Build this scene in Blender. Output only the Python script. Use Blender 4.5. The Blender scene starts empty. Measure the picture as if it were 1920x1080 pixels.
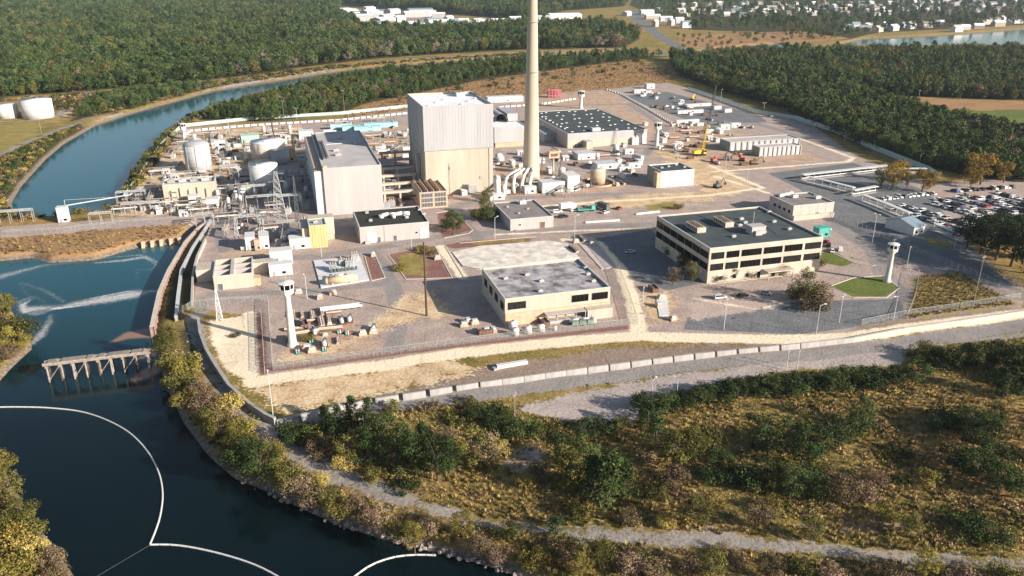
import bpy, math, random
import numpy as np
from mathutils import Vector
R = math.radians
S = bpy.context.scene
COL = S.collection
# ------------------------------------------------------------------ camera
CAMH, FPX, PITCH = 115.0, 1500.0, math.atan(600 / 1500.0)
cam = bpy.data.objects.new("camera", bpy.data.cameras.new("camera"))
COL.objects.link(cam); S.camera = cam
cam.location = (0, 0, CAMH); cam.rotation_euler = (math.pi / 2 - PITCH, 0, 0)
cam.data.sensor_width = 36; cam.data.lens = 36 * FPX / 1920
cam.data.clip_start = 1; cam.data.clip_end = 40000
# ------------------------------------------------------------------ light
SUN_AZ, SUN_EL = R(-27), R(20.5)
w = bpy.data.worlds.new("World"); S.world = w; w.use_nodes = True
nt = w.node_tree; sky = nt.nodes.new("ShaderNodeTexSky"); sky.sky_type = 'NISHITA'; sky.sun_disc = False
sky.sun_elevation = SUN_EL; sky.sun_rotation = math.atan2(math.cos(SUN_AZ), math.sin(SUN_AZ))
nt.links.new(sky.outputs[0], nt.nodes["Background"].inputs[0]); nt.nodes["Background"].inputs[1].default_value = 0.068
sl = bpy.data.lights.new("sun", 'SUN'); sl.energy = 5.0; sl.angle = R(0.5); sl.color = (1, .90, .78)
so = bpy.data.objects.new("sun", sl); COL.objects.link(so)
SV = Vector((math.cos(SUN_EL) * math.cos(SUN_AZ), math.cos(SUN_EL) * math.sin(SUN_AZ), math.sin(SUN_EL)))
so.rotation_euler = (-SV).to_track_quat('-Z', 'Y').to_euler(); so.location = SV * 300
S.view_settings.view_transform = 'Standard'; S.view_settings.look = 'None'; S.view_settings.exposure = 0.97
S.cycles.max_bounces = 5; S.cycles.diffuse_bounces = 2; S.cycles.transparent_max_bounces = 16
rnd = random.Random(7); nr = np.random.default_rng(7)
# ------------------------------------------------------------------ survey: photo sightings -> ground plan (metres)
_c, _s = math.cos(PITCH), math.sin(PITCH)
def G(px, py, z=0.0):
    u, v = (px - 960) / FPX, (540 - py) / FPX
    t = (z - CAMH) / (-_s + v * _c)
    return (u * t, (_c + v * _s) * t)
def PY(x, y, z):
    dz = z - CAMH
    return 540 - FPX * (y * _s + dz * _c) / (y * _c - dz * _s)
def HFIT(base, ty):
    P = G(*base); lo, hi = 0.0, 110.0
    for _ in range(40):
        m = (lo + hi) / 2
        if PY(P[0], P[1], m) > ty: lo = m
        else: hi = m
    return m
TH = R(16.5); E1 = (math.cos(TH), math.sin(TH)); E2 = (-math.sin(TH), math.cos(TH))
def MPP(px, py):  # metres per photo pixel at a ground spot
    x, y = G(px, py); return math.sqrt(x * x + y * y + CAMH * CAMH) / FPX * math.sqrt(1 + ((px - 960) / FPX) ** 2 * 0)
# ------------------------------------------------------------------ air
def air(density):
    v = [(x, y, z) for z in (-8, 118) for x, y in ((-12000, -300), (12000, -300), (12000, 12500), (-12000, 12500))]
    me = bpy.data.meshes.new("haze"); me.from_pydata(v, [], [(3, 2, 1, 0), (4, 5, 6, 7), (0, 1, 5, 4), (1, 2, 6, 5), (2, 3, 7, 6), (3, 0, 4, 7)]); o = bpy.data.objects.new("haze", me); COL.objects.link(o); o["kind"] = "stuff"; o["label"] = "thin bluish haze in the air over the whole site"
    m = bpy.data.materials.new("haze_air"); m.use_nodes = True; t = m.node_tree; t.nodes.remove(t.nodes["Principled BSDF"]); q = t.nodes.new("ShaderNodeVolumePrincipled"); q.inputs["Color"].default_value = (.72, .86, 1, 1); q.inputs["Density"].default_value = density; q.inputs["Anisotropy"].default_value = .2
    t.links.new(q.outputs[0], t.nodes["Material Output"].inputs["Volume"]); me.materials.append(m)
air(4e-5)
# ------------------------------------------------------------------ materials
MATS = {}
def nd(nt, t, **k):
    n = nt.nodes.new(t)
    for a, b in k.items():
        if a == 'inp':
            for i, v in b.items(): n.inputs[i].default_value = v
        else: setattr(n, a, b)
    return n
def mat(name, col, rough=.75, var=.25, scale=.6, col2=None, metal=0., streak=0., spec=.3):
    """weathered paint / concrete: two noise octaves vary the tone, optional vertical rain streaks"""
    if name in MATS: return MATS[name]
    m = bpy.data.materials.new(name); m.use_nodes = True; t = m.node_tree; b = t.nodes["Principled BSDF"]
    b.inputs["Roughness"].default_value = rough; b.inputs["Metallic"].default_value = metal; b.inputs["Specular IOR Level"].default_value = spec
    tc = nd(t, "ShaderNodeTexCoord"); n1 = nd(t, "ShaderNodeTexNoise", inp={"Scale": scale, "Detail": 6., "Roughness": .65})
    if streak:
        mp = nd(t, "ShaderNodeMapping"); mp.inputs["Scale"].default_value = (1, 1, .12)
        t.links.new(tc.outputs["Object"], mp.inputs[0]); t.links.new(mp.outputs[0], n1.inputs[0])
    else: t.links.new(tc.outputs["Object"], n1.inputs[0])
    c2 = col2 or tuple(c * (1 - var * 1.3) for c in col); c1 = tuple(min(1, c * (1 + var * .35)) for c in col)
    rp = nd(t, "ShaderNodeValToRGB"); rp.color_ramp.elements[0].position = .34; rp.color_ramp.elements[1].position = .64
    rp.color_ramp.elements[0].color = (*c2, 1); rp.color_ramp.elements[1].color = (*c1, 1)
    t.links.new(n1.outputs[0], rp.inputs[0]); t.links.new(rp.outputs[0], b.inputs["Base Color"])
    MATS[name] = m; return m
def leafmat(name, dark, mid, light):
    if name in MATS: return MATS[name]
    m = bpy.data.materials.new(name); m.use_nodes = True; t = m.node_tree; b = t.nodes["Principled BSDF"]
    b.inputs["Roughness"].default_value = .85; b.inputs["Specular IOR Level"].default_value = .1
    at = nd(t, "ShaderNodeAttribute", attribute_name="tone"); oi = nd(t, "ShaderNodeObjectInfo")
    ad = nd(t, "ShaderNodeMath", operation='MULTIPLY_ADD', inp={1: .55, 2: -.27}); t.links.new(oi.outputs["Random"], ad.inputs[0])
    sm = nd(t, "ShaderNodeMath", operation='ADD', use_clamp=True); t.links.new(ad.outputs[0], sm.inputs[0]); t.links.new(at.outputs["Fac"], sm.inputs[1])
    rp = nd(t, "ShaderNodeValToRGB"); e = rp.color_ramp.elements
    e[0].position = .08; e[0].color = (*dark, 1); e[1].position = .95; e[1].color = (*light, 1); k = e.new(.5); k.color = (*mid, 1)
    t.links.new(sm.outputs[0], rp.inputs[0]); t.links.new(rp.outputs[0], b.inputs["Base Color"])
    MATS[name] = m; return m
def meshmat(name, col, open_=.6, scale=2.2):
    """chain link: woven pattern of wire and gaps"""
    if name in MATS: return MATS[name]
    m = bpy.data.materials.new(name); m.use_nodes = True; t = m.node_tree; b = t.nodes["Principled BSDF"]
    b.inputs["Base Color"].default_value = (*col, 1); b.inputs["Roughness"].default_value = .5
    tr = nd(t, "ShaderNodeBsdfTransparent"); mx = nd(t, "ShaderNodeMixShader"); tc = nd(t, "ShaderNodeTexCoord")
    n = nd(t, "ShaderNodeTexNoise", inp={"Scale": scale, "Detail": 2.}); t.links.new(tc.outputs["Object"], n.inputs[0])
    mr = nd(t, "ShaderNodeMapRange", inp={1: .3, 2: .7, 3: open_ - .15, 4: open_ + .15}); t.links.new(n.outputs[0], mr.inputs[0])
    t.links.new(mr.outputs[0], mx.inputs[0]); t.links.new(b.outputs[0], mx.inputs[1]); t.links.new(tr.outputs[0], mx.inputs[2])
    t.links.new(mx.outputs[0], t.nodes["Material Output"].inputs[0]); MATS[name] = m; return m
CONC = mat("tan_concrete", (.45, .405, .335), .85, .14, .16, (.365, .32, .255), streak=1)
CLAD = mat("pale_cladding", (.385, .385, .40), .6, .10, .13, streak=1)
TURB = mat("turbine_cladding", (.43, .41, .405), .65, .10, .15, streak=1)
WHITE = mat("white_paint", (.62, .61, .59), .6, .1, .5, streak=1)
CREAM = mat("cream_wall", (.49, .43, .355), .8, .12, .3, streak=1)
PALE = mat("pale_grey_wall", (.43, .40, .385), .8, .1, .3, streak=1)
GREY = mat("grey_paint", (.36, .36, .36), .7, .2, .4)
LGREY = mat("light_grey_metal", (.55, .56, .57), .5, .15, .4)
DGREY = mat("dark_grey_paint", (.12, .125, .13), .7, .25, .5)
STEEL = mat("galvanised_steel", (.42, .43, .43), .5, .2, .8, metal=.3)
RUST = mat("rusty_steel", (.19, .115, .08), .85, .4, .8)
RED = mat("red_primer", (.45, .10, .09), .7, .3, .8)
PINK = mat("pink_red_paint", (.62, .16, .22), .7, .3, .8)
TANP = mat("tan_paint", (.55, .40, .28), .75, .2, .5)
YEL = mat("yellow_paint", (.75, .52, .06), .55, .15, .6)
OCH = mat("ochre_cladding", (.52, .43, .20), .75, .15, .5, streak=1)
TEAL = mat("teal_paint", (.10, .42, .36), .6, .15, .6)
CYAN = mat("pale_blue_sheet", (.35, .62, .68), .6, .2, .3)
BLACK = mat("black_roofing", (.035, .035, .032), .9, .3, .4)
TEALROOF = mat("slate_teal_roofing", (.066, .082, .085), .9, .25, .15)
GRAVROOF = mat("gravel_roofing", (.42, .40, .40), .95, .5, .2, (.10, .095, .10))
GREYROOF = mat("grey_roofing", (.47, .44, .43), .9, .15, .1)
MAUVEROOF = mat("brown_grey_roofing", (.24, .21, .20), .9, .2, .2)
WHROOF = mat("white_roofing", (.80, .81, .82), .7, .06, .1)
BLUEROOF = mat("blue_grey_roofing", (.20, .27, .33), .8, .15, .3)
GLASS = mat("dark_glass", (.006, .0065, .008), .12, .2, .3, spec=.18)
WOOD = mat("weathered_timber", (.34, .29, .25), .9, .35, 1.2)
DWOOD = mat("dark_timber", (.09, .06, .045), .9, .3, 1.2)
RUBBER = mat("black_rubber", (.02, .02, .02), .9, .1, 2)
BARK = mat("bark", (.13, .10, .08), .95, .4, 2.)
LINK = meshmat("chain_link", (.34, .34, .33), .86)
LINKP = meshmat("pale_screen_mesh", (.52, .64, .64), .4)
# ------------------------------------------------------------------ mesh builder
def obj(name, me, parent=None):
    o = bpy.data.objects.new(name, me); COL.objects.link(o)
    if parent is not None: o.parent = parent
    return o
class MB:
    def __init__(s): s.v = []; s.f = []; s.m = []
    def add(s, vs, fs, m=0):
        n = len(s.v); s.v += [tuple(v) for v in vs]; s.f += [tuple(i + n for i in f) for f in fs]; s.m += [m] * len(fs); return s
    def box(s, x0, x1, y0, y1, z0, z1, m=0, tx=0, ty=0):
        return s.add([(x0, y0, z0), (x1, y0, z0), (x1, y1, z0), (x0, y1, z0), (x0 + tx, y0 + ty, z1), (x1 - tx, y0 + ty, z1), (x1 - tx, y1 - ty, z1), (x0 + tx, y1 - ty, z1)],
                     [(3, 2, 1, 0), (4, 5, 6, 7), (0, 1, 5, 4), (1, 2, 6, 5), (2, 3, 7, 6), (3, 0, 4, 7)], m)
    def cyl(s, cx, cy, z0, z1, r0, r1=None, n=16, m=0, cap=True):
        r1 = r0 if r1 is None else r1; v = []
        for z, r in ((z0, r0), (z1, r1)): v += [(cx + r * math.cos(2 * math.pi * i / n), cy + r * math.sin(2 * math.pi * i / n), z) for i in range(n)]
        f = [(i, (i + 1) % n, n + (i + 1) % n, n + i) for i in range(n)]
        if cap: f += [tuple(range(n - 1, -1, -1)), tuple(range(n, 2 * n))]
        return s.add(v, f, m)
    def lathe(s, prof, n=24, m=0, cx=0, cy=0):
        v = []; f = []
        for r, z in prof: v += [(cx + r * math.cos(2 * math.pi * i / n), cy + r * math.sin(2 * math.pi * i / n), z) for i in range(n)]
        for k in range(len(prof) - 1): f += [(k * n + i, k * n + (i + 1) % n, (k + 1) * n + (i + 1) % n, (k + 1) * n + i) for i in range(n)]
        f += [tuple(range(n - 1, -1, -1)), tuple(range((len(prof) - 1) * n, len(prof) * n))]
        return s.add(v, f, m)
    def bar(s, p, q, r=.1, n=4, m=0, r2=None):
        p, q = Vector(p), Vector(q); d = q - p
        if d.length < 1e-6: return s
        d.normalize(); a = d.orthogonal() if abs(d.z) < .999 else Vector((1, 0, 0)); a.normalize(); b = d.cross(a); r2 = r if r2 is None else r2; v = []
        for c, rr in ((p, r), (q, r2)): v += [c + (a * math.cos(2 * math.pi * (i + .5) / n) + b * math.sin(2 * math.pi * (i + .5) / n)) * rr for i in range(n)]
        return s.add(v, [(i, (i + 1) % n, n + (i + 1) % n, n + i) for i in range(n)] + [tuple(range(n - 1, -1, -1)), tuple(range(n, 2 * n))], m)
    def path(s, pts, r=.2, n=6, m=0):
        for a, b in zip(pts[:-1], pts[1:]): s.bar(a, b, r, n, m)
        return s
    def ball(s, c, r, n=10, m=0, sq=1.):
        k = max(4, n // 2); pr = [(max(.02, math.sin(math.pi * i / k)) * r, -math.cos(math.pi * i / k) * r * sq + c[2]) for i in range(k + 1)]
        return s.lathe(pr, n, m, c[0], c[1])
    def build(s, name, mats, parent=None, smooth=False, loc=None, rz=0):
        me = bpy.data.meshes.new(name); me.from_pydata(s.v, [], s.f)
        mats = mats if isinstance(mats, (list, tuple)) else [mats]
        for m in mats: me.materials.append(m)
        if len(mats) > 1: me.polygons.foreach_set("material_index", s.m)
        if smooth: me.polygons.foreach_set("use_smooth", [len(f) == 4 for f in s.f])
        me.update(); o = obj(name, me, parent)
        if loc: o.location = loc
        o.rotation_euler.z = rz; return o
def tag(o, label=None, cat=None, group=None, kind=None):
    if label: o["label"] = label
    if cat: o["category"] = cat
    if group: o["group"] = group
    if kind: o["kind"] = kind
    return o
def thing(name, xy, rz, label, cat, group=None, z=0.):
    o = bpy.data.objects.new(name, None); COL.objects.link(o); o.empty_display_size = .5
    o.location = (xy[0], xy[1], z); o.rotation_euler.z = rz; return tag(o, label, cat, group)
KIDS = {}
def dup(o, xy, rz, label, group=None, z=0., sc=1.):
    if o.name not in KIDS: KIDS[o.name] = [(k, [g for g in bpy.data.objects if g.parent == k]) for k in bpy.data.objects if k.parent == o]
    r = o.copy(); COL.objects.link(r); r.location = (xy[0], xy[1], z); r.rotation_euler = (0, 0, rz); r.scale = (sc,) * 3
    if label: r["label"] = label
    if group: r["group"] = group
    for k, gs in KIDS[o.name]:
        c = k.copy(); COL.objects.link(c); c.parent = r
        for g in gs:
            d = g.copy(); COL.objects.link(d); d.parent = c
    return r
ORD = "nearest,second nearest,third nearest,fourth nearest,fifth nearest,sixth nearest,seventh nearest,eighth nearest,ninth nearest,tenth nearest,eleventh nearest,twelfth nearest,thirteenth nearest,fourteenth nearest,fifteenth nearest,sixteenth nearest,seventeenth nearest,eighteenth nearest,nineteenth nearest,twentieth nearest".split(",")
NTH = "first,second,third,fourth,fifth,sixth,seventh,eighth,ninth,tenth,eleventh,twelfth,thirteenth,fourteenth,fifteenth,sixteenth,seventeenth,eighteenth,nineteenth,twentieth,twenty-first,twenty-second,twenty-third,twenty-fourth,twenty-fifth,twenty-sixth,twenty-seventh,twenty-eighth,twenty-ninth,thirtieth".split(",")
AUTO = []  # (object, description, group, xy): labelled at the end by rank of distance to a landmark
def auto(o, desc, group=None): AUTO.append((o, desc, group)); return o
LAND = [((980, 855), "the pale sandy clearing"), ((190, 690), "the timber trestle"), ((515, 795), "the pointed corner of the perimeter wall"), ((1060, 770), "the gravel apron outside the wall"),
        ((285, 1022), "the kink in the floating boom"), ((820, 1042), "the shore end of the floating boom"), ((1480, 860), "the thicket in the scrubland"), ((1840, 850), "the thicket at the right edge"),
        ((1260, 830), "the lone tall tree by the apron"), ((1690, 660), "the pale road junction outside the wall"), ((545, 650), "the tall white watchtower"), ((1665, 527), "the watchtower on the lawn"),
        ((800, 592), "the tall dark pole"), ((1040, 575), "the stained flat-roofed workshop"), ((1430, 500), "the office block"), ((1240, 340), "the white box building"), ((1315, 285), "the yellow crane"),
        ((1130, 240), "the large warehouse"), ((995, 345), "the tall chimney"), ((860, 340), "the reactor building"), ((660, 360), "the turbine hall"), ((740, 430), "the black-roofed building"), ((990, 410), "the small brown-roofed building"),
        ((525, 410), "the lattice tower"), ((497, 360), "the white tank beside the turbine hall"), ((375, 318), "the domed grey tank"), ((595, 455), "the ochre tower building"), ((435, 530), "the roofless basin building"), ((640, 510), "the white equipment slab"),
        ((120, 400), "the white cabin on the dam"), ((275, 380), "the intake screens"), ((75, 220), "the big oil tank"), ((1720, 430), "the blue-roofed gatehouse"), ((1520, 390), "the brick annexe"), ((1720, 350), "the orange trees in the car park"),
        ((1440, 280), "the concrete storage vaults"), ((1250, 180), "the far storage yard"), ((1900, 500), "the dark grove by the right fence"), ((1900, 1050), "the lower right corner"), ((1580, 1020), "the gravel track"), ((30, 600), "the left bank"), ((560, 900), "the bend of the canal bank")]
# ------------------------------------------------------------------ polygons and distances
def PXY(pts, z=0.): return np.array([G(a, b, z) for a, b in pts])
def sd_poly(P, Q):
    """signed distance of points P to polygon Q, positive inside"""
    d = np.full(len(P), 1e9); ins = np.zeros(len(P), bool); n = len(Q)
    for i in range(n):
        a, b = Q[i], Q[(i + 1) % n]; e = b - a; wv = P - a
        t = np.clip((wv @ e) / max(1e-9, e @ e), 0, 1)[:, None]; d = np.minimum(d, np.hypot(*(wv - t * e).T))
        c = ((a[1] <= P[:, 1]) != (b[1] <= P[:, 1]))
        with np.errstate(divide='ignore', invalid='ignore'): xi = a[0] + (P[:, 1] - a[1]) / (b[1] - a[1]) * e[0]
        ins ^= c & (P[:, 0] < xi)
    return np.where(ins, d, -d)
def sd_line(P, Q, hw):
    """half width minus distance to polyline; hw may be a list per vertex"""
    best = np.full(len(P), -1e9); hw = [hw] * len(Q) if np.isscalar(hw) else hw
    for i in range(len(Q) - 1):
        a, b = Q[i], Q[i + 1]; e = b - a; wv = P - a
        t = np.clip((wv @ e) / max(1e-9, e @ e), 0, 1); d = np.hypot(*(wv - t[:, None] * e).T)
        best = np.maximum(best, hw[i] + (hw[i + 1] - hw[i]) * t - d)
    return best
WL = -2.6
CANAL1 = PXY([(-250, 500), (0, 490), (60, 484), (90, 493), (140, 491), (180, 488), (220, 476), (260, 464), (300, 460), (338, 456), (366, 428), (348, 457), (314, 513), (298, 550), (287, 607), (288, 640), (300, 690), (316, 735), (345, 795), (390, 855), (440, 898), (500, 922), (560, 952), (640, 988), (720, 1012), (800, 1033), (880, 1052), (960, 1078), (1040, 1120), (1000, 1260), (250, 1260), (140, 1080), (95, 1015), (70, 985), (20, 905), (0, 850), (-40, 800), (-30, 745), (0, 715), (22, 690), (60, 655), (60, 640), (44, 618), (20, 580), (0, 549), (-250, 520)], WL)
CANAL2 = PXY([(45, 409), (26, 396), (22, 380), (40, 350), (85, 300), (120, 270), (180, 235), (240, 215), (330, 190), (400, 171), (470, 159), (540, 149), (600, 139), (660, 131), (740, 123), (800, 118.5), (870, 114), (1000, 106), (1180, 97), (1180, 101), (1000, 111), (870, 120), (760, 128), (690, 135), (640, 143), (600, 151), (540, 166), (470, 184), (400, 204), (350, 222), (335, 232), (300, 257), (280, 282), (240, 332), (226, 356), (224, 372), (195, 396), (150, 404), (100, 409)], WL)
RIVER = PXY([(1180, 99), (1300, 98), (1350, 91), (1410, 86), (1462, 82), (1475, 90), (1400, 97), (1340, 101), (1240, 106)], WL)
LAGOON = PXY([(1570, 84), (1620, 73), (1720, 69), (1800, 64), (1920, 55), (2300, 46), (2300, 80), (1920, 85), (1780, 87), (1640, 88)], WL)
WATERS = [CANAL1, CANAL2, RIVER, LAGOON]
def sd_water(P): return np.max([sd_poly(P, q) for q in WATERS], axis=0)
Z = {}  # ground zones: list of (kind, pixel points, half width)
def zone(n, pts, hw=None): Z.setdefault(n, []).append((PXY(pts), hw))
zone('pave', [(362, 575), (375, 480), (395, 420), (215, 402), (235, 375), (300, 300), (340, 240), (470, 232), (640, 222), (780, 205), (900, 190), (1010, 178), (1160, 165), (1250, 155), (1330, 175), (1420, 215), (1500, 225), (1520, 232), (1600, 290), (1740, 345), (2050, 320), (2100, 470), (1830, 445), (1800, 470), (1920, 540), (1915, 585), (1690, 610), (1500, 640), (1200, 632), (480, 715), (470, 700), (455, 590)])
zone('pave', [(0, 445), (0, 425), (120, 418), (220, 408), (395, 405), (395, 418), (230, 428), (100, 440)])
SANDRIDGE = [(478, 716), (560, 704), (700, 687), (850, 664), (1000, 647), (1100, 637), (1200, 630), (1330, 634), (1480, 637), (1600, 632), (1700, 616), (1920, 588), (2150, 556)]
zone('sand', SANDRIDGE, 3.5)
zone('sand', [(468, 588), (468, 640), (470, 716)], 2.2)
zone('sand', [(392, 600), (455, 592), (470, 700), (470, 720), (420, 690), (398, 640)])
zone('sand', [(1060, 450), (1120, 455), (1165, 505), (1185, 560), (1200, 628)], [2.5, 2.5, 2.6, 2.8, 3])
zone('white', [(846, 474), (900, 462), (1030, 452), (1064, 458), (1086, 484), (900, 505), (872, 498)])
zone('white', [(1072, 446), (1112, 447), (1160, 500), (1140, 505)])
zone('sand', [(826, 462), (846, 490), (868, 520)], 2.)
zone('tan', [(470, 722), (640, 700), (830, 672), (900, 688), (880, 705), (700, 738), (540, 772), (500, 745)])
zone('tan', [(405, 640), (440, 690), (470, 725), (505, 760), (470, 730)])
zone('tan', [(350, 245), (560, 235), (560, 285), (430, 325), (405, 405), (225, 402), (300, 310)])
zone('tan', [(1225, 280), (1330, 300), (1420, 350), (1340, 375), (1190, 390), (1080, 385), (1180, 365), (1320, 360)])
zone('tan', [(1205, 560), (1250, 545), (1250, 600), (1210, 595)])
zone('tan', [(760, 560), (820, 545), (840, 590), (790, 600), (640, 640), (520, 680), (640, 655)])
zone('sand', [(930, 395), (1100, 380), (1200, 374), (1330, 366), (1430, 352), (1330, 310)], 1.6)
zone('sand', [(1340, 322), (1590, 303), (1600, 296), (1500, 260)], 1.6)
zone('sand', [(1340, 330), (1440, 362)], 1.5); zone('sand', [(1500, 560), (1420, 580), (1300, 560)], .5)
for _p in ([(1215, 225), (1330, 240), (1440, 262), (1545, 300), (1350, 322), (1225, 292)], [(545, 600), (640, 590), (720, 640), (700, 668), (525, 690)], [(600, 250), (760, 235), (780, 300), (700, 300)], [(880, 300), (1000, 310), (1180, 350), (1060, 375), (900, 372)], [(420, 470), (520, 462), (520, 482), (430, 490)], [(760, 545), (830, 540), (850, 600), (770, 600)], [(1205, 545), (1260, 545), (1275, 605), (1215, 608)], [(990, 180), (1150, 172), (1190, 205), (1120, 205), (1000, 200)], [(1130, 200), (1250, 225), (1230, 262), (1200, 240)]): zone('soil', _p)
zone('pink', [(1290, 570), (1420, 548), (1490, 572), (1300, 600)])
zone('sand', [(930, 440), (1100, 432), (1220, 428)], 1.)
zone('red', [(730, 478), (800, 462), (815, 462), (846, 520), (760, 522)])
zone('red', [(684, 482), (700, 480), (720, 520), (695, 525)]); zone('red', [(820, 400), (850, 395), (884, 432), (830, 445)])
zone('red', [(832, 460), (870, 452), (1000, 446), (990, 454), (850, 466)])
zone('red', [(500, 694), (700, 668), (900, 642), (1190, 612)], 1.6); zone('red', [(485, 590), (492, 700)], 1.6)
zone('yellow', [(742, 482), (790, 474), (800, 512), (752, 518)]); zone('yellow', [(1210, 385), (1265, 378), (1275, 392), (1215, 394)])
zone('yellow', [(890, 454), (960, 448), (985, 450), (900, 460)])
zone('asph', [(1290, 596), (1480, 566), (1690, 560), (1700, 600), (1500, 627), (1280, 618)])
zone('asph', [(1110, 448), (1220, 430), (1320, 530), (1250, 545), (1185, 520)])
zone('asph', [(1440, 325), (1600, 305), (1740, 360), (1800, 440), (1900, 540), (1870, 540), (1640, 470), (1540, 410), (1500, 355)])
zone('asph', [(1165, 180), (1250, 172), (1420, 215), (1440, 228), (1330, 240), (1260, 215)])
ROADOUT = [(560, 788), (700, 766), (900, 738), (1100, 709), (1300, 683), (1500, 664), (1700, 641), (1920, 606), (2150, 572)]
zone('lane', ROADOUT, 4.4)
for _p, _h in (([(735, 660), (750, 600), (738, 540), (712, 490), (690, 468)], 3.2), ([(400, 552), (560, 548), (700, 534), (735, 530)], 2.6), ([(470, 486), (590, 482), (720, 462), (820, 444), (1000, 431), (1225, 420)], 3.4), ([(900, 452), (870, 420), (850, 385), (930, 372), (1200, 362)], 3.), ([(1020, 300), (1180, 330), (1340, 345)], 3.), ([(1300, 230), (1420, 232), (1520, 262)], 4.), ([(1560, 420), (1640, 470), (1660, 520), (1700, 560)], 4.), ([(420, 470), (410, 430), (440, 330), (480, 262)], 2.6), ([(980, 200), (1180, 195), (1250, 240), (1210, 290)], 3.)): zone('lane', _p, _h)
zone('apron', [(960, 765), (1200, 712), (1690, 645), (1700, 685), (1500, 690), (1260, 738), (1185, 792), (1050, 792)])
zone('brown', [(900, 690), (1180, 648), (1330, 645), (1600, 648), (1300, 672), (900, 726), (640, 755)])
zone('brown', [(1690, 600), (1900, 575), (1900, 585), (1600, 625), (1610, 612)])
PATH = [(376, 560), (368, 610), (378, 660), (420, 735), (500, 812), (560, 858), (640, 893), (720, 925), (780, 948), (900, 978), (1050, 995), (1250, 1010), (1450, 1022), (1600, 1036), (1920, 1062), (2200, 1085)]
zone('grav', PATH, [2, 2.5, 2, 2, 2.2, 2.6, 2.8, 3., 1.6, 1.3, 1.6, 2.6, 2., 1.5, 1.7, 1.7])
zone('pink', [(945, 870), (960, 850), (1000, 828), (1020, 845), (1010, 875), (965, 885)])
zone('orange', [(0, 446), (100, 441), (230, 426), (370, 415), (345, 450), (260, 462), (140, 489), (60, 481), (-100, 490), (-100, 450)])
zone('orange', [(640, 222), (700, 192), (760, 180), (900, 152), (1050, 130), (1190, 112), (1260, 135), (1250, 155), (1160, 163), (1000, 178), (780, 203)])
zone('orange', [(1270, 66), (1500, 58), (1595, 72), (1470, 82), (1280, 92)]); zone('orange', [(1670, 180), (1780, 185), (1920, 190), (2100, 195), (2100, 203), (1840, 206), (1740, 200)])
zone('yellow', [(1722, 517), (1800, 512), (1905, 570), (1700, 598)]); zone('yellow', [(1735, 445), (1790, 452), (1795, 464), (1745, 460)])
zone('lawn', [(1556, 536), (1600, 522), (1655, 518), (1684, 540), (1660, 556), (1600, 556)]); zone('lawn', [(1540, 474), (1562, 470), (1600, 494), (1580, 500), (1540, 492)])
zone('lawn', [(1800, 209), (1880, 206), (2100, 216), (2100, 256), (1920, 240), (1840, 224)]); zone('yellow', [(-80, 245), (70, 228), (78, 250), (0, 288), (-80, 320)])
zone('lawn', [(1330, 522), (1430, 512), (1470, 516), (1340, 532)]); zone('yellow', [(365, 258), (405, 252), (400, 262), (370, 266)])
zone('tan', [(100, 215), (150, 200), (130, 218)]); zone('grav', [(-60, 230), (60, 226), (110, 218), (120, 205)], 3.)
zone('grav', [(340, 190), (400, 168), (470, 152), (560, 138), (640, 126), (760, 112), (960, 99), (1180, 92)], 6.); zone('grav', [(0, 290), (60, 262), (120, 240), (180, 222), (260, 205), (340, 186)], 2.5)
zone('asph', [(1180, 20), (1200, 40), (1240, 70), (1290, 98), (1320, 115)], [18, 14, 10, 8, 6])
zone('grav', [(1700, 648), (1800, 640), (1920, 628), (2100, 610)], 2.); zone('grav', [(960, 42), (1150, 45), (1150, 38), (1060, 36)]); zone('grav', [(640, 30), (720, 52), (800, 58), (980, 48), (930, 40), (700, 22)])
zone('brown', [(1500, 990), (1640, 970), (1740, 985), (1600, 1000)])
FOREST = {
 'a': [(-500, 190), (0, 182), (60, 178), (150, 172), (270, 161), (400, 149), (470, 141), (560, 127), (700, 110), (830, 101), (960, 94), (1170, 89), (1200, 72), (1150, 52), (980, 52), (800, 62), (700, 58), (630, 32), (640, 12), (980, 38), (1060, 20), (1170, 12), (1190, -15), (900, -32), (-900, -32)],
 'b': [(362, 224), (420, 204), (560, 168), (700, 140), (800, 131), (960, 115), (1180, 103), (1255, 106), (1190, 112), (1050, 130), (900, 150), (760, 180), (700, 190), (640, 210), (600, 215), (500, 228)],
 'c': [(1250, 113), (1480, 104), (1620, 104), (1925, 101), (2200, 101), (2200, 192), (1900, 188), (1780, 184), (1680, 179), (1560, 165), (1400, 140)],
 'd': [(1258, 112), (1400, 138), (1560, 165), (1665, 191), (1720, 213), (1830, 238), (1920, 260), (2200, 280), (2200, 345), (1925, 343), (1800, 328), (1725, 308), (1600, 266), (1500, 222), (1480, 205), (1330, 162), (1268, 140)],
 'e': [(1190, -15), (1180, 10), (1300, 56), (1440, 60), (1500, 74), (1590, 74), (1640, 62), (1920, 46), (2300, 45), (2300, -30), (1190, -30)],
 'f': [(130, 228), (330, 182), (395, 164), (300, 167), (180, 190)], 'g': [(-100, 340), (0, 305), (60, 272), (180, 228), (112, 268), (36, 350), (15, 384), (-100, 400)],
 'h': [(228, 358), (300, 262), (335, 236), (328, 250), (272, 335), (245, 368)]}
for k in FOREST: zone('forest', FOREST[k])
zone('forest', [(303, 600), (322, 515), (354, 465), (398, 422), (384, 462), (362, 522), (360, 572), (335, 600)]); zone('forest', [(332, 618), (368, 614), (384, 680), (352, 694)])  # forest tone reused: dark water channel, then shade painted on slope outside curved wall
FORESTW = {k: PXY(v) for k, v in FOREST.items()}
def zval(n, P): return np.max([sd_poly(P, q) if hw is None else sd_line(P, q, hw) for q, hw in Z[n]], axis=0)
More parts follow.
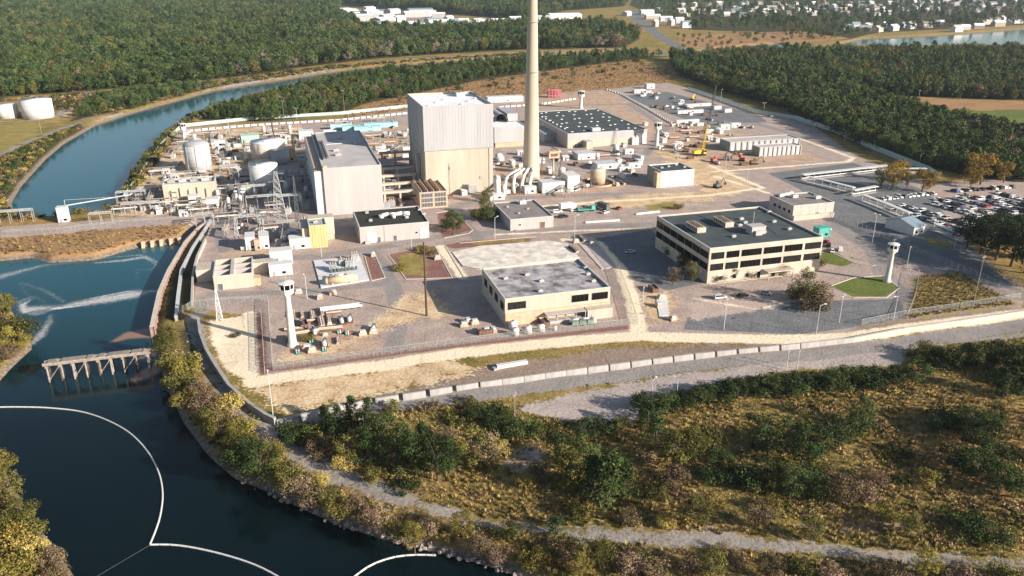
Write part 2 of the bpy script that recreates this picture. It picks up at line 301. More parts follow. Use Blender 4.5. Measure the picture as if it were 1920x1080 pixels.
exec_order = ['forest', 'orange', 'pave', 'soil', 'apron', 'asph', 'lane', 'brown', 'tan', 'pink', 'red', 'white', 'yellow', 'lawn', 'grav', 'sand']
# ------------------------------------------------------------------ ground sheet
def build_ground():
    ang = np.radians(np.linspace(-62, 62, 760)); dep = np.concatenate([np.linspace(60, 45, 20), np.linspace(44.8, 6, 560), np.linspace(5.95, 1.2, 150), np.linspace(1.15, .6, 12)])
    rad = CAMH / np.tan(np.radians(dep)); A, D = np.meshgrid(ang, rad); X = D * np.sin(A); Y = D * np.cos(A)
    P = np.stack([X.ravel(), Y.ravel()], 1); sw = sd_water(P)
    zz = np.interp(sw, [-5, -3.5, 2, 8], [0, -.35, -4, -6.]); far = np.hypot(P[:, 0], P[:, 1])
    bump = (np.sin(P[:, 0] * .13 + 1.3 * np.sin(P[:, 1] * .09)) * np.cos(P[:, 1] * .11 + P[:, 0] * .04)) * .35
    wild = np.clip(-np.maximum(zval('pave', P), zval('asph', P)) / 8, 0, 1); zz = zz + bump * wild * (sw < -5)
    n, m = A.shape; me = bpy.data.meshes.new("ground")
    V = np.column_stack([P, zz]); idx = np.arange(n * m).reshape(n, m)
    F = np.stack([idx[:-1, :-1], idx[:-1, 1:], idx[1:, 1:], idx[1:, :-1]], -1).reshape(-1, 4)
    me.vertices.add(n * m); me.vertices.foreach_set("co", V.ravel()); me.loops.add(F.size); me.loops.foreach_set("vertex_index", F.ravel())
    me.polygons.add(len(F)); me.polygons.foreach_set("loop_start", np.arange(0, F.size, 4)); me.polygons.foreach_set("loop_total", np.full(len(F), 4)); me.polygons.foreach_set("use_smooth", np.ones(len(F), bool))
    me.update(calc_edges=True)
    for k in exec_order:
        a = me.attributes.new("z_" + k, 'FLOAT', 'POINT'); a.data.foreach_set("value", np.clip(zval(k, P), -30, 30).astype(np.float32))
    a = me.attributes.new("z_bank", 'FLOAT', 'POINT'); a.data.foreach_set("value", np.clip(sw, -30, 30).astype(np.float32))
    o = obj("ground", me); tag(o, kind='structure')
    m = bpy.data.materials.new("ground_cover"); m.use_nodes = True; t = m.node_tree; b = t.nodes["Principled BSDF"]; b.inputs["Roughness"].default_value = .95; b.inputs["Specular IOR Level"].default_value = .1
    tc = nd(t, "ShaderNodeTexCoord"); L = t.links.new
    def noise(sc, det=6., rough=.6):
        q = nd(t, "ShaderNodeTexNoise", inp={"Scale": sc, "Detail": det, "Roughness": rough}); L(tc.outputs["Object"], q.inputs[0]); return q.outputs[0]
    def ramp(f, stops):
        r = nd(t, "ShaderNodeValToRGB"); e = r.color_ramp.elements
        while len(e) < len(stops): e.new(.5)
        for i, (p, c) in enumerate(stops): e[i].position = p; e[i].color = (*c, 1)
        L(f, r.inputs[0]); return r.outputs[0]
    big, mid, fine = noise(.02, 5.), noise(.13, 6., .65), noise(.9, 5., .7)
    mm = nd(t, "ShaderNodeMath", operation='MULTIPLY_ADD', inp={1: .5}); L(mid, mm.inputs[0]); hf = nd(t, "ShaderNodeMath", operation='MULTIPLY', inp={1: .5}); L(fine, hf.inputs[0]); L(hf.outputs[0], mm.inputs[2]); mix = mm.outputs[0]
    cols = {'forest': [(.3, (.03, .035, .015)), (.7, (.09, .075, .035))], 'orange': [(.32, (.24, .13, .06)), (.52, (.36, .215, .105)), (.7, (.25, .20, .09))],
            'pave': [(.30, (.22, .155, .125)), (.43, (.35, .27, .235)), (.56, (.43, .345, .30)), (.68, (.57, .46, .38))], 'asph': [(.3, (.11, .115, .12)), (.5, (.17, .175, .18)), (.7, (.26, .255, .25))],
            'lane': [(.3, (.205, .18, .17)), (.5, (.285, .255, .24)), (.7, (.38, .34, .315))], 'apron': [(.3, (.28, .23, .205)), (.5, (.40, .34, .31)), (.7, (.50, .435, .39))], 'soil': [(.30, (.24, .135, .085)), (.46, (.42, .29, .205)), (.58, (.52, .39, .29)), (.7, (.62, .50, .39))],
            'brown': [(.3, (.17, .11, .08)), (.5, (.28, .21, .165)), (.7, (.36, .29, .23))], 'tan': [(.32, (.33, .185, .09)), (.46, (.52, .36, .21)), (.56, (.66, .51, .33)), (.68, (.76, .63, .45))],
            'pink': [(.3, (.40, .31, .26)), (.7, (.54, .43, .37))], 'red': [(.3, (.17, .075, .06)), (.7, (.30, .17, .145))], 'white': [(.3, (.55, .48, .41)), (.5, (.74, .67, .58)), (.7, (.80, .73, .64))],
            'yellow': [(.3, (.12, .12, .03)), (.5, (.28, .22, .07)), (.7, (.40, .33, .12))], 'lawn': [(.3, (.08, .11, .025)), (.5, (.125, .155, .04)), (.7, (.20, .21, .06))],
            'grav': [(.3, (.17, .145, .125)), (.5, (.295, .262, .235)), (.7, (.39, .35, .315))], 'sand': [(.28, (.66, .51, .34)), (.44, (.80, .67, .48)), (.7, (.85, .75, .58))]}
    cur = ramp(mix, [(.33, (.10, .095, .03)), (.46, (.24, .175, .065)), (.56, (.36, .25, .105)), (.7, (.42, .30, .155))])
    gr = ramp(big, [(.4, (1.05, .95, .9)), (.6, (.72, .85, .62))]); mu = nd(t, "ShaderNodeMix", data_type='RGBA', blend_type='MULTIPLY'); mu.inputs[0].default_value = 1.; L(cur, mu.inputs[6]); L(gr, mu.inputs[7]); cur = mu.outputs[2]
    AMP = {'lane': 1.6, 'apron': 3, 'soil': 9, 'forest': 6, 'orange': 6, 'pave': 1.5, 'asph': 1.2, 'brown': 5, 'tan': 7, 'pink': 2, 'red': 1.6, 'white': 2.5, 'yellow': 5, 'lawn': 1.2, 'grav': 5, 'sand': 1.0}
    nz = nd(t, "ShaderNodeMath", operation='SUBTRACT', inp={1: .5}); L(mix, nz.inputs[0])
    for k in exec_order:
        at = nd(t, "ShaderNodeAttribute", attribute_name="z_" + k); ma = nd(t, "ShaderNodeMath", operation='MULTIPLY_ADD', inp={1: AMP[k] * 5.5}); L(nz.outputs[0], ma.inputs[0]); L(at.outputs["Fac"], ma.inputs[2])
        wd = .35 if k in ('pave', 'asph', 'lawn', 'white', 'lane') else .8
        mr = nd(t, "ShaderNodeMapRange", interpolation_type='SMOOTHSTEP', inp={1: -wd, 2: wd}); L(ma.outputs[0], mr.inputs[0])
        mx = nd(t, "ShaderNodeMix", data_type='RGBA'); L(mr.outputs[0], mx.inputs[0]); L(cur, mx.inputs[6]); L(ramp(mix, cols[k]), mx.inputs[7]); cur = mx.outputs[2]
    at = nd(t, "ShaderNodeAttribute", attribute_name="z_bank"); ma = nd(t, "ShaderNodeMath", operation='MULTIPLY_ADD', inp={1: 3.}); L(nz.outputs[0], ma.inputs[0]); L(at.outputs["Fac"], ma.inputs[2])
    mr = nd(t, "ShaderNodeMapRange", inp={1: -2.6, 2: -1.4}); L(ma.outputs[0], mr.inputs[0]); mx = nd(t, "ShaderNodeMix", data_type='RGBA'); L(mr.outputs[0], mx.inputs[0]); L(cur, mx.inputs[6])
    L(ramp(fine, [(.35, (.10, .07, .05)), (.6, (.26, .21, .17))]), mx.inputs[7]); cur = mx.outputs[2]
    # tyre marks, cracks and patches on the open ground
    wv = nd(t, "ShaderNodeTexVoronoi", feature='DISTANCE_TO_EDGE', inp={"Scale": .06}); L(tc.outputs["Object"], wv.inputs[0]); cr = nd(t, "ShaderNodeMapRange", inp={1: 0., 2: .02, 3: .78, 4: 1.}); L(wv.outputs[0], cr.inputs[0])
    mu = nd(t, "ShaderNodeMix", data_type='RGBA', blend_type='MULTIPLY'); mu.inputs[0].default_value = .7; L(cur, mu.inputs[6]); L(cr.outputs[0], mu.inputs[7])
    L(mu.outputs[2], b.inputs["Base Color"])
    bp = nd(t, "ShaderNodeBump", inp={"Strength": .6, "Distance": .5}); L(fine, bp.inputs["Height"]); L(bp.outputs[0], b.inputs["Normal"])
    me.materials.append(m)
build_ground()
# ------------------------------------------------------------------ water sheet with foam streaks
FOAM = [([(296, 546), (250, 552), (200, 561), (150, 569), (110, 575), (60, 580)], [2.2, 6.5, 6.5, 5, 3.4, 5.5], .72), ([(296, 545), (230, 553), (160, 572), (100, 579)], [.9, .7, .8, 1.4], 1.), ([(292, 545), (240, 546), (190, 556), (140, 566)], [.7, .8, .8, .5], .85), ([(100, 579), (70, 588), (45, 582), (38, 565), (60, 556), (85, 566)], [2.2, 3.2, 3.4, 2.6, 1.8, 1.2], .5), ([(120, 566), (85, 545), (40, 530)], [1.6, 1.8, 1.4], .42), ([(300, 500), (265, 478), (190, 484)], [1.2, 1.6, 1.], .5), ([(48, 585), (42, 572), (60, 560)], [2.2, 2, .8], .8), ([(-40, 530), (0, 519), (40, 508), (85, 497), (150, 491)], [5, 5, 4.2, 3, 1.6], .55),
        ([(180, 493), (235, 488), (270, 482), (296, 492), (285, 506), (255, 505)], [1.6, 2.6, 2.6, 1.2, 1, .7], .6), ([(95, 590), (92, 605), (75, 630), (60, 645)], [1.4, 2.2, 2.8, 2.2], .62), ([(60, 560), (45, 545), (38, 532)], [1, 1, .6], .35),
        ([(255, 505), (258, 525)], [1, .8], .3)]
SILT = [([(200, 645), (245, 628), (290, 622)], [1, 4, 6]), ([(255, 712), (275, 700), (296, 690)], [2.5, 4, 4]), ([(262, 670), (290, 660)], [2, 4])]
def build_water():
    xs = np.arange(-330, 60, .9); ys = np.arange(60, 460, .9); X, Y = np.meshgrid(xs, ys); P = np.stack([X.ravel(), Y.ravel()], 1); n, m = X.shape
    idx = np.arange(n * m).reshape(n, m); F = np.stack([idx[:-1, :-1], idx[:-1, 1:], idx[1:, 1:], idx[1:, :-1]], -1).reshape(-1, 4); s0 = sd_poly(P, CANAL1)
    F = F[(s0[F] > -4).any(1)]; keep = np.unique(F); mp = np.full(n * m, -1); mp[keep] = np.arange(len(keep)); F = mp[F]; P = P[keep]
    foam = np.zeros(len(P)); silt = np.full(len(P), -30.)
    for pts, hw, a in FOAM: foam = np.maximum(foam, np.clip(sd_line(P, PXY(pts, WL), hw) / np.mean(hw) + .25, 0, 1.2) * a)
    for pts, hw in SILT: silt = np.maximum(silt, sd_line(P, PXY(pts, WL), hw))
    parts = [("canal_water", P, F, foam, np.clip(silt / 3 + .3, 0, 1))]
    for nm, q in (("canal_water", CANAL2), ("river_water", RIVER), ("lagoon_water", LAGOON)):
        c = q.mean(0); c0 = q; grow = c0.copy()
        lo, hi = q.min(0) - 20, q.max(0) + 20; st = max(3., (hi - lo).max() / 200); xs = np.arange(lo[0], hi[0], st); ys = np.arange(lo[1], hi[1], st); X, Y = np.meshgrid(xs, ys); P2 = np.stack([X.ravel(), Y.ravel()], 1); n, m = X.shape
        idx = np.arange(n * m).reshape(n, m); F2 = np.stack([idx[:-1, :-1], idx[:-1, 1:], idx[1:, 1:], idx[1:, :-1]], -1).reshape(-1, 4); s2 = sd_poly(P2, q); F2 = F2[(s2[F2] > -4).any(1)]
        keep = np.unique(F2); mp = np.full(n * m, -1); mp[keep] = np.arange(len(keep)); P2 = P2[keep]; parts.append((nm, P2, mp[F2], np.zeros(len(P2)), np.zeros(len(P2))))
    m = bpy.data.materials.new("water"); m.use_nodes = True; t = m.node_tree; b = t.nodes["Principled BSDF"]; L = t.links.new
    tc = nd(t, "ShaderNodeTexCoord"); b.inputs["IOR"].default_value = 1.33; b.inputs["Specular IOR Level"].default_value = .3
    n1 = nd(t, "ShaderNodeTexNoise", inp={"Scale": .55, "Detail": 5., "Roughness": .6}); L(tc.outputs["Object"], n1.inputs[0]); n2 = nd(t, "ShaderNodeTexNoise", inp={"Scale": .018, "Detail": 3.}); L(tc.outputs["Object"], n2.inputs[0])
    n3 = nd(t, "ShaderNodeTexNoise", inp={"Scale": .9, "Detail": 9., "Roughness": .85, "Distortion": 3.2}); mpg = nd(t, "ShaderNodeMapping", inp={"Rotation": (0, 0, R(-12)), "Scale": (.5, 1.3, 1)}); L(tc.outputs["Object"], mpg.inputs[0]); L(mpg.outputs[0], n3.inputs[0])
    bp = nd(t, "ShaderNodeBump", inp={"Strength": .10, "Distance": .4}); L(n1.outputs[0], bp.inputs["Height"]); L(bp.outputs[0], b.inputs["Normal"])
    rp = nd(t, "ShaderNodeValToRGB"); rp.color_ramp.elements[0].color = (.0012, .0035, .005, 1); rp.color_ramp.elements[1].color = (.003, .012, .0135, 1); L(n2.outputs[0], rp.inputs[0])
    # near black close to the camera, base colour turning teal blue further off
    sp = nd(t, "ShaderNodeSeparateXYZ"); L(tc.outputs["Object"], sp.inputs[0]); gy = nd(t, "ShaderNodeMapRange", inp={1: 190., 2: 330., 3: 0., 4: 1.}); L(sp.outputs[1], gy.inputs[0])
    mg = nd(t, "ShaderNodeMix", data_type='RGBA'); L(gy.outputs[0], mg.inputs[0]); L(rp.outputs[0], mg.inputs[6]); mg.inputs[7].default_value = (.012, .078, .100, 1)
    sa = nd(t, "ShaderNodeAttribute", attribute_name="silt"); fa = nd(t, "ShaderNodeAttribute", attribute_name="foam")
    q = nd(t, "ShaderNodeMath", operation='MULTIPLY_ADD', inp={1: 1.6, 2: -.8}); L(n3.outputs[0], q.inputs[0]); qs = nd(t, "ShaderNodeMath", operation='ADD'); L(q.outputs[0], qs.inputs[0]); L(sa.outputs["Fac"], qs.inputs[1])
    sr = nd(t, "ShaderNodeMapRange", interpolation_type='SMOOTHSTEP', inp={1: .3, 2: 1., 4: .75}); L(qs.outputs[0], sr.inputs[0])
    ms = nd(t, "ShaderNodeMix", data_type='RGBA'); L(sr.outputs[0], ms.inputs[0]); L(mg.outputs[2], ms.inputs[6]); ms.inputs[7].default_value = (.36, .20, .13, 1)
    q2 = nd(t, "ShaderNodeMath", operation='MULTIPLY_ADD', inp={1: 4.2, 2: -2.1}); L(n3.outputs[0], q2.inputs[0]); qf = nd(t, "ShaderNodeMath", operation='ADD'); L(q2.outputs[0], qf.inputs[0]); L(fa.outputs["Fac"], qf.inputs[1])
    gt = nd(t, "ShaderNodeMath", operation='GREATER_THAN', inp={1: .02}); L(fa.outputs["Fac"], gt.inputs[0])
    fr = nd(t, "ShaderNodeMapRange", interpolation_type='SMOOTHSTEP', inp={1: .42, 2: 1.1, 4: .85}); L(qf.outputs[0], fr.inputs[0]); fg = nd(t, "ShaderNodeMath", operation='MULTIPLY'); L(fr.outputs[0], fg.inputs[0]); L(gt.outputs[0], fg.inputs[1])
    mf = nd(t, "ShaderNodeMix", data_type='RGBA'); L(fg.outputs[0], mf.inputs[0]); L(ms.outputs[2], mf.inputs[6]); mf.inputs[7].default_value = (.75, .72, .70, 1); L(mf.outputs[2], b.inputs["Base Color"])
    rr = nd(t, "ShaderNodeMapRange", inp={3: .09, 4: .8}); L(fg.outputs[0], rr.inputs[0]); L(rr.outputs[0], b.inputs["Roughness"])
    for nm, P, F, fo, si in parts:
        me = bpy.data.meshes.new(nm); me.vertices.add(len(P)); me.vertices.foreach_set("co", np.column_stack([P, np.full(len(P), WL)]).ravel()); me.loops.add(F.size); me.loops.foreach_set("vertex_index", F.ravel())
        me.polygons.add(len(F)); me.polygons.foreach_set("loop_start", np.arange(0, F.size, 4)); me.polygons.foreach_set("loop_total", np.full(len(F), 4)); me.update(calc_edges=True)
        for k, v in (("foam", fo), ("silt", si)): me.attributes.new(k, 'FLOAT', 'POINT').data.foreach_set("value", v.astype(np.float32))
        me.materials.append(m); tag(obj(nm, me), kind='structure')
build_water()
# ------------------------------------------------------------------ buildings
RECTS = []
GLASS2 = mat("glass_with_blinds", (.025, .025, .026), .2, .6, 1.2, spec=.25)
class Bld:
    """rectangular building surveyed from its roof corners; local x along the front, y to the back"""
    def __init__(s, name, label, base, edge, FL, FR, BK, bk, wallm, roofm, par=.5, cat="building", th=None, z0=0.):
        th = TH if th is None else th; e1 = (math.cos(th), math.sin(th)); e2 = (-e1[1], e1[0])
        top = FL if edge == 'L' else FR; P = G(*base); lo, hi = 0., 110.
        s.h = HFIT(base, top[1]); h = s.h
        a, b, c = G(*FL, h), G(*FR, h), G(*BK, h)
        if edge == 'L': a = (P[0], P[1])
        s.w = (b[0] - a[0]) * e1[0] + (b[1] - a[1]) * e1[1]
        s.d = (c[0] - a[0]) * e2[0] + (c[1] - a[1]) * e2[1]
        if edge == 'R': a = (P[0] - e1[0] * s.w, P[1] - e1[1] * s.w)
        s.r = thing(name, a, th, label, cat); s.e1, s.e2, s.o, s.th = e1, e2, a, th
        s.shell(wallm, roofm, par); RECTS.append(s)
    def shell(s, wallm, roofm, par):
        w, d, h = s.w, s.d, s.h; t = .3; m = MB()
        m.box(0, w, 0, t, -.5, h).box(0, w, d - t, d, -.5, h).box(0, t, t, d - t, -.5, h).box(w - t, w, t, d - t, -.5, h)
        s.wall = m.build("wall", wallm, s.r)
        s.roof = MB().box(t, w - t, t, d - t, h - par - .25, h - par).build("roof", roofm, s.r); s.zr = h - par
        m = MB(); e = .08
        m.box(-e, w + e, -e, t + e, h + .003, h + .14).box(-e, w + e, d - t - e, d + e, h + .003, h + .14).box(-e, t + e, t + e, d - t - e, h + .003, h + .14).box(w - t - e, w + e, t + e, d - t - e, h + .003, h + .14)
        m.build("coping", LGREY, s.r)
    def W(s, x, y): return (s.o[0] + s.e1[0] * x + s.e2[0] * y, s.o[1] + s.e1[1] * x + s.e2[1] * y)
    def roofspot(s, px, py): # photo spot on the roof -> local
        q = G(px, py, s.zr); dx, dy = q[0] - s.o[0], q[1] - s.o[1]; return (dx * s.e1[0] + dy * s.e1[1], dx * s.e2[0] + dy * s.e2[1])
    def win(s, face, u0, u1, z0, z1, glass=None, frame=None, mull=0, name="window", fr=.12):
        glass = glass or GLASS; frame = frame or LGREY; m = MB(); f = fr; p = .14
        def bx(mm, a, b, c, d_, o0, o1):
            if face == 'F': mm.box(a, b, -o1, -o0, c, d_)
            elif face == 'L': mm.box(-o1, -o0, a, b, c, d_)
            elif face == 'R': mm.box(s.w + o0, s.w + o1, a, b, c, d_)
            else: mm.box(a, b, s.d + o0, s.d + o1, c, d_)
        bx(m, u0 - f, u1 + f, z1, z1 + f, .003, p); bx(m, u0 - f, u1 + f, z0 - f, z0, .003, p); bx(m, u0 - f, u0, z0, z1, .003, p); bx(m, u1, u1 + f, z0, z1, .003, p)
        for k in range(mull):
            u = u0 + (u1 - u0) * (k + 1) / (mull + 1); bx(m, u - .05, u + .05, z0, z1, .003, p - .03)
        o = m.build(name, frame, s.r); g = MB(); glass = GLASS2 if glass is GLASS and rnd.random() < .3 else glass; bx(g, u0, u1, z0, z1, .003, .05); g.build("pane" if name == "window" else "leaf", glass, o); return o
    def door(s, face, u, wd, ht, m=None): return s.win(face, u - wd / 2, u + wd / 2, .02, ht, m or DGREY, None, 0, "door", .15)
    def ribs(s, face, step, m, z0=0., z1=None, r=.06, name="cladding_ribs"):
        z1 = s.h if z1 is None else z1; q = MB(); L = s.w if face in 'FB' else s.d; n = int(L / step)
        for k in range(1, n):
            u = L * k / n
            if face == 'F': q.box(u - r, u + r, -r, -.003, z0, z1)
            elif face == 'L': q.box(-r, -.003, u - r, u + r, z0, z1)
            elif face == 'R': q.box(s.w + .003, s.w + r, u - r, u + r, z0, z1)
        return q.build(name, m, s.r)
def ac(parent, x, y, z, w=2.4, d=2.0, h=1.5, m=None, name="rooftop_unit"):
    """air handler: cabinet on a curb with a fan ring and a louvred side"""
    q = MB(); q.box(x + .15, x + w - .15, y + .15, y + d - .15, z + .003, z + .2, 1).box(x, x + w, y, y + d, z + .2, z + h)
    q.cyl(x + w / 2, y + d / 2, z + h + .003, z + h + .22, min(w, d) * .35, n=12, m=1)
    for k in range(5): q.box(x + .1, x + w - .1, y - .05, y - .003, z + .35 + k * (h - .5) / 5, z + .42 + k * (h - .5) / 5, 1)
    return q.build(name, [m or LGREY, GREY], parent)
def pipe_run(parent, pts, r, m, name="pipe"): return MB().path(pts, r, 8).build(name, m, parent)
# reactor building
B = Bld("reactor_building", "tall square reactor building, tan concrete below and pale metal cladding above", (925, 358), 'R', (797, 203), (925, 195), (769, 178), 'BL', CONC, WHROOF, .9)
zs = B.h * .52
m = MB(); w, d, h = B.w, B.d, B.h
m.box(-.25, w + .25, -.25, -.003, zs, h + .2).box(-.25, -.003, -.003, d, zs, h + .2).box(w + .003, w + .25, -.003, d, zs, h + .2).box(-.25, w + .25, d + .003, d + .25, zs, h + .2)
cl = m.build("upper_cladding", CLAD, B.r)
q = MB(); q.box(-.45, w + .45, -.45, -.26, zs - .35, zs + .1).box(-.45, -.26, -.26, d + .26, zs - .35, zs + .1); q.build("ledge", GREY, B.r)
q = MB()
for k in range(1, 22): q.box(w * k / 22 - .04, w * k / 22 + .04, -.31, -.253, zs + .2, h)
for k in range(1, 24): q.box(-.31, -.253, d * k / 24 - .04, d * k / 24 + .04, zs + .2, h)
for k in range(1, 4): q.box(-.3, w + .3, -.3, -.254, zs + (h - zs) * k / 4 - .05, zs + (h - zs) * k / 4 + .05)
q.build("panel_seams", CLAD, cl)
q = MB()
for k in (1, 2, 3): q.box(.3, w - .3, -.05, -.003, zs * k / 4 - .07, zs * k / 4 + .07)
q.build("pour_joint", CONC, B.r)
for i in range(6): MB().box(4 + i * 6, 5.4 + i * 6, 8 + (i % 3) * 9, 9.4 + (i % 3) * 9, B.zr + .003, B.zr + .8, 0, .1, .1).build("roof_vent", LGREY, B.r)
ac(B.r, w * .7, d * .75, B.zr, 5, 4, 2.2)
q = MB().box(-2.2, -.26, 14, 18, 0, zs * .8); q.build("stair_shaft", GREY, B.r); B.door('L', 8, 2.2, 3)
pipe_run(B.r, [(-.9, 6, 0), (-.9, 6, zs - 2), (-.9, 10, zs - 2)], .35, STEEL)
RE = B
MB().bar((w + .35, 3, 0), (w + .35, 3, h), .12).build("downpipe", STEEL, B.r); MB().bar((w - 2, -.5, 0), (w - 2, -.5, zs), .14, 6).build("downpipe", STEEL, B.r); MB().bar((w * .35, -.5, 0), (w * .35, -.5, zs * .7), .1, 6).build("downpipe", STEEL, B.r)
for u, z in ((.2, .12), (.55, .1), (.8, .3), (.35, .55)): MB().box(w * u, w * u + 1.6, -.35, -.003, zs * z, zs * z + 1.6).build("wall_vent", GREY, B.r)
B.door('F', w * .7, 3.6, 4.4, GREY)
# turbine hall
B = Bld("turbine_hall", "long pale turbine hall with a flat grey roof and blank end wall", (720, 396), 'R', (607, 318), (716, 309), (672, 246), 'BR', TURB, GREYROOF, .45)
w, d, h = B.w, B.d, B.h; TU = B
B.ribs('F', 6.5, TURB, 0, h, .05)
m = MB().box(-4.2, -.003, 1, d - 2, -.5, h - 1.6); m.build("side_bay", LGREY, B.r)
m = MB().box(-3.9, -.2, 1.3, d - 2.3, h - 1.597, h - 1.45); m.build("side_bay_roof", TANP, B.r)
m = MB()
for k in range(2): m.box(2.2 + k * 1.5, 3.2 + k * 1.5, d * .25, d * .72, B.zr + .003, B.zr + .9)
m.box(1.7, 1.95, d * .22, d * .95, B.zr + .003, B.zr + 1.5); m.build("ridge_vent", DGREY, B.r)
for i, (a, b) in enumerate([(.3, .3), (.3, .42), (.5, .78), (.75, .6)]): ac(B.r, w * a, d * b, B.zr, 3, 2.2, 1.3, GREYROOF)
m = MB().path([(6, d * .62, B.zr + .25), (w - 1, d * .66, B.zr + .25)], .18, 6); m.build("roof_conduit", LGREY, B.r)
m = MB().box(.2, 2.2, .6, 2.8, B.zr + .003, B.zr + 1.6); m.build("corner_hatch", TANP, B.r)
for k in range(9): B.win('L', d * (k + .8) / 10, d * (k + 1.2) / 10, 5, 6.6, GLASS, LGREY, 1) if k < 0 else None
# black roofed building
B = Bld("service_building", "white-walled service building with a flat black roof", (676, 457), 'L', (675, 427), (804, 416), (669, 395), 'BL', PALE, BLACK, .4); BR_ = B
w, d, h = B.w, B.d, B.h
B.door('F', w * .165, 4.2, 4.6, WHITE); B.door('F', w * .27, 1.2, 2.4); B.door('F', w * .50, 1.4, 2.5); B.door('F', w * .92, 3.4, 4.8, WHITE); B.win('F', w * .8, w * .83, 2.6, 3.4); B.win('L', d * .3, d * .6, 2.5, 4.2, GLASS, None, 2)
m = MB().box(w * .345, w * .355, -.12, -.003, 0, h); m.build("downpipe", GREY, B.r)
x, y = B.roofspot(735, 407)
m = MB()
for i in range(4): m.bar((x - 5 + i * 3.2, y + (i % 2) * 1.4, B.zr + 1.2), (x - 1.5 + i * 3.2, y + 1.2 - (i % 2) * 1.6, B.zr + 1.2), .95, 10)
m.cyl(x - 5, y, B.zr, B.zr + 1.5, 1.2, n=10).cyl(x + 6, y + 1, B.zr, B.zr + 1.5, 1.2, n=10).cyl(x + .5, y - 1.6, B.zr, B.zr + 1.8, 1., n=10); m.build("ventilation_ducts", WHITE, B.r, True)
for (px, py) in [(685, 401), (692, 416), (760, 410), (784, 396), (792, 404)]:
    x, y = B.roofspot(px, py); ac(B.r, x, y, B.zr, 1.6, 1.4, .9)
m = MB().box(2, 4, -1.6, -.2, 0, 1.1); m.build("loading_step", PALE, B.r)
# brown roofed small building
B = Bld("pump_house", "small cream building with a flat brown-grey roof and one dark door", (957, 433), 'L', (957, 412), (1038, 405), (930, 380), 'BL', PALE, MAUVEROOF, .4); w, d, h = B.w, B.d, B.h
B.door('F', w * .74, 2.4, 3.2, RUST); B.win('F', w * .2, w * .24, 2.2, 3); B.door('L', d * .4, 1.4, 2.4)
x, y = B.roofspot(975, 384); ac(B.r, x, y, B.zr, 3.4, 2.6, 2)
for a, b in ((.3, .3), (.6, .5), (.2, .7)): ac(B.r, w * a, d * b, B.zr, 1.2, 1.2, .6)
# stained workshop
B = Bld("workshop_building", "cream workshop with a stained grey flat roof and long dark window strips", (947, 611), 'L', (941, 561), (1145, 539), (898, 504), 'BL', CREAM, GRAVROOF, .7); WS = B; w, d, h = B.w, B.d, B.h
for u0, u1 in ((.03, .19), (.63, .785), (.825, .975)): B.win('F', w * u0, w * u1, h * .60, h * .84, GLASS, BLACK, 3)
for k in range(4): B.win('L', d * (.06 + k * .235), d * (.17 + k * .235), h * .50, h * .76, GLASS, BLACK, 2)
m = MB().box(.05, w - .05, -.4, -.003, 0, h * .46); m.build("plinth_band", TANP, B.r)
m = MB().box(w * .75, w - .3, -3.6, -.41, 0, h * .36).box(w * .75 - .1, w - .2, -3.7, -.41, h * .36 + .003, h * .36 + .2); m.build("lean_to", CREAM, B.r)
m = MB().box(w * .36, w * .74, -3.2, -.41, 0, 1.1).box(w * .36, w * .76, -3.4, -.41, h * .34, h * .34 + .2)
for k in range(5): m.box(w * (.37 + k * .09), w * (.37 + k * .09) + .2, -3.2, -3.0, 1.1, h * .34)
m.build("loading_dock", PALE, B.r); B.door('F', w * .38, 2.2, 3, BLACK)
for px, py in ((945, 525), (1010, 549), (1096, 505), (1100, 517), (1012, 530), (985, 518), (1110, 530)):
    x, y = B.roofspot(px, py); ac(B.r, x, y, B.zr, 1.6, 1.5, .8, WHITE)
# office block
B = Bld("office_block", "cream three-storey office block with dark window bands and a flat dark roof", (1325, 532), 'L', (1327, 466), (1542, 443), (1226, 405), 'BL', CREAM, TEALROOF, .6); OF = B; w, d, h = B.w, B.d, B.h
for (z0, z1) in ((h * .37, h * .54), (h * .69, h * .86)):
    for u0, u1 in ((.02, .125), (.15, .255), (.28, .45), (.475, .635), (.66, .815), (.845, .985)): B.win('F', w * u0, w * u1, z0, z1, GLASS, BLACK, 4)
    for k in range(7): B.win('L', d * (.02 + k * .14), d * (.02 + k * .14 + .125), z0, z1, GLASS, BLACK, 3)
    for k in range(5): B.win('R', d * (.02 + k * .19), d * (.02 + k * .19 + .17), z0, z1, GLASS, DGREY, 3)
m = MB()
for z in (h * .27, h * .595): m.box(-.16, w + .16, -.16, -.003, z, z + h * .05)
m.build("storey_band", CREAM, B.r)
for u, b_ in ((.45, 1.6), (.58, 1.8), (.66, 1.5)): B.door('F', w * u, b_, 2.8, GLASS)
for u in (.1, .22, .33): B.win('F', w * u, w * u + 1.6, 1, 2.6)
m = MB().box(w * .48, w * .72, -4, -.2, 3.2, 3.6)
for k in (.49, .71): m.box(w * k, w * k + .3, -3.8, -3.5, 0, 3.2)
m.build("entrance_canopy", CREAM, B.r)
for px, py in ((1304, 431), (1356, 421)):
    x, y = B.roofspot(px, py); q = MB().box(x - 2, x + 2, y - 5, y + 5, B.zr + .3, B.zr + 2.4).box(x - 1.8, x + 1.8, y - 4.8, y + 4.8, B.zr, B.zr + .3, 1).box(x - 1.2, x + 1.2, y - 4.2, y + 4.2, B.zr + 2.403, B.zr + 2.6, 2)
    for k in range(6): q.box(x - 2.06, x - 2.003, y - 4.6 + k * 1.6, y - 3.6 + k * 1.6, B.zr + .8, B.zr + 2, 1)
    q.build("air_handling_unit", [CREAM, DGREY, RUST], B.r)
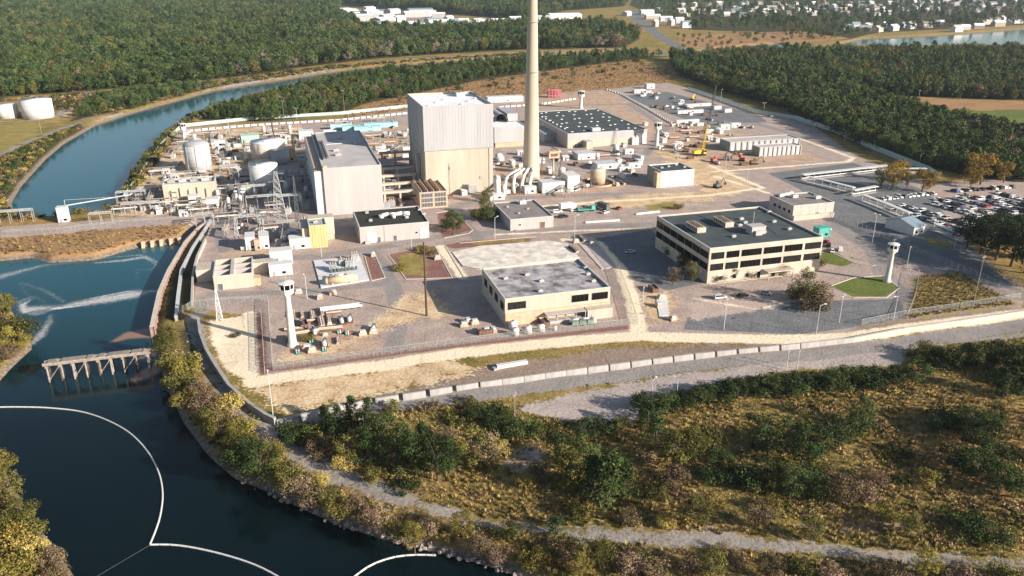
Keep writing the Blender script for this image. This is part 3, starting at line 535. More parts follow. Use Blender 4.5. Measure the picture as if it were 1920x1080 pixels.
x, y = B.roofspot(1417, 437); q = MB().box(x - 3.2, x + 3.2, y - 2, y + 2.4, B.zr, B.zr + 3.2).box(x - 3.4, x + 3.4, y - 2.2, y + 2.6, B.zr + 3.203, B.zr + 3.4).box(x - 2, x + 1, y - 3.2, y - 2.003, B.zr, B.zr + 1.8); q.build("penthouse", PALE, B.r)
for px, py in ((1373, 446), (1449, 418), (1388, 413), (1478, 432), (1430, 438), (1440, 400), (1385, 425), (1395, 420)):
    x, y = B.roofspot(px, py); ac(B.r, x, y, B.zr, 1.8, 1.4, .9)
m = MB()
for a, b in (((.35, .95), (.45, .55)), ((.75, .5), (.7, .2)), ((.25, .35), (.35, .12)), ((.55, .9), (.6, .6))): m.bar((w * a[0], d * a[1], B.zr + .12), (w * b[0], d * b[1], B.zr + .12), .1)
m.build("roof_conduit", GREY, B.r)
q = MB().bar((w * .62, d * .45, B.zr), (w * .62, d * .45, B.zr + 7), .09, 6).bar((w * .62, d * .45, B.zr + 5), (w * .60, d * .5, B.zr), .03).bar((w * .62, d * .45, B.zr + 5), (w * .66, d * .4, B.zr), .03); q.build("roof_mast", LGREY, B.r)
# annexe
B = Bld("brick_annexe", "low pinkish annexe with a brown-grey roof behind the office block", (1485, 413), 'L', (1485, 386), (1562, 378), (1434, 367), 'BL', mat("pinkish_block", (.50, .43, .39), .85, .15, .5), MAUVEROOF, .5); w, d, h = B.w, B.d, B.h
B.ribs('F', 4, PALE, .5, h, .08, "pilaster"); B.door('F', w * .6, 2, 3); m = MB().box(.1, w * 1.0, -1.2, -.003, 0, h * .32); m.build("plinth_band", CREAM, B.r)
for k in range(4): B.win('L', d * (.1 + .2 * k), d * (.2 + .2 * k), h * .4, h * .6)
for px, py in ((1470, 368), (1478, 366), (1487, 372), (1462, 370), (1530, 374)): x, y = B.roofspot(px, py); ac(B.r, x, y, B.zr, 3, 2.4, 1.6, WHITE)
# white box building
B = Bld("storage_building", "windowless white box building with a dark roof beyond the small brown-roofed one", (1238, 352), 'L', (1238, 322), (1299, 316), (1202, 310), 'BL', WHITE, TEALROOF, .5); w, d, h = B.w, B.d, B.h
m = MB().box(-2.5, -.003, -.1, 4, 0, h - .5); m.build("stair_tower", TANP, B.r); B.door('F', w * .25, 1.2, 2.2, LGREY); B.door('F', w * .55, 1.2, 2.2, LGREY); m = MB().box(-.12, -.003, 4.1, d - .1, 0, h - .1); m.build("side_cladding", mat("olive_grey_wall", (.30, .31, .25), .8, .2, .4), B.r)
for a, b in ((.2, .5), (.45, .6), (.75, .75), (.85, .4)): ac(B.r, w * a, d * b, B.zr, 1.6, 1.4, .7)
# warehouse
B = Bld("warehouse", "large low warehouse with a dark teal roof dotted with white skylights", (1064, 278), 'L', (1064, 251), (1215, 243), (1012, 209), 'BL', CREAM, TEALROOF, .3); w, d, h = B.w, B.d, B.h; WH = B
m = MB().box(-.1, w + .1, -.12, -.003, h * .55, h); m.build("wall_cladding", CLAD, B.r)
B.door('F', w * .905, 5.0, 7.0, mat("maroon_door", (.16, .05, .05), .6)); B.door('F', w * .84, 2.2, 3.2, DGREY); B.door('F', w * .10, 1.2, 2.6); B.door('F', w * .13, 1.2, 2.6); B.door('F', w * .16, 1.6, 2.8)
m = MB().box(w * .8, w * .88, -2.4, -.13, 0, 5).box(w * .86, w * .99, -.9, -.13, 0, 7.6); m.build("porch", WHITE, B.r); m = MB().box(w * .19, w * .27, -7, -.13, 0, 5.2); m.build("side_shed", CREAM, B.r)
for i in range(7):
    for j in range(6):
        x, y = w * (.1 + .8 * i / 6 + .03 * ((j * 7 + i) % 3)), d * (.08 + .84 * j / 5 + .02 * (i % 2)); MB().box(x - .9, x + .9, y - .6, y + .6, B.zr + .003, B.zr + .35, 0, .15, .15).build("skylight", WHITE, B.r)
for k in range(7): MB().box(w * .07, w * .07 + 1, d * (.2 + .09 * k), d * (.2 + .09 * k) + .9, B.zr + .003, B.zr + .7).build("roof_vents", WHITE, B.r)
x, y = B.roofspot(1111, 247); ac(B.r, x, y, B.zr, 6, 4, 2.4, WHITE)
m = MB().box(-9, -.003, d * .25, d * .55, 0, h * .6).box(-9.2, -.003, d * .24, d * .56, h * .6 + .003, h * .6 + .3); m.build("loading_bay", GREY, B.r)
# grey hangar block behind the stack
B = Bld("hangar_block", "plain pale grey hangar block between reactor and chimney", (927, 276), 'L', (927, 240), (988, 236), (929, 214), 'BL', CLAD, WHROOF, .4); w, d, h = B.w, B.d, B.h
m = MB(); n = 10
for k in range(n):
    a0, a1 = math.pi * k / n, math.pi * (k + 1) / n; c = w * .45
    m.add([(c + 5 * math.cos(a0), d * .35, h + 6 * math.sin(a0)), (c + 5 * math.cos(a1), d * .35, h + 6 * math.sin(a1)), (c + 5 * math.cos(a1), d * .9, h + 6 * math.sin(a1)), (c + 5 * math.cos(a0), d * .9, h + 6 * math.sin(a0))], [(0, 1, 2, 3)])
m.add([(w * .45 + 5 * math.cos(math.pi * k / n), d * .9, h + 6 * math.sin(math.pi * k / n)) for k in range(n + 1)], [tuple(range(n + 1))]); m.box(w * .45 + 5, w - .5, d * .4, d * .95, h + .15, h + 5.5); m.box(.5, w * .45 - 5, d * .4, d * .95, h + .15, h + 5.5)
m.build("vaulted_bay", CLAD, B.r)
m = MB().box(.3, w - .3, -1.5, -.003, 0, h * .22); m.build("plinth_band", TANP, B.r)
# low block at the intake
B = Bld("intake_block", "long low cream concrete block in front of the domed tank", (310, 384), 'L', (309, 347), (402, 339), (308, 336), 'BL', CREAM, PALE, .6); w, d, h = B.w, B.d, B.h
for k in range(4): ac(B.r, w * (.08 + .22 * k), d * .4, B.zr, 3.5, 2.4, 1.5, WHITE if k % 2 else GREY)
m = MB(); 
for k in range(1, 6): m.box(w * k / 6 - .4, w * k / 6 + .4, -.8, -.003, 0, h * (.8 - .1 * (k % 2)))
m.build("buttress", CREAM, B.r); B.door('F', w * .92, 2, 3)
# ochre tower building
B = Bld("ochre_tower_building", "narrow ochre-clad tower building at the corner of the turbine hall", (583, 466), 'L', (582, 424), (612, 422), (581, 411), 'BL', OCH, GREY, .3); w, d, h = B.w, B.d, B.h
B.ribs('F', 1.2, OCH, .2, h, .09); m = MB().box(-3, -.003, 2, d + 6, 0, h * .85).box(.2, w + 4, d + .003, d + 6, 0, h * 1.02); m.build("rear_wing", CREAM, B.r)
m = MB()
for k in range(6): m.box(w + .003, w + 1.6, .3 + k * .9, .9 + k * .9, k * h / 7 + .5, k * h / 7 + .65)
m.build("outside_stair", STEEL, B.r); ac(B.r, w * .3, d * .4, B.zr, 2, 1.6, 1)
# roofless basin building
B = Bld("basin_building", "roofless cream building with rust-red filter cells open on top", (403, 545), 'L', (402, 519), (473, 512), (401, 488), 'BL', CREAM, mat("rust_red_floor", (.33, .14, .10), .9, .3, .5), 2.2); w, d, h = B.w, B.d, B.h
m = MB().box(w * .43, w * .52, .3, d - .3, h - 2.1, h + .25)
for y in (.32, .62): m.box(.3, w * .43, d * y, d * y + .5, h - 2.1, h + .1).box(w * .52, w - .3, d * y, d * y + .5, h - 2.1, h + .1)
m.build("dividing_wall", PALE, B.r)
for i, (a, b) in enumerate(((.1, .4), (.25, .45), (.6, .4), (.78, .5), (.15, .75), (.65, .8), (.8, .15), (.2, .1))): MB().cyl(w * a, d * b, h - 2.2, h - .9, .9, n=10).bar((w * a, d * b, h - 1.2), (w * a + 2.5, d * b, h - 1.2), .3, 8).build("filter_pump", TANP if i % 2 else PINK, B.r)
MB().box(-7, -.003, d * .55, d * 1.0, 0, h * .9).build("side_wing", CREAM, B.r); MB().box(w + .003, w + 8, d * .75, d * 1.0, 0, h * .8).build("side_wing", CREAM, B.r); B.door('F', w * .15, 1.8, 2.6)
m = MB().box(w + .003, w + 2.6, 1, 5, 0, 3); m.build("lean_to", TANP, B.r)
# louvred cooler with grid front
B = Bld("cooling_unit", "tan framed cooler with a grid of dark louvres below the reactor wall", (788, 392), 'L', (786, 362), (838, 357), (766, 341), 'BL', TANP, RUST, .3); w, d, h = B.w, B.d, B.h
for i in range(2):
    for j in range(3): B.win('F', w * (.06 + .48 * i), w * (.46 + .48 * i), h * (.1 + .3 * j), h * (.34 + .3 * j), DGREY, CREAM, 3, "louvre")
m = MB()
for k in range(4): m.box(1 + k * (w - 2) / 4, 1.3 + k * (w - 2) / 4, .2, d - .2, h + .15, h + 1.2)
m.build("roof_frames", TANP, B.r)
# pair of vaults
for i, (base, FL, FR, BL, lab) in enumerate([((1368, 284), (1366, 267), (1486, 255), (1358, 259), "longer concrete storage vault with a row of pale bays, at the back"), ((1423, 294), (1422, 277), (1510, 275), (1404, 272), "shorter concrete storage vault with pale bays, in front of the longer one")]):
    B = Bld("storage_vault", lab, base, 'L', FL, FR, BL, 'BL', PALE, GREYROOF, .3, "vault", R(15)); B.r["group"] = "concrete storage vaults"; w, d, h = B.w, B.d, B.h; n = 12 if i == 0 else 9
    for k in range(n): B.win('F', w * (k + .22) / n, w * (k + .72) / n, .3, h * .78, WHITE, PALE, 0, "bay_door", .1)
    m = MB()
    for k in range(n + 1): m.box(w * k / n - .25, w * k / n + .25, -.5, -.003, 0, h)
    m.build("buttress", PALE, B.r)
    m = MB().box(-.1, -.003, .2, d - .2, .2, h - .2); m.build("end_wall", mat("olive_grey_wall", (.3, .31, .25)), B.r)
# small white service boxes
def gable(name, label, px, py, wd, dp, ht, rise, wallm, roofm, th=TH, group=None, cat="house", win=2, chim=False):
    t = thing(name, G(px, py), th, label, cat, group); m = MB().box(-wd / 2, wd / 2, 0, dp, -.3, ht); m.add([(-wd / 2, .0, ht), (-wd / 2, dp, ht), (-wd / 2, dp / 2, ht + rise)], [(0, 2, 1)]); m.add([(wd / 2, .0, ht), (wd / 2, dp, ht), (wd / 2, dp / 2, ht + rise)], [(0, 1, 2)]); m.build("wall", wallm, t)
    e = .5; q = MB(); a = wd / 2 + e; k = rise / (dp / 2)
    q.add([(-a, -e, ht - e * k + .02), (a, -e, ht - e * k + .02), (a, dp / 2, ht + rise + .02), (-a, dp / 2, ht + rise + .02), (-a, dp + e, ht - e * k + .02), (a, dp + e, ht - e * k + .02), (-a, -e, ht - e * k + .25), (a, -e, ht - e * k + .25), (a, dp / 2, ht + rise + .25), (-a, dp / 2, ht + rise + .25), (-a, dp + e, ht - e * k + .25), (a, dp + e, ht - e * k + .25)],
          [(6, 7, 8, 9), (9, 8, 11, 10), (0, 3, 2, 1), (3, 4, 5, 2), (0, 1, 7, 6), (5, 4, 10, 11), (0, 6, 9, 3), (3, 9, 10, 4), (1, 2, 8, 7), (2, 5, 11, 8)]); rf = q.build("roof", roofm, t)
    for k in range(win):
        u = -wd / 2 + wd * (k + .5) / win; f = MB().box(u - .8, u + .8, -.08, -.003, 1., 2.3).build("window", LGREY, t); MB().box(u - .65, u + .65, -.1, -.081, 1.12, 2.18).build("pane", GLASS, f)
    if chim: MB().box(wd * .2, wd * .2 + .9, dp * .5, dp * .5 + .9, ht, ht + rise + 1.2).build("chimney", RUST, t)
    return t
t = gable("gatehouse", "white gatehouse with a long blue-grey roof beside the car park", 1722, 440, 8, 15, 4.0, 2.4, WHITE, BLUEROOF, R(16), None, "building"); t.rotation_euler.z = R(30)
def cabin(px, py, w, d, h, label, wallm=None, th=TH, cat="cabin", roofm=None, door=True, name="site_cabin", group=None, slats=0):
    t = thing(name, G(px, py), th, label, cat, group); wm = wallm or WHITE
    MB().box(-w / 2, w / 2, 0, d, .25, h).build("body", wm, t); MB().box(-w / 2 - .15, w / 2 + .15, -.15, d + .15, h + .003, h + .2).build("roof", roofm or wm, t)
    MB().box(-w / 2 + .2, w / 2 - .2, .2, d - .2, -.1, .247).build("skids", DGREY, t)
    if door:
        MB().box(-w * .35, -w * .35 + 1., -.07, -.003, .3, min(h - .3, 2.3)).build("door", GREY, t); MB().box(w * .05, w * .05 + min(1.4, w * .3), -.07, -.003, 1.1, min(h - .4, 2.1)).build("window", GLASS, t)
    if slats:
        m = MB()
        for k in range(slats): m.box(-w / 2 + w * (k + .5) / slats - .06, -w / 2 + w * (k + .5) / slats + .06, -.06, -.003, .4, h - .2)
        m.build("ribs", wm, t)
    return t
CAB = [(471, 470, 4, 8, 6, "taller white plant cabin between the sand bins and the ochre tower", WHITE), (497, 468, 4, 7, 6, "second white plant cabin left of the ochre tower", WHITE), (484, 471, 2.4, 5, 5, "slim tan cabin squeezed between two white plant cabins", TANP), (564, 468, 9, 6, 5, "wide white cabin against the ochre tower", WHITE), (457, 470, 2.2, 2, 1.4, "tiny white cabinet beside the plant cabins", WHITE),
       (529, 497, 9, 5.5, 6, "white equipment house with a dark gap, rear half", WHITE), (528, 518, 9, 4, 5, "white equipment house with a dark gap, front half", WHITE), (512, 512, 5, 9, 3, "grey container in shadow beside the white equipment house", GREY),
       (1075, 360, 7, 11, 9, "tall white box house with a louvred front right of the chimney", WHITE), (1038, 362, 13, 8, 6, "grey cube house at the foot of the chimney", LGREY), (995, 364, 6.5, 4, 4, "low white cabin at the foot of the chimney", WHITE), (120, 418, 4.6, 4, 7.5, "white cabin standing on the canal dam", WHITE),
       (508, 300, 8, 6, 8, "pale cabin behind the white tank", PALE), (545, 303, 7, 9, 8, "tan block behind the turbine hall corner", TANP), (575, 262, 10, 8, 6, "white shed at the far end of the turbine hall", WHITE), (470, 268, 12, 8, 5, "mint green container by the sandy yard", mat("mint_paint", (.42, .66, .52), .7)), (410, 275, 9, 5, 4, "white container beside blue drums in the sandy yard", WHITE),
       (400, 392, 6, 6, 5, "white pump cabin among the intake gear", WHITE), (365, 388, 5, 5, 5.5, "white cabin beside the intake channel wall", WHITE), (357, 401, 3, 3, 3.5, "small white kiosk by the dam road", WHITE),
       (1140, 318, 14, 9, 3.5, "long pale blue-grey trailer by the tan tank", LGREY), (1100, 300, 12, 10, 4, "pale trailer behind the chimney", LGREY), (1180, 290, 6, 4, 3.4, "white box trailer in the yard before the warehouse", WHITE), (1190, 316, 8, 4, 3, "small white container near the white box building", WHITE), (1172, 322, 7, 3, 2.6, "low white tank trailer near the white box building", WHITE),
       (1545, 446, 6, 4.5, 4.5, "turquoise container behind the office block", TEAL), (1360, 244, 8, 4, 4, "white cabin on the far dark yard", WHITE), (1380, 240, 8, 4, 3.4, "second white container on the far dark yard", WHITE), (1220, 167, 9, 6, 5, "white shed at the far gate", WHITE), (1200, 175, 12, 6, 3.4, "white container row end at the far yard", WHITE),
       (1310, 200, 26, 3, 2.4, "long white trailer at the right of the far yard", WHITE), (1295, 213, 24, 3, 2.6, "long white container in the middle of the far yard", WHITE), (1290, 231, 20, 3, 2.4, "nearest long white container of the far yard", WHITE), (1385, 168, 20, 5, 4, "pale shed under the trees at the far yard", PALE),
       (948, 192, 34, 9, 5, "long white shed behind the reactor roof", WHITE), (1265, 515, 3, 3, 2, "white cabinet on the ground before the office block", WHITE)]
for c in CAB: cabin(*c[:5], c[5], c[6], slats=int(c[2] / 1.2))
for i, (px, py, wd) in enumerate([(640, 243, 16), (660, 246, 14), (715, 240, 26), (690, 247, 20)]):
    cabin(px, py, wd, 5, 3.6, ["striped pale blue sheeted shelter, leftmost behind the turbine hall", "second pale blue sheeted shelter behind the turbine hall", "long pale blue sheeted shelter, rightmost behind the turbine hall", "low pale blue sheeted shelter before the long one"][i], CYAN, TH, "shelter", [WHITE, CYAN, CYAN, CYAN][i], False, "sheeted_shelter", "pale blue shelters", 8)
# ------------------------------------------------------------------ chimney and tanks
def chimney():
    x, y = G(996, 346); y += 5; t = thing("chimney", (x, y), 0, "very tall tapering concrete chimney beside the reactor building", "chimney"); H = 114.; r0, r1 = 5.1, 2.2
    pr = [(r0 + (r1 - r0) * (k / 20) ** .85, H * k / 20) for k in range(21)]; MB().lathe(pr, 40).build("shaft", mat("chimney_concrete", (.455, .405, .325), .85, .10, .06, (.365, .32, .25), streak=1), t, True)
    for z in (62, 88, 108):
        r = r0 + (r1 - r0) * (z / H) ** .85; m = MB().lathe([(r + .02, z), (r + .7, z + .1), (r + .7, z + .3), (r + .02, z + .35)], 32); m.build("gallery", GREY, t)
    for k in range(1, 46):
        q = MB(); z = H * k / 46; r = r0 + (r1 - r0) * (z / H) ** .85; q.lathe([(r - .05, z - .06), (r + .035, z - .04), (r + .035, z + .04), (r - .05, z + .06)], 32); q.build("concrete_seam", CONC, t)
    MB().lathe([(r1 + .02, H - 2), (r1 + .35, H - 1.6), (r1 + .35, H), (r1 - .3, H + .02)], 32).build("cap_ring", DGREY, t)
    m = MB()
    for k in range(100): z = 1 + k * 1.1; r = r0 + (r1 - r0) * (z / H) ** .85 + .25; m.box(-.3 + r * .5, .3 + r * .5, -r * .87 - .1, -r * .87, z, z + .08)
    m.build("ladder", STEEL, t); MB().box(-3, 3, -r0 - 1.5, -r0 + 1.2, 0, 4).build("base_vestibule", CONC, t); MB().lathe([(r0 + 1.5, -.3), (r0 + 1.5, 1.2), (r0 + .9, 1.3), (r0 - .4, 1.35)], 32).build("footing", CONC, t)
chimney()
def tank(px, py, ytop, wpx, label, m, roof='dome', rm=None, rings=3, cat="tank", name="storage_tank", group=None):
    P = G(px, py); dist = math.hypot(P[0], P[1], CAMH); r = wpx / 2 / FPX * dist; h = HFIT((px, py), ytop); u = math.hypot(*P); c = (P[0] * (1 + r / u), P[1] * (1 + r / u))
    t = thing(name, c, rnd.random() * 6, label, cat, group); MB().lathe([(r, -.3), (r, h)], 48).build("shell", m, t, True)
    cap = h * .09 if roof == 'dome' else .25; pr = [(r + .06, h + .003), (r + .06, h + .15)] + [(r * math.cos(a), h + .15 + cap * 1.6 * math.sin(a)) for a in [R(v) for v in (15, 30, 50, 70, 88)]]
    if roof == 'flat': pr = [(r + .06, h + .003), (r + .06, h + .2), (.05, h + r * .08)]
    MB().lathe(pr, 48).build("tank_roof", rm or m, t, True)
    q = MB()
    for k in range(rings): z = h * (k + 1) / (rings + 1); q.lathe([(r + .003, z), (r + .1, z + .05), (r + .1, z + .15), (r + .003, z + .2)], 48)
    q.build("ring_seam", m, t)
    q = MB().bar((r + .5, -.25, 0), (r + .5, -.25, h + 1), .05).bar((r + .5, .25, 0), (r + .5, .25, h + 1), .05)
    for k in range(int(h / .6)): q.bar((r + .5, -.25, k * .6), (r + .5, .25, k * .6), .03)
    q.build("ladder", STEEL, t); q = MB(); n = 24
    for k in range(n): a = 2 * math.pi * k / n; b = 2 * math.pi * (k + 1) / n; q.bar((r * .98 * math.cos(a), r * .98 * math.sin(a), h + .1), (r * .98 * math.cos(a), r * .98 * math.sin(a), h + 1.2), .04).bar((r * .98 * math.cos(a), r * .98 * math.sin(a), h + 1.2), (r * .98 * math.cos(b), r * .98 * math.sin(b), h + 1.2), .04)
    q.build("railing", STEEL, t); MB().cyl(r * .5, 0, h, h + 1.1 + cap, .4, n=10).build("vent", STEEL, t); return t, r, h
t, r, h = tank(375, 324, 275, 42, "domed grey cylindrical tank with dark vertical stripes near the canal", mat("tank_grey", (.50, .51, .52), .6, .08, .3, streak=1), 'dome', CLAD)
for a in (-2.1, -1.2, -.4): pass
q = MB()
for k in range(8): a = k * math.pi / 4; q.box(r * math.cos(a) - .2, r * math.cos(a) + .2, r * math.sin(a) - .2, r * math.sin(a) + .2, 0, h)
q.build("stiffener", GREY, t)
tank(499, 362, 315, 50, "white flat-topped tank standing in the shadow beside the turbine hall", WHITE, 'flat', WHROOF)
tank(506, 306, 271, 60, "broad pale tan tank behind the white tank", mat("pale_tan_paint", (.66, .57, .48), .7, .1, .3), 'flat', WHROOF)
tank(527, 310, 284, 32, "small grey-white tank tucked beside the broad tan tank", CLAD, 'flat')
tank(17, 223, 199, 31, "smaller white oil tank at the left edge across the canal", WHITE, 'flat', WHROOF); tank(74, 224, 191, 46, "larger white oil tank at the left edge across the canal", WHITE, 'flat', WHROOF)
t, r, h = tank(1120, 347, 322, 28, "squat tan tank standing in a dark round pit", TANP, 'flat', mat("pale_tan_paint", (.66, .57, .48)))
MB().lathe([(r * 2.2, -.2), (r * 2.2, .9), (r * 2.1, .9), (r * 2.1, .05)], 40).build("bund_wall", TANP, t); MB().lathe([(r * 2.08, .03), (r * 2.08, .06), (.05, .061)], 40).build("bund_floor", DWOOD, t)
tank(933, 372, 336, 11, "slim white upright vessel on a white block left of the chimney", WHITE, 'dome', None, 2, "vessel", "upright_vessel"); cabin(933, 376, 8, 5, 3, "white block under the slim upright vessel", WHITE)
tank(434, 372, 352, 12, "small dark upright drum below the white tank", DGREY, 'dome', None, 1, "vessel", "upright_vessel"); tank(470, 372, 350, 18, "pale green upright drum in the shaded plant yard", mat("pale_green", (.45, .5, .38), .7), 'flat', None, 1, "vessel", "upright_vessel"); tank(455, 376, 355, 14, "white upright drum in the shaded plant yard", WHITE, 'flat', None, 1, "vessel", "upright_vessel")
# curved white ducts to the stack
t = thing("flue_ducts", G(965, 362), TH, "bundle of bent white flue ducts leading to the chimney foot", "duct")
for i in range(4):
    pts = [(-6 + i * 5, -3 + i, 0), (-6 + i * 5, -2 + i, 4 + i % 2), (-4 + i * 5, 4, 7 + (i % 2) * 1.5), (2 + i * 4, 11, 8.5), (8 + i * 2.4, 16, 9)]; q = MB().path(pts, .95, 12)
    for p in pts[1:-1]: q.ball(p, .95, 12)
    q.build("duct", WHITE, t, True)
MB().box(-9, 15, -4, -2.5, 0, .6).build("duct_plinth", RUST, t)
# tan lifting block
t = thing("hoist_tower", G(1037, 330), TH, "tan hoist head on a single pale column beside the chimney", "hoist"); MB().bar((0, 0, 0), (0, 0, 11), .5, 10).build("column", CREAM, t); MB().box(-3.4, 3.4, -1.5, 2, 11, 15, 0, .4).build("hoist_head", TANP, t); MB().box(-2.2, 2.2, -1.6, -1.503, 12, 13.8).build("hoist_opening", RUST, t); MB().bar((-6, 3, 0), (-6, 3, 12), .3).bar((6, 4, 0), (6, 4, 12), .3).bar((-6, 3, 12), (6, 4, 12), .3).build("gantry_frame", RUST, t)
# ------------------------------------------------------------------ walls, fences, barriers
def chain(pts, z=0.): return [Vector((*G(a, b, z), 0)) for a, b in pts]
def resample(Q, step):
    out = [Q[0]]; acc = 0.
    for a, b in zip(Q[:-1], Q[1:]):
        L = (b - a).length; n = max(1, round(L / step)); out += [a.lerp(b, (k + 1) / n) for k in range(n)]
    return out
def ribbon(m, Q, hw, z0, z1, mi=0):
    """solid strip along a polyline"""
    n = len(Q); L = []; Rr = []
    for i in range(n):
        d = (Q[min(i + 1, n - 1)] - Q[max(i - 1, 0)]).normalized(); nn = Vector((-d.y, d.x, 0)) * hw; L.append(Q[i] + nn); Rr.append(Q[i] - nn)
    v = [(p.x, p.y, z0) for p in L] + [(p.x, p.y, z0) for p in Rr] + [(p.x, p.y, z1) for p in L] + [(p.x, p.y, z1) for p in Rr]; f = []
    for i in range(n - 1): f += [(2 * n + i, 3 * n + i, 3 * n + i + 1, 2 * n + i + 1), (i, 2 * n + i, 2 * n + i + 1, i + 1), (n + i, n + i + 1, 3 * n + i + 1, 3 * n + i)]
    f += [(0, n, 3 * n, 2 * n), (n - 1, 3 * n - 1, 4 * n - 1, 2 * n - 1)[::-1] if False else (n - 1, 3 * n - 1, 4 * n - 1, 2 * n - 1)]
    m.add(v, f, mi); return m
POSTM = {}
def fence(pts, h, label, m=None, step=3.2, z=0., cat="fence", name="chain_link_fence", pm=None, pr=.06):
    Q = [Vector((*G(a, b, 0), 0)) for a, b in pts]; L = sum((b - a).length for a, b in zip(Q[:-1], Q[1:])); step = max(step, L / 95); Q = resample(Q, step); o = Q[0]; t = thing(name, (o.x, o.y), 0, label, cat, None, z); Q = [q - o for q in Q]
    ribbon(MB(), Q, .025, .05, h).build("fence_mesh", m or LINK, t)
    q = MB(); q.path([(p.x, p.y, h + .03) for p in Q], .05, 4); q.build("top_rail", pm or STEEL, t)
    k = (h, pr, (pm or STEEL).name)
    if k not in POSTM: POSTM[k] = MB().bar((0, 0, -.3), (0, 0, h + .25), pr, 6).build("post_pattern", pm or STEEL).data; bpy.data.objects.remove(bpy.data.objects["post_pattern"])
    for p in Q: c = obj("post", POSTM[k], t); c.location = p
    return t
def wall(pts, hw, h, label, m, z0=-.3, cat="wall", name="perimeter_wall", cap=None, ribs=0., zp=0.):
    Q = [Vector((*G(a, b, zp), 0)) for a, b in pts]; o = Q[0]; t = thing(name, (o.x, o.y), 0, label, cat); Q = [q - o for q in resample(Q, 4)]
    ribbon(MB(), Q, hw, z0, h).build("body", m, t); ribbon(MB(), Q, hw + .12, h + .003, h + .18).build("coping", cap or m, t)
    if ribs:
        q = MB()
        for a, b in zip(Q[:-1], Q[1:]):
            d = (b - a).normalized(); n = Vector((-d.y, d.x, 0))
            for s in (-1, 1): p = a + n * s * (hw + .1); q.bar((p.x, p.y, z0), (p.x, p.y, h), ribs, 6)
        q.build("ribs", m, t)
    return t
BARW = mat("weathered_barrier", (.37, .355, .34), .85, .18, .5, streak=1)
WARM = mat("warm_pale_concrete", (.58, .50, .42), .85, .15, .4, streak=1)
bar = MB().add([(-3.3, -.8, -.2), (3.3, -.8, -.2), (3.3, .8, -.2), (-3.3, .8, -.2), (-3.3, -.75, .4), (3.3, -.75, .4), (3.3, .75, .4), (-3.3, .75, .4), (-3.3, -.32, 1.7), (3.3, -.32, 1.7), (3.3, .32, 1.7), (-3.3, .32, 1.7)],
    [(0, 1, 5, 4), (1, 2, 6, 5), (2, 3, 7, 6), (3, 0, 4, 7), (4, 5, 9, 8), (5, 6, 10, 9), (6, 7, 11, 10), (7, 4, 8, 11), (8, 9, 10, 11)]).build("concrete_barrier", BARW)
def lay(pts, label, group, first=[True], step=7.1, nth="{} from the left"):
    Q = resample(chain(pts), step); n = len(Q) - 1
    for i in range(n):
        a, b = Q[i], Q[i + 1]; o = bar if first[0] else bar.copy()
        if not first[0]: COL.objects.link(o)
        first[0] = False; o.location = (a + b) / 2; o.rotation_euler.z = math.atan2(b.y - a.y, b.x - a.x)
        lab = label.format(NTH[i] + " from the left" if i < n / 2 else ("last at the right" if i == n - 1 else NTH[n - 1 - i] + " from the right"))
        tag(o, lab, "barrier", group)
lay([(523, 797), (600, 778), (700, 757), (900, 726), (1100, 698), (1300, 672), (1500, 652), (1600, 641)], "pale concrete road barrier outside the perimeter, {}", "barriers along the outer perimeter road")
wall([(373, 606), (377, 635), (388, 665), (402, 690), (430, 733), (468, 768), (500, 790), (517, 798)], .35, 2.3, "curved pale perimeter wall above the canal bank", BARW)
wall([(1600, 641), (1700, 622), (1800, 608), (1920, 590), (2120, 560)], .35, 1.5, "pale perimeter wall running off to the right edge", WARM)
fence([(362, 576), (430, 570), (503, 565), (508, 640), (512, 694)], 2.6, "chain-link fence around the corner yard of the white watchtower", step=2.6)
fence([(512, 694), (700, 668), (900, 642), (1050, 625), (1195, 608)], 2.4, "chain-link fence along the front of the paved yard", step=3)
fence([(490, 592), (494, 650), (497, 703)], 2.4, "short inner fence beside the cream sand bank", step=2.6)
fence([(1195, 608), (1180, 560), (1160, 508), (1118, 458), (1070, 446)], 2.4, "chain-link fence right of the stained workshop", step=3)
fence([(1545, 402), (1600, 424), (1640, 440), (1720, 475), (1830, 520), (1930, 566)], 2.6, "long chain-link fence from the annexe to the right edge", step=3)
fence([(1755, 452), (1830, 487), (1935, 548)], 2.8, "second chain-link fence in front of the dark grove", step=3)
fence([(1615, 610), (1700, 592), (1800, 578), (1915, 560)], 2.2, "chain-link fence before the yellow meadow", step=3)
fence([(1722, 517), (1715, 560), (1700, 598)], 2.4, "short fence on the left of the yellow meadow", step=3)
fence([(1490, 224), (1560, 247), (1640, 282), (1740, 322), (1760, 335)], 3.4, "tall pale mesh fence in front of the right-hand wood", LINKP, 4)
fence([(1290, 168), (1350, 188), (1420, 213), (1490, 224)], 3., "pale mesh fence behind the far yard", LINKP, 4)
fence([(350, 238), (470, 225), (640, 215), (780, 200)], 2.6, "pale fence along the back of the plant before the dry field", LINKP, 4)
fence([(232, 375), (262, 335), (300, 278), (340, 240)], 2.8, "pale mesh fence on the canal side of the plant", LINKP, 4)
fence([(0, 440), (120, 434), (230, 421), (392, 410)], 2.2, "chain-link fence along the dam road", step=3)
fence([(330, 602), (345, 585), (362, 576)], 2.4, "short fence joining the outfall wall to the yard", step=2.5)
wall([(286, 618), (290, 598), (300, 552), (317, 512), (348, 459), (372, 432), (397, 414)], .6, 1.2, "long rust-brown sheet-pile wall beside the outfall basin", mat("sheet_pile", (.30, .20, .17), .85, .35, .6), -5, "wall", "sheet_pile_wall", WARM, .35)
wall([(331, 602), (335, 560), (341, 512), (362, 470), (388, 430), (400, 408)], .45, 1.5, "raised grey walkway wall behind the sheet piles", STEEL, -.3, "wall", "walkway_wall", LGREY)
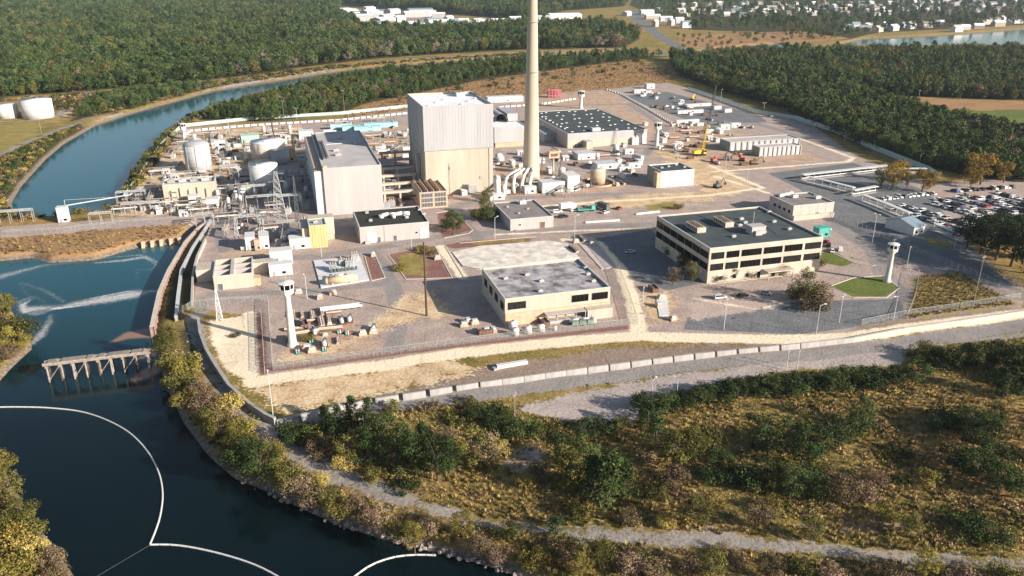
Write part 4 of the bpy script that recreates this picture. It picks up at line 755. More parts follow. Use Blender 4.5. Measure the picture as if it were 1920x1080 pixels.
wall([(361, 574), (363, 520), (371, 488), (386, 455)], .3, 2.0, "thin pale wall at the edge of the plant yard", PALE)
for i, x in enumerate((268, 285, 302, 320, 336)):
    t = thing("dam_buttress", G(x, 452 - i * 2), TH, "sloping tan buttress on the dam face, %s from the left" % NTH[i], "buttress", "buttresses on the dam face"); MB().box(-.7, .7, -3.2, 2, -4, -.4, 0, .1, 1.2).build("body", TANP, t); MB().box(-.8, .8, -1.8, .6, -.397, -.2).build("cap_slab", WARM, t)
# white barrier rows at the back of the plant
for nm, pts, n in (("low white barrier row before the dry field, left of the reactor", [(350, 247), (470, 236), (640, 226), (775, 212)], 40), ("low white barrier row between the reactor and the far gate", [(935, 202), (1010, 197), (1080, 186)], 22), ("low white barrier row beside the dark far yard", [(1135, 168), (1165, 177), (1220, 208), (1260, 232), (1280, 240)], 34)):
    Q = resample(chain(pts), 5.5); t = thing("barrier_row", Q[0][:2], 0, nm, "barrier")
    for a, b in zip(Q[:-1], Q[1:]):
        c = MB().box(-2.1, 2.1, -.6, .6, -.2, 1.3, 0, .1, .3).build("block", WHITE, t); c.location = (a + b) / 2 - Q[0]; c.rotation_euler.z = math.atan2(b.y - a.y, b.x - a.x)
def walkway(pts, label, w=2.6, h=3.2):
    Q = chain(pts); o = Q[0]; Q = [q - o for q in resample(Q, 5)]; t = thing("covered_walkway", o[:2], 0, label, "walkway"); ribbon(MB(), Q, w / 2, h, h + .35).build("roof", WHITE, t); ribbon(MB(), Q, w / 2 - .25, .02, .12).build("floor_slab", PALE, t)
    for p in Q[:60]: c = MB().bar((0, 0, 0), (0, 0, h), .12).build("post", WHITE, t); c.location = p + Vector((0, w / 2 - .3, 0))
    q = MB(); ribbon(q, Q, .06, .9, 1.4); q.build("hand_rail", WHITE, t)
for a in (([(1503, 338), (1600, 327), (1662, 320)], "long white covered walkway running across the right yard", 3.2), ([(1512, 341), (1558, 352), (1600, 363)], "white covered walkway slanting off the long one"), ([(1598, 368), (1642, 360)], "short white covered walkway under the orange trees"), ([(1618, 377), (1660, 393), (1705, 412)], "white covered walkway leading to the gatehouse"), ([(1752, 432), (1805, 454)], "white covered walkway right of the gatehouse"), ([(1685, 326), (1735, 326)], "short white canopy beyond the orange trees")): walkway(*a)
# ------------------------------------------------------------------ trestle, boom
def trestle():
    a, b = Vector((*G(93, 712, WL), 0)), Vector((*G(284, 688, WL), 0)); hd = 0.
    lo, hi = -2., 8.
    for _ in range(40):
        m_ = (lo + hi) / 2
        if PY(a.x, a.y, m_) > 680: lo = m_
        else: hi = m_
    z = lo; L = (b - a).length; rz = math.atan2(b.y - a.y, b.x - a.x); t = thing("timber_trestle", a[:2], rz, "ruined timber trestle on rows of piles standing in the water", "trestle")
    MB().box(-.6, L + .6, -1.7, -.9, z - .5, z).build("stringer", WOOD, t); MB().box(-.6, L + .6, .9, 1.7, z - .5, z).build("stringer", WOOD, t)
    q = MB()
    for k in range(int(L / .55)):
        if rnd.random() < .8: q.box(k * .55, k * .55 + .4, -1.9, 1.9, z + .003, z + .14)
    q.build("deck_planks", WOOD, t); q = MB().box(-.5, L, -1.95, -1.75, z + .15, z + .6); q.build("kerb_beam", WOOD, t)
    for k in range(9):
        x = .4 + k * (L - .8) / 8
        MB().box(x - .3, x + .3, -2.2, 2.2, z - 1., z - .503).build("cap_beam", WOOD, t)
        for y in (-1.6, 0, 1.6): MB().bar((x, y * 1.15, -5), (x, y, z - 1), .27, 8).build("pile", DWOOD if (k + int(y)) % 3 == 0 else WOOD, t)
        if k % 3 != 1: MB().bar((x, -1.9, WL + .4), (x, 1.9, z - 1), .12).bar((x, 1.9, WL + .4), (x, -1.9, z - 1), .12).build("cross_brace", DWOOD, t)
        if k % 2 == 0 and k < 8: MB().bar((x, -1.9, WL + .6), (x + (L - .8) / 8, -1.7, z - .8), .13).build("cross_brace", WOOD, t)
trestle()
def boom(pts, label):
    Q = [Vector((*G(a, b, WL), 0)) for a, b in pts]; P = []
    for i in range(len(Q) - 1):
        p0, p1, p2, p3 = Q[max(i - 1, 0)], Q[i], Q[i + 1], Q[min(i + 2, len(Q) - 1)]
        for k in range(10): u = k / 10; P.append(.5 * ((2 * p1) + (p2 - p0) * u + (2 * p0 - 5 * p1 + 4 * p2 - p3) * u * u + (3 * p1 - p0 - 3 * p2 + p3) * u ** 3))
    P.append(Q[-1]); acc = [0.]
    for a, b in zip(P[:-1], P[1:]): acc.append(acc[-1] + (b - a).length)
    L = acc[-1]; n = max(3, min(95, int(L / 2.1))); o = Q[0]; t = thing("floating_boom", o[:2], 0, label, "boom", None, WL)
    S_ = [Vector((np.interp(L * k / n, acc, [p.x for p in P]), np.interp(L * k / n, acc, [p.y for p in P]), 0)) - o for k in range(n + 1)]
    for a, b in zip(S_[:-1], S_[1:]):
        d = (b - a); c = MB().bar((-d.length * .46, 0, .12), (d.length * .46, 0, .12), .21, 8).build("float", WHITE, t); c.location = (a + b) / 2; c.rotation_euler.z = math.atan2(d.y, d.x)
    MB().path([(p.x, p.y, .1) for p in S_], .09, 5).build("rope", STEEL, t)
boom([(-60, 768), (0, 764), (60, 764), (100, 766), (150, 772), (195, 786), (240, 810), (275, 845), (297, 885), (305, 925), (301, 965), (292, 995), (281, 1022)], "white floating boom sweeping in a long arc across the dark basin")
boom([(281, 1022), (320, 1022), (360, 1027), (410, 1038), (460, 1053), (500, 1070), (560, 1105)], "white floating boom running from the kink to the lower edge")
boom([(630, 1110), (672, 1076), (700, 1058), (740, 1045), (780, 1041), (818, 1042)], "short curved white floating boom reaching the rocky shore")
t = thing("mooring_line", G(280, 1023, WL), 0, "thin dark mooring line from the boom kink to the lower edge", "rope", None, WL + .05); e = Vector((*G(150, 1100, WL), 0)) - t.location; MB().bar((0, 0, .02), (e.x, e.y, .02), .03).build("line", DGREY, t)
# ------------------------------------------------------------------ watchtowers, poles, masts
def watchtower(px, py, ytop, hw, label, r0=1.35, r1=.9, hr=2.3, m=None):
    h = HFIT((px, py), ytop); hd = hr * 1.7; t = thing("watchtower", G(px, py), rnd.random(), label, "watchtower", None); m = m or WHITE
    MB().lathe([(r0 * 1.35, -.2), (r0 * 1.35, .5), (r0, 1.4), (r1, h - hd - 1.2), (r1 * 1.8, h - hd)], 20).build("shaft", m, t, True)
    n = 8; MB().cyl(0, 0, h - hd + .003, h - hd + hr * .7, hr * .98, hr, n).build("cabin_wall", m, t); g = MB().cyl(0, 0, h - hd + hr * .7, h - .55, hr * .93, hr * .96, n).build("cabin_glass", GLASS, t)
    q = MB()
    for k in range(n): a = 2 * math.pi * k / n; q.bar((hr * .98 * math.cos(a), hr * .98 * math.sin(a), h - hd + hr * .7), (hr * .98 * math.cos(a), hr * .98 * math.sin(a), h - .5), .14)
    q.build("mullions", m, t); MB().lathe([(hr * 1.18, h - .5), (hr * 1.18, h - .2), (.3, h + .25)], n).build("roof", m, t); MB().bar((0, 0, h + .2), (0, 0, h + 2.2), .06).bar((-1, 0, h + 1.4), (1, 0, h + 1.4), .04).build("antenna", STEEL, t)
watchtower(549, 648, 528, 0, "tall white watchtower with a round glazed cabin in the corner yard"); watchtower(1663, 528, 456, 0, "white watchtower standing on the green lawn", 1.1, .8, 1.9)
watchtower(1231, 273, 229, 0, "white watchtower at the right end of the warehouse", 1.5, 1.1, 2.6); watchtower(1089, 203, 170, 0, "white watchtower behind the warehouse", 1.6, 1.2, 3.0); watchtower(347, 266, 231, 0, "white watchtower at the canal corner of the plant", 1.5, 1.2, 2.2)
def pole(px, py, ytop, kind, label, m=None, r=.14):
    h = HFIT((px, py), ytop); t = thing({"lamp": "lamp_post", "wood": "utility_pole", "twin": "lamp_post", "mast": "mast"}[kind], G(px, py), rnd.random() * 6, label, {"lamp": "lamp post", "wood": "utility pole", "twin": "lamp post", "mast": "mast"}[kind]); m = m or (WOOD if kind == "wood" else LGREY)
    MB().bar((0, 0, -.3), (0, 0, h), r, 8, 0, r * .65).build("pole", m, t)
    if kind == "lamp": MB().bar((0, 0, h - .2), (1.7, 0, h + .15), .07, 6).build("arm", m, t); MB().box(1.4, 2.4, -.22, .22, h + .08, h + .3).build("lamp_head", WHITE, t)
    elif kind == "twin":
        MB().bar((-1.4, 0, h), (1.4, 0, h), .07, 6).build("arm", m, t)
        for s in (-1, 1): MB().box(s * 1.2 - .45, s * 1.2 + .45, -.25, .25, h + .07, h + .32).build("lamp_head", WHITE, t)
    elif kind == "wood":
        MB().box(-1.2, 1.2, -.1, .1, h - 1, h - .75).build("crossarm", m, t)
        for x in (-1, 0, 1): MB().cyl(x, 0, h - .747, h - .45, .09, n=6).build("insulator", WHITE, t)
    else: MB().cyl(0, 0, h, h + .4, .25, n=8).build("mast_cap", m, t)
pole(800, 592, 456, "mast", "single tall dark brown pole beside the sand-floored yard", DWOOD, .42)
pole(685, 836, 779, "wood", "pale utility pole with crossarm among the foreground pines"); pole(965, 796, 735, "wood", "utility pole in the scrub left of the gravel apron"); pole(1221, 757, 713, "lamp", "lamp post left of two beside the dark hedge"); pole(1268, 752, 711, "lamp", "lamp post right of two beside the dark hedge")
PL = [(1530, 627, 572, "lamp", "lamp post on the dark asphalt lot"), (1357, 618, 560, "lamp", "lamp post at the edge of the pinkish lot"), (1573, 605, 556, "twin", "twin-headed lamp post on the dark asphalt lot"), (1822, 582, 478, "wood", "tall utility pole in the yellow meadow"), (1840, 500, 466, "twin", "twin-headed lamp post by the dark grove"), (1788, 470, 446, "lamp", "lamp post on the fence right of the gatehouse"), (1635, 456, 402, "twin", "lamp post on the fence below the annexe"),
  (1675, 600, 555, "lamp", "lamp post before the lawn watchtower"), (928, 448, 408, "lamp", "lamp post by the small brown-roofed building"), (772, 468, 440, "lamp", "slim lamp post before the black-roofed building"), (576, 560, 518, "lamp", "slim lamp post left of the white equipment slab"), (513, 786, 696, "mast", "slim pale mast inside the perimeter wall corner"), (1077, 452, 405, "lamp", "lamp post behind the stained workshop"), (603, 482, 440, "lamp", "lamp post before the ochre tower building"),
  (430, 248, 222, "twin", "lamp post at the back of the sandy yard"), (533, 226, 188, "wood", "utility pole behind the sandy yard"), (557, 223, 203, "twin", "short lamp post behind the sandy yard"), (646, 212, 168, "wood", "pole before the dry field left of the reactor"), (1526, 246, 231, "lamp", "first lamp post along the pale mesh fence"), (1583, 264, 244, "lamp", "second lamp post along the pale mesh fence"), (1637, 285, 264, "mast", "third post along the pale mesh fence"), (1723, 312, 287, "lamp", "last lamp post along the pale mesh fence"),
  (1351, 192, 168, "lamp", "lamp post behind the crane tip"), (1432, 206, 193, "twin", "twin-headed lamp post before the wood"), (1360, 320, 290, "mast", "bare post beside the red machines"), (1400, 350, 322, "mast", "bare post by the sand corner"), (1722, 186, 170, "twin", "lamp post on the far orange field"), (1474, 695, 660, "mast", "thin post left of two by the outer road"), (1494, 692, 658, "mast", "thin post right of two by the outer road"), (640, 800, 760, "mast", "short white marker post at the roadside"),
  (1425, 125, 105, "wood", "leftmost bare pole in the wood"), (1462, 134, 118, "wood", "middle bare pole in the wood"), (1515, 140, 124, "wood", "rightmost bare pole in the wood"), (78, 250, 212, "wood", "utility pole beside the big oil tank"), (1205, 572, 540, "mast", "thin post beside the sandy strip"), (1700, 500, 466, "lamp", "lamp post on the fence above the yellow meadow")]
for a in PL: pole(*a)
def lattice(px, py, ytop, wpx, label, arms=2, m=None, name="lattice_tower"):
    h = HFIT((px, py), ytop); wd = wpx * MPP(px, py) / 2; t = thing(name, G(px, py), TH, label, "tower"); m = m or STEEL; tp = wd * .18; n = max(5, int(h / 3))
    for sx in (-1, 1):
        for sy in (-1, 1): MB().bar((sx * wd, sy * wd, -.2), (sx * tp, sy * tp, h), .14).build("leg", m, t)
    q = MB(); f = lambda k: wd + (tp - wd) * k / n
    for k in range(n):
        a, b = f(k), f(k + 1); z0, z1 = h * k / n, h * (k + 1) / n
        for sx, sy, tx, ty in ((-1, -1, 1, -1), (1, -1, 1, 1), (1, 1, -1, 1), (-1, 1, -1, -1)): q.bar((sx * a, sy * a, z0), (tx * b, ty * b, z1), .08).bar((tx * a, ty * a, z0), (sx * b, sy * b, z1), .08).bar((sx * b, sy * b, z1), (tx * b, ty * b, z1), .08)
    q.build("bracing", m, t)
    for k in range(arms): z = h * (.96 - .14 * k); MB().bar((-wd * 1.1, 0, z), (wd * 1.1, 0, z), .12).bar((-wd * 1.1, 0, z), (0, 0, z + 1.2), .06).bar((wd * 1.1, 0, z), (0, 0, z + 1.2), .06).build("crossarm", m, t)
lattice(527, 424, 322, 26, "steel lattice tower in front of the white tank"); lattice(412, 600, 542, 10, "slim lattice mast above the cream sand patch", 0, LGREY); lattice(445, 452, 408, 9, "thin lattice mast beside the paved strip", 1); lattice(558, 412, 330, 8, "thin dark lattice mast beside the turbine hall wall", 0, DGREY); lattice(462, 310, 262, 6, "thin dark lattice mast beside the domed grey tank", 0, DGREY)
def gantry(px, py, w, h, n, label, m=None, d=3.):
    t = thing("steel_gantry", G(px, py), TH, label, "gantry", "steel gantries in the plant yard"); m = m or STEEL
    for k in range(n):
        x = -w / 2 + w * k / (n - 1)
        for y in (0, d): MB().bar((x, y, -.2), (x, y, h), .16).build("leg", m, t)
        MB().bar((x, 0, h), (x, d, h), .14).build("tie_beam", m, t)
    for y in (0, d): MB().box(-w / 2, w / 2, y - .2, y + .2, h, h + .5).build("beam", m, t)
    q = MB()
    for k in range(int(w / 1.4)): q.bar((-w / 2 + k * 1.4, 0, h + .5), (-w / 2 + k * 1.4 + .7, 0, h + 1.1), .05).bar((-w / 2 + k * 1.4 + .7, 0, h + 1.1), (-w / 2 + k * 1.4 + 1.4, 0, h + .5), .05)
    q.build("lattice", m, t)
for i, a in enumerate([(495, 398, 16, 8, 4, "steel gantry in the shadow left of the lattice tower"), (545, 400, 12, 9, 3, "steel gantry right of the lattice tower"), (475, 425, 14, 5, 4, "low steel gantry at the front of the shaded yard"), (432, 340, 10, 9, 3, "steel gantry beside the domed grey tank"), (480, 385, 12, 10, 3, "steel gantry below the white tank"), (560, 360, 8, 12, 3, "tall steel gantry against the turbine hall"), (540, 432, 10, 4, 3, "pale steel gantry before the lattice tower"), (265, 400, 18, 5, 5, "steel gantry over the intake screens, front"), (248, 385, 14, 7, 4, "steel gantry over the intake screens, behind"), (20, 420, 20, 6, 5, "steel gantry at the left end of the dam"), (190, 420, 10, 5, 3, "small steel gantry on the dam"), (385, 425, 8, 6, 3, "steel gantry at the dam road corner"), (575, 345, 6, 14, 2, "tall narrow steel gantry by the turbine hall")]): gantry(*a)
for i, y in enumerate((300, 313, 327, 340, 354, 368)):
    x = 744 - i * 1 + i * 3; t = thing("portal_frame", G(x, y + 18), TH, "tan concrete portal frame between turbine hall and reactor, %s from the back" % NTH[i], "frame", "tan portal frames"); h = 10 - i * .6
    for u in (-9, -1, 8): MB().box(u, u + .9, 0, 1.6, -.2, h).build("column", CREAM, t)
    MB().box(-10, 9.5, -.3, 2.2, h + .003, h + 1.1).build("beam", CREAM, t); MB().bar((-9, 2.8, h * .6), (9, 2.8, h * .6), .5, 8).build("pipe", RUST if i % 2 else GREY, t)
# ------------------------------------------------------------------ crane and machines
t = thing("mobile_crane", G(1312, 291), TH, "yellow crawler crane with a long raised grey and yellow boom", "crane")
for y in (-1.8, 1.8): MB().box(-3.4, 3.4, y - .6, y + .6, 0, 1.3, 0, .5, 0).build("track", RUBBER, t)
MB().box(-3.5, 2.4, -1.6, 1.6, 1.35, 3.6).box(-5, -3.5, -1.7, 1.7, 1.4, 3.4).build("body", YEL, t); c = MB().box(1.2, 3., -2.9, -1.61, 1.5, 4.1, 0, .2, .1).build("cab", YEL, t); MB().box(1.5, 3.04, -2.95, -1.7, 2.5, 3.8).build("cab_window", GLASS, c)
hb = 41.; p0, p1, p2 = Vector((1.5, 0, 2.6)), Vector((4.0, 0, 20)), Vector((7.5, 0, hb + 4))
for nm, a, b, r0, r1, m_ in (("lower_boom", p0, p1, .85, .7, YEL), ("upper_boom", p1, p2, .55, .3, DGREY)):
    q = MB(); d = (b - a); s_ = d.normalized().cross(Vector((0, 1, 0))); n = 12
    for k in range(n):
        u, v = a + d * (k / n), a + d * ((k + 1) / n); r = r0 + (r1 - r0) * k / n
        for sy in (-1, 1):
            for sx in (-1, 1): q.bar(u + Vector((0, sy * r, 0)) + s_ * sx * r, v + Vector((0, sy * r, 0)) + s_ * sx * r, .17 if nm == "lower_boom" else .12)
            q.bar(u + Vector((0, sy * r, 0)) - s_ * r, v + Vector((0, sy * r, 0)) + s_ * r, .1)
    q.build(nm, m_, t)
MB().bar((-3, 0, 3.6), (-1.5, 0, 8), .15).bar((-1.5, 0, 8), p1, .05).bar((-1.5, 0, 8), p2, .05).build("mast_and_stays", DGREY, t); MB().bar(p2, (p2.x + .6, 0, 14), .04).build("hoist_cable", DGREY, t); MB().box(p2.x + .2, p2.x + 1, -.3, .3, 12.8, 14).build("hook_block", YEL, t)
t = thing("jib_arm", G(128, 412), R(24), "long thin pale jib reaching from the dam cabin over the canal", "jib"); MB().bar((0, 0, -.2), (0, 0, 7), .3, 8).build("mast", LGREY, t); MB().bar((-2, 0, 7), (30, 0, 9.5), .28, 6).build("boom", LGREY, t); MB().bar((0, 0, 10), (22, 0, 9), .06).bar((0, 0, 7), (0, 0, 10), .12).build("stay", LGREY, t)
t = thing("derrick_boom", G(520, 285), R(120), "slanting dark derrick boom above the tan tank", "crane"); MB().box(-2, 2, -1.5, 1.5, 0, 2.4).build("body", DGREY, t); MB().bar((0, 0, 2), (9, 0, 20), .4, 6, 0, .25).build("boom", DGREY, t); MB().bar((-1.5, 0, 2.4), (9, 0, 20), .06).build("stay", DGREY, t)
t = thing("red_scaffold", G(1041, 184), .2, "pink-red steel scaffold heap standing behind the warehouse", "scaffold")
for i in range(5):
    for j in range(3): MB().bar((-6 + i * 3, j * 3, 0), (-6 + i * 3, j * 3, 8 - abs(i - 2)), .28).build("standard", PINK, t)
for k in (2.5, 5, 7): MB().bar((-6, 0, k), (6, 0, k), .25).bar((-6, 3, k), (6, 3, k), .25).bar((-6, 6, k), (6, 6, k), .25).build("ledger", PINK, t)
MB().box(-6, 6, 0, 6, 4.9, 5.2).box(-3, 4, 1, 5, 7, 7.5).build("deck", PINK, t)
def machine(px, py, rz, label, m, boomy=True):
    t = thing("excavator", G(px, py), rz, label, "excavator")
    for y in (-1.2, 1.2): MB().box(-2.3, 2.3, y - .4, y + .4, 0, .95, 0, .35, 0).build("track", RUBBER, t)
    MB().box(-2.5, 1., -1.4, 1.4, 1., 2.4, 0, .15, .1).build("body", m, t); c = MB().box(.2, 1.8, .1, 1.3, 2.403, 3.7, 0, .15, .1).build("cab", m, t); MB().box(.5, 1.86, .25, 1.15, 2.7, 3.5).build("cab_window", GLASS, c)
    MB().bar((1, -.4, 1.8), (4.5, -.4, 5), .3).bar((4.5, -.4, 5), (6.8, -.4, 2), .24).build("boom_arm", m, t); MB().box(6.3, 7.4, -1, .3, .8, 2, 0, .25, .1).build("bucket", DGREY, t)
machine(1340, 304, .4, "dark red excavator just right of the yellow crane", RED); machine(1390, 302, 2.6, "red and grey excavator further right of the yellow crane", RED); machine(1413, 308, .2, "red excavator before the storage vaults", RUST); machine(1362, 300, 1.4, "dark excavator with its boom up by the storage vaults", DGREY); machine(1345, 352, .7, "small dark excavator on the sand corner", DGREY); machine(1298, 187, 1., "yellow excavator on the far dark yard", YEL); machine(1285, 285, 3., "brown machine on the sandy road left of the crane", RUST)
# ------------------------------------------------------------------ vehicles
def carmesh():
    """saloon: profile pulled across, tapered cabin"""
    prof = [(-2.2, .32), (-2.25, .75), (-2.1, .95), (-1.0, 1.02), (.95, 1.0), (2.0, .82), (2.22, .65), (2.2, .32)]; v = []; n = len(prof)
    for y, k in ((-.9, 1), (.9, 1)): v += [(x, y, z) for x, z in prof]
    b = MB().add(v, [tuple(range(n))[::-1] if False else tuple(range(n)), tuple(range(2 * n - 1, n - 1, -1))] + [(i, n + i, n + (i + 1) % n, (i + 1) % n) for i in range(n)])
    b.add([(-1.35, -.66, 1.42), (.35, -.66, 1.42), (.35, .66, 1.42), (-1.35, .66, 1.42), (-1.3, -.6, 1.49), (.3, -.6, 1.49), (.3, .6, 1.49), (-1.3, .6, 1.49)], [(0, 1, 5, 4), (1, 2, 6, 5), (2, 3, 7, 6), (3, 0, 4, 7), (4, 5, 6, 7)])
    g = MB().add([(-1.95, -.82, .98), (1.05, -.82, 1.), (1.05, .82, 1.), (-1.95, .82, .98), (-1.38, -.67, 1.425), (.37, -.67, 1.425), (.37, .67, 1.425), (-1.38, .67, 1.425)], [(0, 1, 5, 4), (1, 2, 6, 5), (2, 3, 7, 6), (3, 0, 4, 7)])
    return b, g
def vanmesh():
    b = MB(); b.box(-2.4, 1.4, -.95, .95, .35, 1.15).box(1.4, 2.4, -.92, .92, .35, 1.1, 0, 0, .03); b.add([(-2.4, -.95, 1.15), (1.3, -.95, 1.15), (1.3, .95, 1.15), (-2.4, .95, 1.15), (-2.3, -.8, 1.85), (.5, -.8, 1.85), (.5, .8, 1.85), (-2.3, .8, 1.85)], [(0, 1, 5, 4), (1, 2, 6, 5), (2, 3, 7, 6), (3, 0, 4, 7), (4, 5, 6, 7)])
    g = MB().add([(-2.2, -.97, 1.2), (1.34, -.97, 1.18), (1.34, .97, 1.18), (-2.2, .97, 1.2), (-2.15, -.86, 1.72), (.72, -.86, 1.72), (.72, .86, 1.72), (-2.15, .86, 1.72)], [(0, 1, 5, 4), (1, 2, 6, 5), (2, 3, 7, 6)]); return b, g
wheelme = MB().add([(.32 * math.cos(a * math.pi / 6), y, .32 * math.sin(a * math.pi / 6)) for y in (-.11, .11) for a in range(12)], [tuple(range(12)), tuple(range(23, 11, -1))] + [(i, (i + 1) % 12, 12 + (i + 1) % 12, 12 + i) for i in range(12)]).build("wheel_pattern", RUBBER); WME = wheelme.data; bpy.data.objects.remove(wheelme)
CARC = [("white", (.78, .78, .77), 34), ("silver", (.48, .49, .50), 22), ("black", (.02, .02, .022), 16), ("dark grey", (.09, .095, .10), 12), ("blue", (.06, .10, .22), 6), ("dark red", (.28, .03, .03), 6), ("pale tan", (.42, .37, .30), 4)]
PROT = {}
def car(xy, rz, ci, kind, label, group):
    cn, cc, _ = CARC[ci]; k = (ci, kind)
    if k not in PROT:
        t = thing("parked_car", xy, rz, label, "car", group); b, g = carmesh() if kind == 0 else vanmesh(); b.build("body", mat("car_paint_" + cn.replace(" ", "_"), cc, .3, .02, 1, spec=.5), t); g.build("window_glass", GLASS, t)
        for x in (-1.4, 1.4):
            for y in (-.84, .84): wv = obj("wheel", WME, t); wv.location = (x, y, .32)
        PROT[k] = t; return t
    return dup(PROT[k], xy, rz, label, group)
def pickc(): return rnd.choices(range(len(CARC)), [c[2] for c in CARC])[0]
ROWS = [([(1668, 392), (1820, 438)], "first", 1), ([(1688, 386), (1838, 430)], "second", 1), ([(1736, 380), (1925, 432)], "third", 1), ([(1753, 374), (1940, 424)], "fourth", 1), ([(1790, 372), (1935, 412)], "fifth", 1), ([(1806, 366), (1945, 404)], "sixth", 1), ([(1852, 369), (1945, 393)], "seventh", 1), ([(1866, 362), (1945, 383)], "eighth", 1), ([(1634, 377), (1752, 364)], "short tree-side", 0), ([(1786, 360), (1900, 352)], "far tree-side", 0)]
for pts, rn, kk in ROWS:
    a, b = chain(pts); L = (b - a).length; n = int(L / 2.75); rz = math.atan2(b.y - a.y, b.x - a.x) + math.pi / 2
    for i in range(n):
        if rnd.random() < .07: continue
        p = a.lerp(b, (i + .5) / n); ci = pickc(); kd = rnd.random() < .4; back = rnd.random() < .5
        place = (NTH[i] if i < 30 else "far") + " place from the left"
        car((p.x + rnd.uniform(-.2, .2), p.y + rnd.uniform(-.4, .4)), rz + (math.pi if back else 0) + rnd.uniform(-.04, .04), ci, int(kd), "%s %s in the %s car park row, %s" % (CARC[ci][0], "van" if kd else "car", rn, place), "cars in the car park")
for px, py, rz, ci, kd, lab in [(1182, 474, TH, 1, 0, "silver car in the office block's shadow"), (1436, 552, -.5, 1, 0, "silver-blue car on the lot before the office block"), (1392, 556, .4, 2, 0, "black car parked before the office entrance"), (1350, 560, .2, 1, 1, "silver van on the pinkish lot"), (1553, 462, 1.2, 2, 1, "black van behind the office block"), (1560, 472, 1.3, 0, 0, "white car nearer the lawn behind the office block"), (1575, 470, 1.3, 0, 1, "white van right of the white car by the lawn"), (1549, 455, .9, 5, 0, "dark red car beside the turquoise container"), (1045, 399, .4, 0, 1, "white van beside the small brown-roofed building"), (1056, 408, .4, 2, 1, "black van beside the small brown-roofed building"), (1078, 396, .4, 0, 1, "white van in the middle of the lane lot"), (1100, 394, .3, 4, 0, "blue car in the middle of the lane lot"), (1160, 392, 1., 5, 0, "dark red car at the right of the lane lot"), (1135, 400, .8, 0, 0, "white car at the right of the lane lot"), (1447, 219, .2, 0, 0, "white car on the road by the wood"), (1490, 560, .1, 3, 0, "dark grey car beside the olive tree"), (1205, 181, .3, 0, 1, "white van at the far yard's left end"), (1260, 186, .5, 2, 0, "black car in the far yard"), (1275, 196, .5, 0, 1, "white van in the far yard"), (1250, 200, .5, 0, 0, "white car in the far yard"), (1290, 204, .5, 5, 0, "dark red car in the far yard"), (1270, 205, 1, 1, 1, "silver van in the far yard"), (1235, 176, .4, 1, 0, "silver car at the far gate"), (1550, 432, .4, 0, 0, "white car half hidden beside the turquoise container")]:
    car(G(px, py), rz, ci, kd, lab, "cars about the plant")
def truck(px, py, rz, label, cm, bm, flat=False):
    t = thing("truck", G(px, py), rz, label, "truck"); c = MB().box(2.2, 4.4, -1.15, 1.15, .7, 2.9, 0, .15, .05).build("cab", cm, t); MB().box(3.2, 4.42, -1.0, 1.0, 1.7, 2.6).build("windscreen", GLASS, c)
    if flat: MB().box(-5, 2., -1.2, 1.2, .9, 1.2).box(-5, -4.8, -1.2, 1.2, 1.203, 2.2).build("flatbed", bm, t)
    else: MB().box(-5, 2., -1.25, 1.25, .9, 3.7).build("box_body", bm, t)
    MB().box(-4.8, 4, -.5, .5, .5, .897).build("chassis", DGREY, t)
    for x in (-3.8, -2.7, 3.1):
        for y in (-1.05, 1.05): wv = obj("wheel", WME, t); wv.location = (x, y, .5); wv.scale = (1.55,) * 3
truck(1128, 392, 2.2, "white and dark truck in the lane lot", WHITE, DGREY); truck(1195, 300, 2.1, "white box truck in the yard before the warehouse", WHITE, LGREY); truck(1065, 392, .5, "white box truck beside the small brown-roofed building", WHITE, WHITE); truck(1100, 396, .3, "teal flatbed truck in the lane lot", TEAL, TEAL, True); truck(620, 252, .3, "white truck behind the turbine hall", WHITE, WHITE)
# ------------------------------------------------------------------ yard equipment, each a small assembly
def transformer(p, rz, lab):
    t = thing("transformer", p, rz, None, "transformer", "yard equipment"); MB().box(-1.6, 1.6, -1.1, 1.1, .3, 3.).build("housing", GREY, t); MB().box(-1.8, 1.8, -1.3, 1.3, 0, .297).build("plinth", PALE, t)
    for k in range(6): MB().box(-1.5 + k * .55, -1.2 + k * .55, -1.8, -1.103, .6, 2.6).build("radiator_fin", LGREY, t)
    for k in range(3): MB().lathe([(.22, 3.003), (.14, 3.3), (.22, 3.5), (.12, 4.)], 8, 0, -1 + k, 0).build("bushing", TANP, t)
    return t
def skid(p, rz, lab):
    t = thing("pump_skid", p, rz, None, "pump skid", "yard equipment"); MB().box(-2.4, 2.4, -1.2, 1.2, 0, .4).build("base_frame", RUST, t); q = MB(); q.bar((-1.8, 0, 1.2), (.6, 0, 1.2), .75, 12).ball((-1.8, 0, 1.2), .74).ball((.6, 0, 1.2), .74); q.build("vessel", WHITE, t, True)
    MB().path([(.8, 0, 1.2), (1.8, 0, 1.2), (1.8, 0, 2.4), (1.8, .9, 2.4)], .14, 6).build("pipe", STEEL, t); MB().box(1.2, 2.2, -1., -.2, .4, 1.9).build("control_box", DGREY, t); return t
def pallet(p, rz, lab):
    t = thing("pallet_stack", p, rz, None, "stack", "yard equipment"); q = MB()
    for k in range(5): q.box(-1.5, 1.5, -1.2 + k * .5, -.9 + k * .5, 0, .12)
    q.box(-1.5, 1.5, -1.2, 1.2, .123, .2); q.build("pallet", WOOD, t); MB().box(-1.35, 1.35, -1.05, 1.05, .21, 1.2, 0, .1, .1).build("load", TANP, t); MB().box(-.9, 1.1, -.8, .8, 1.203, 1.8, 0, .1, .1).build("load", LGREY, t); return t
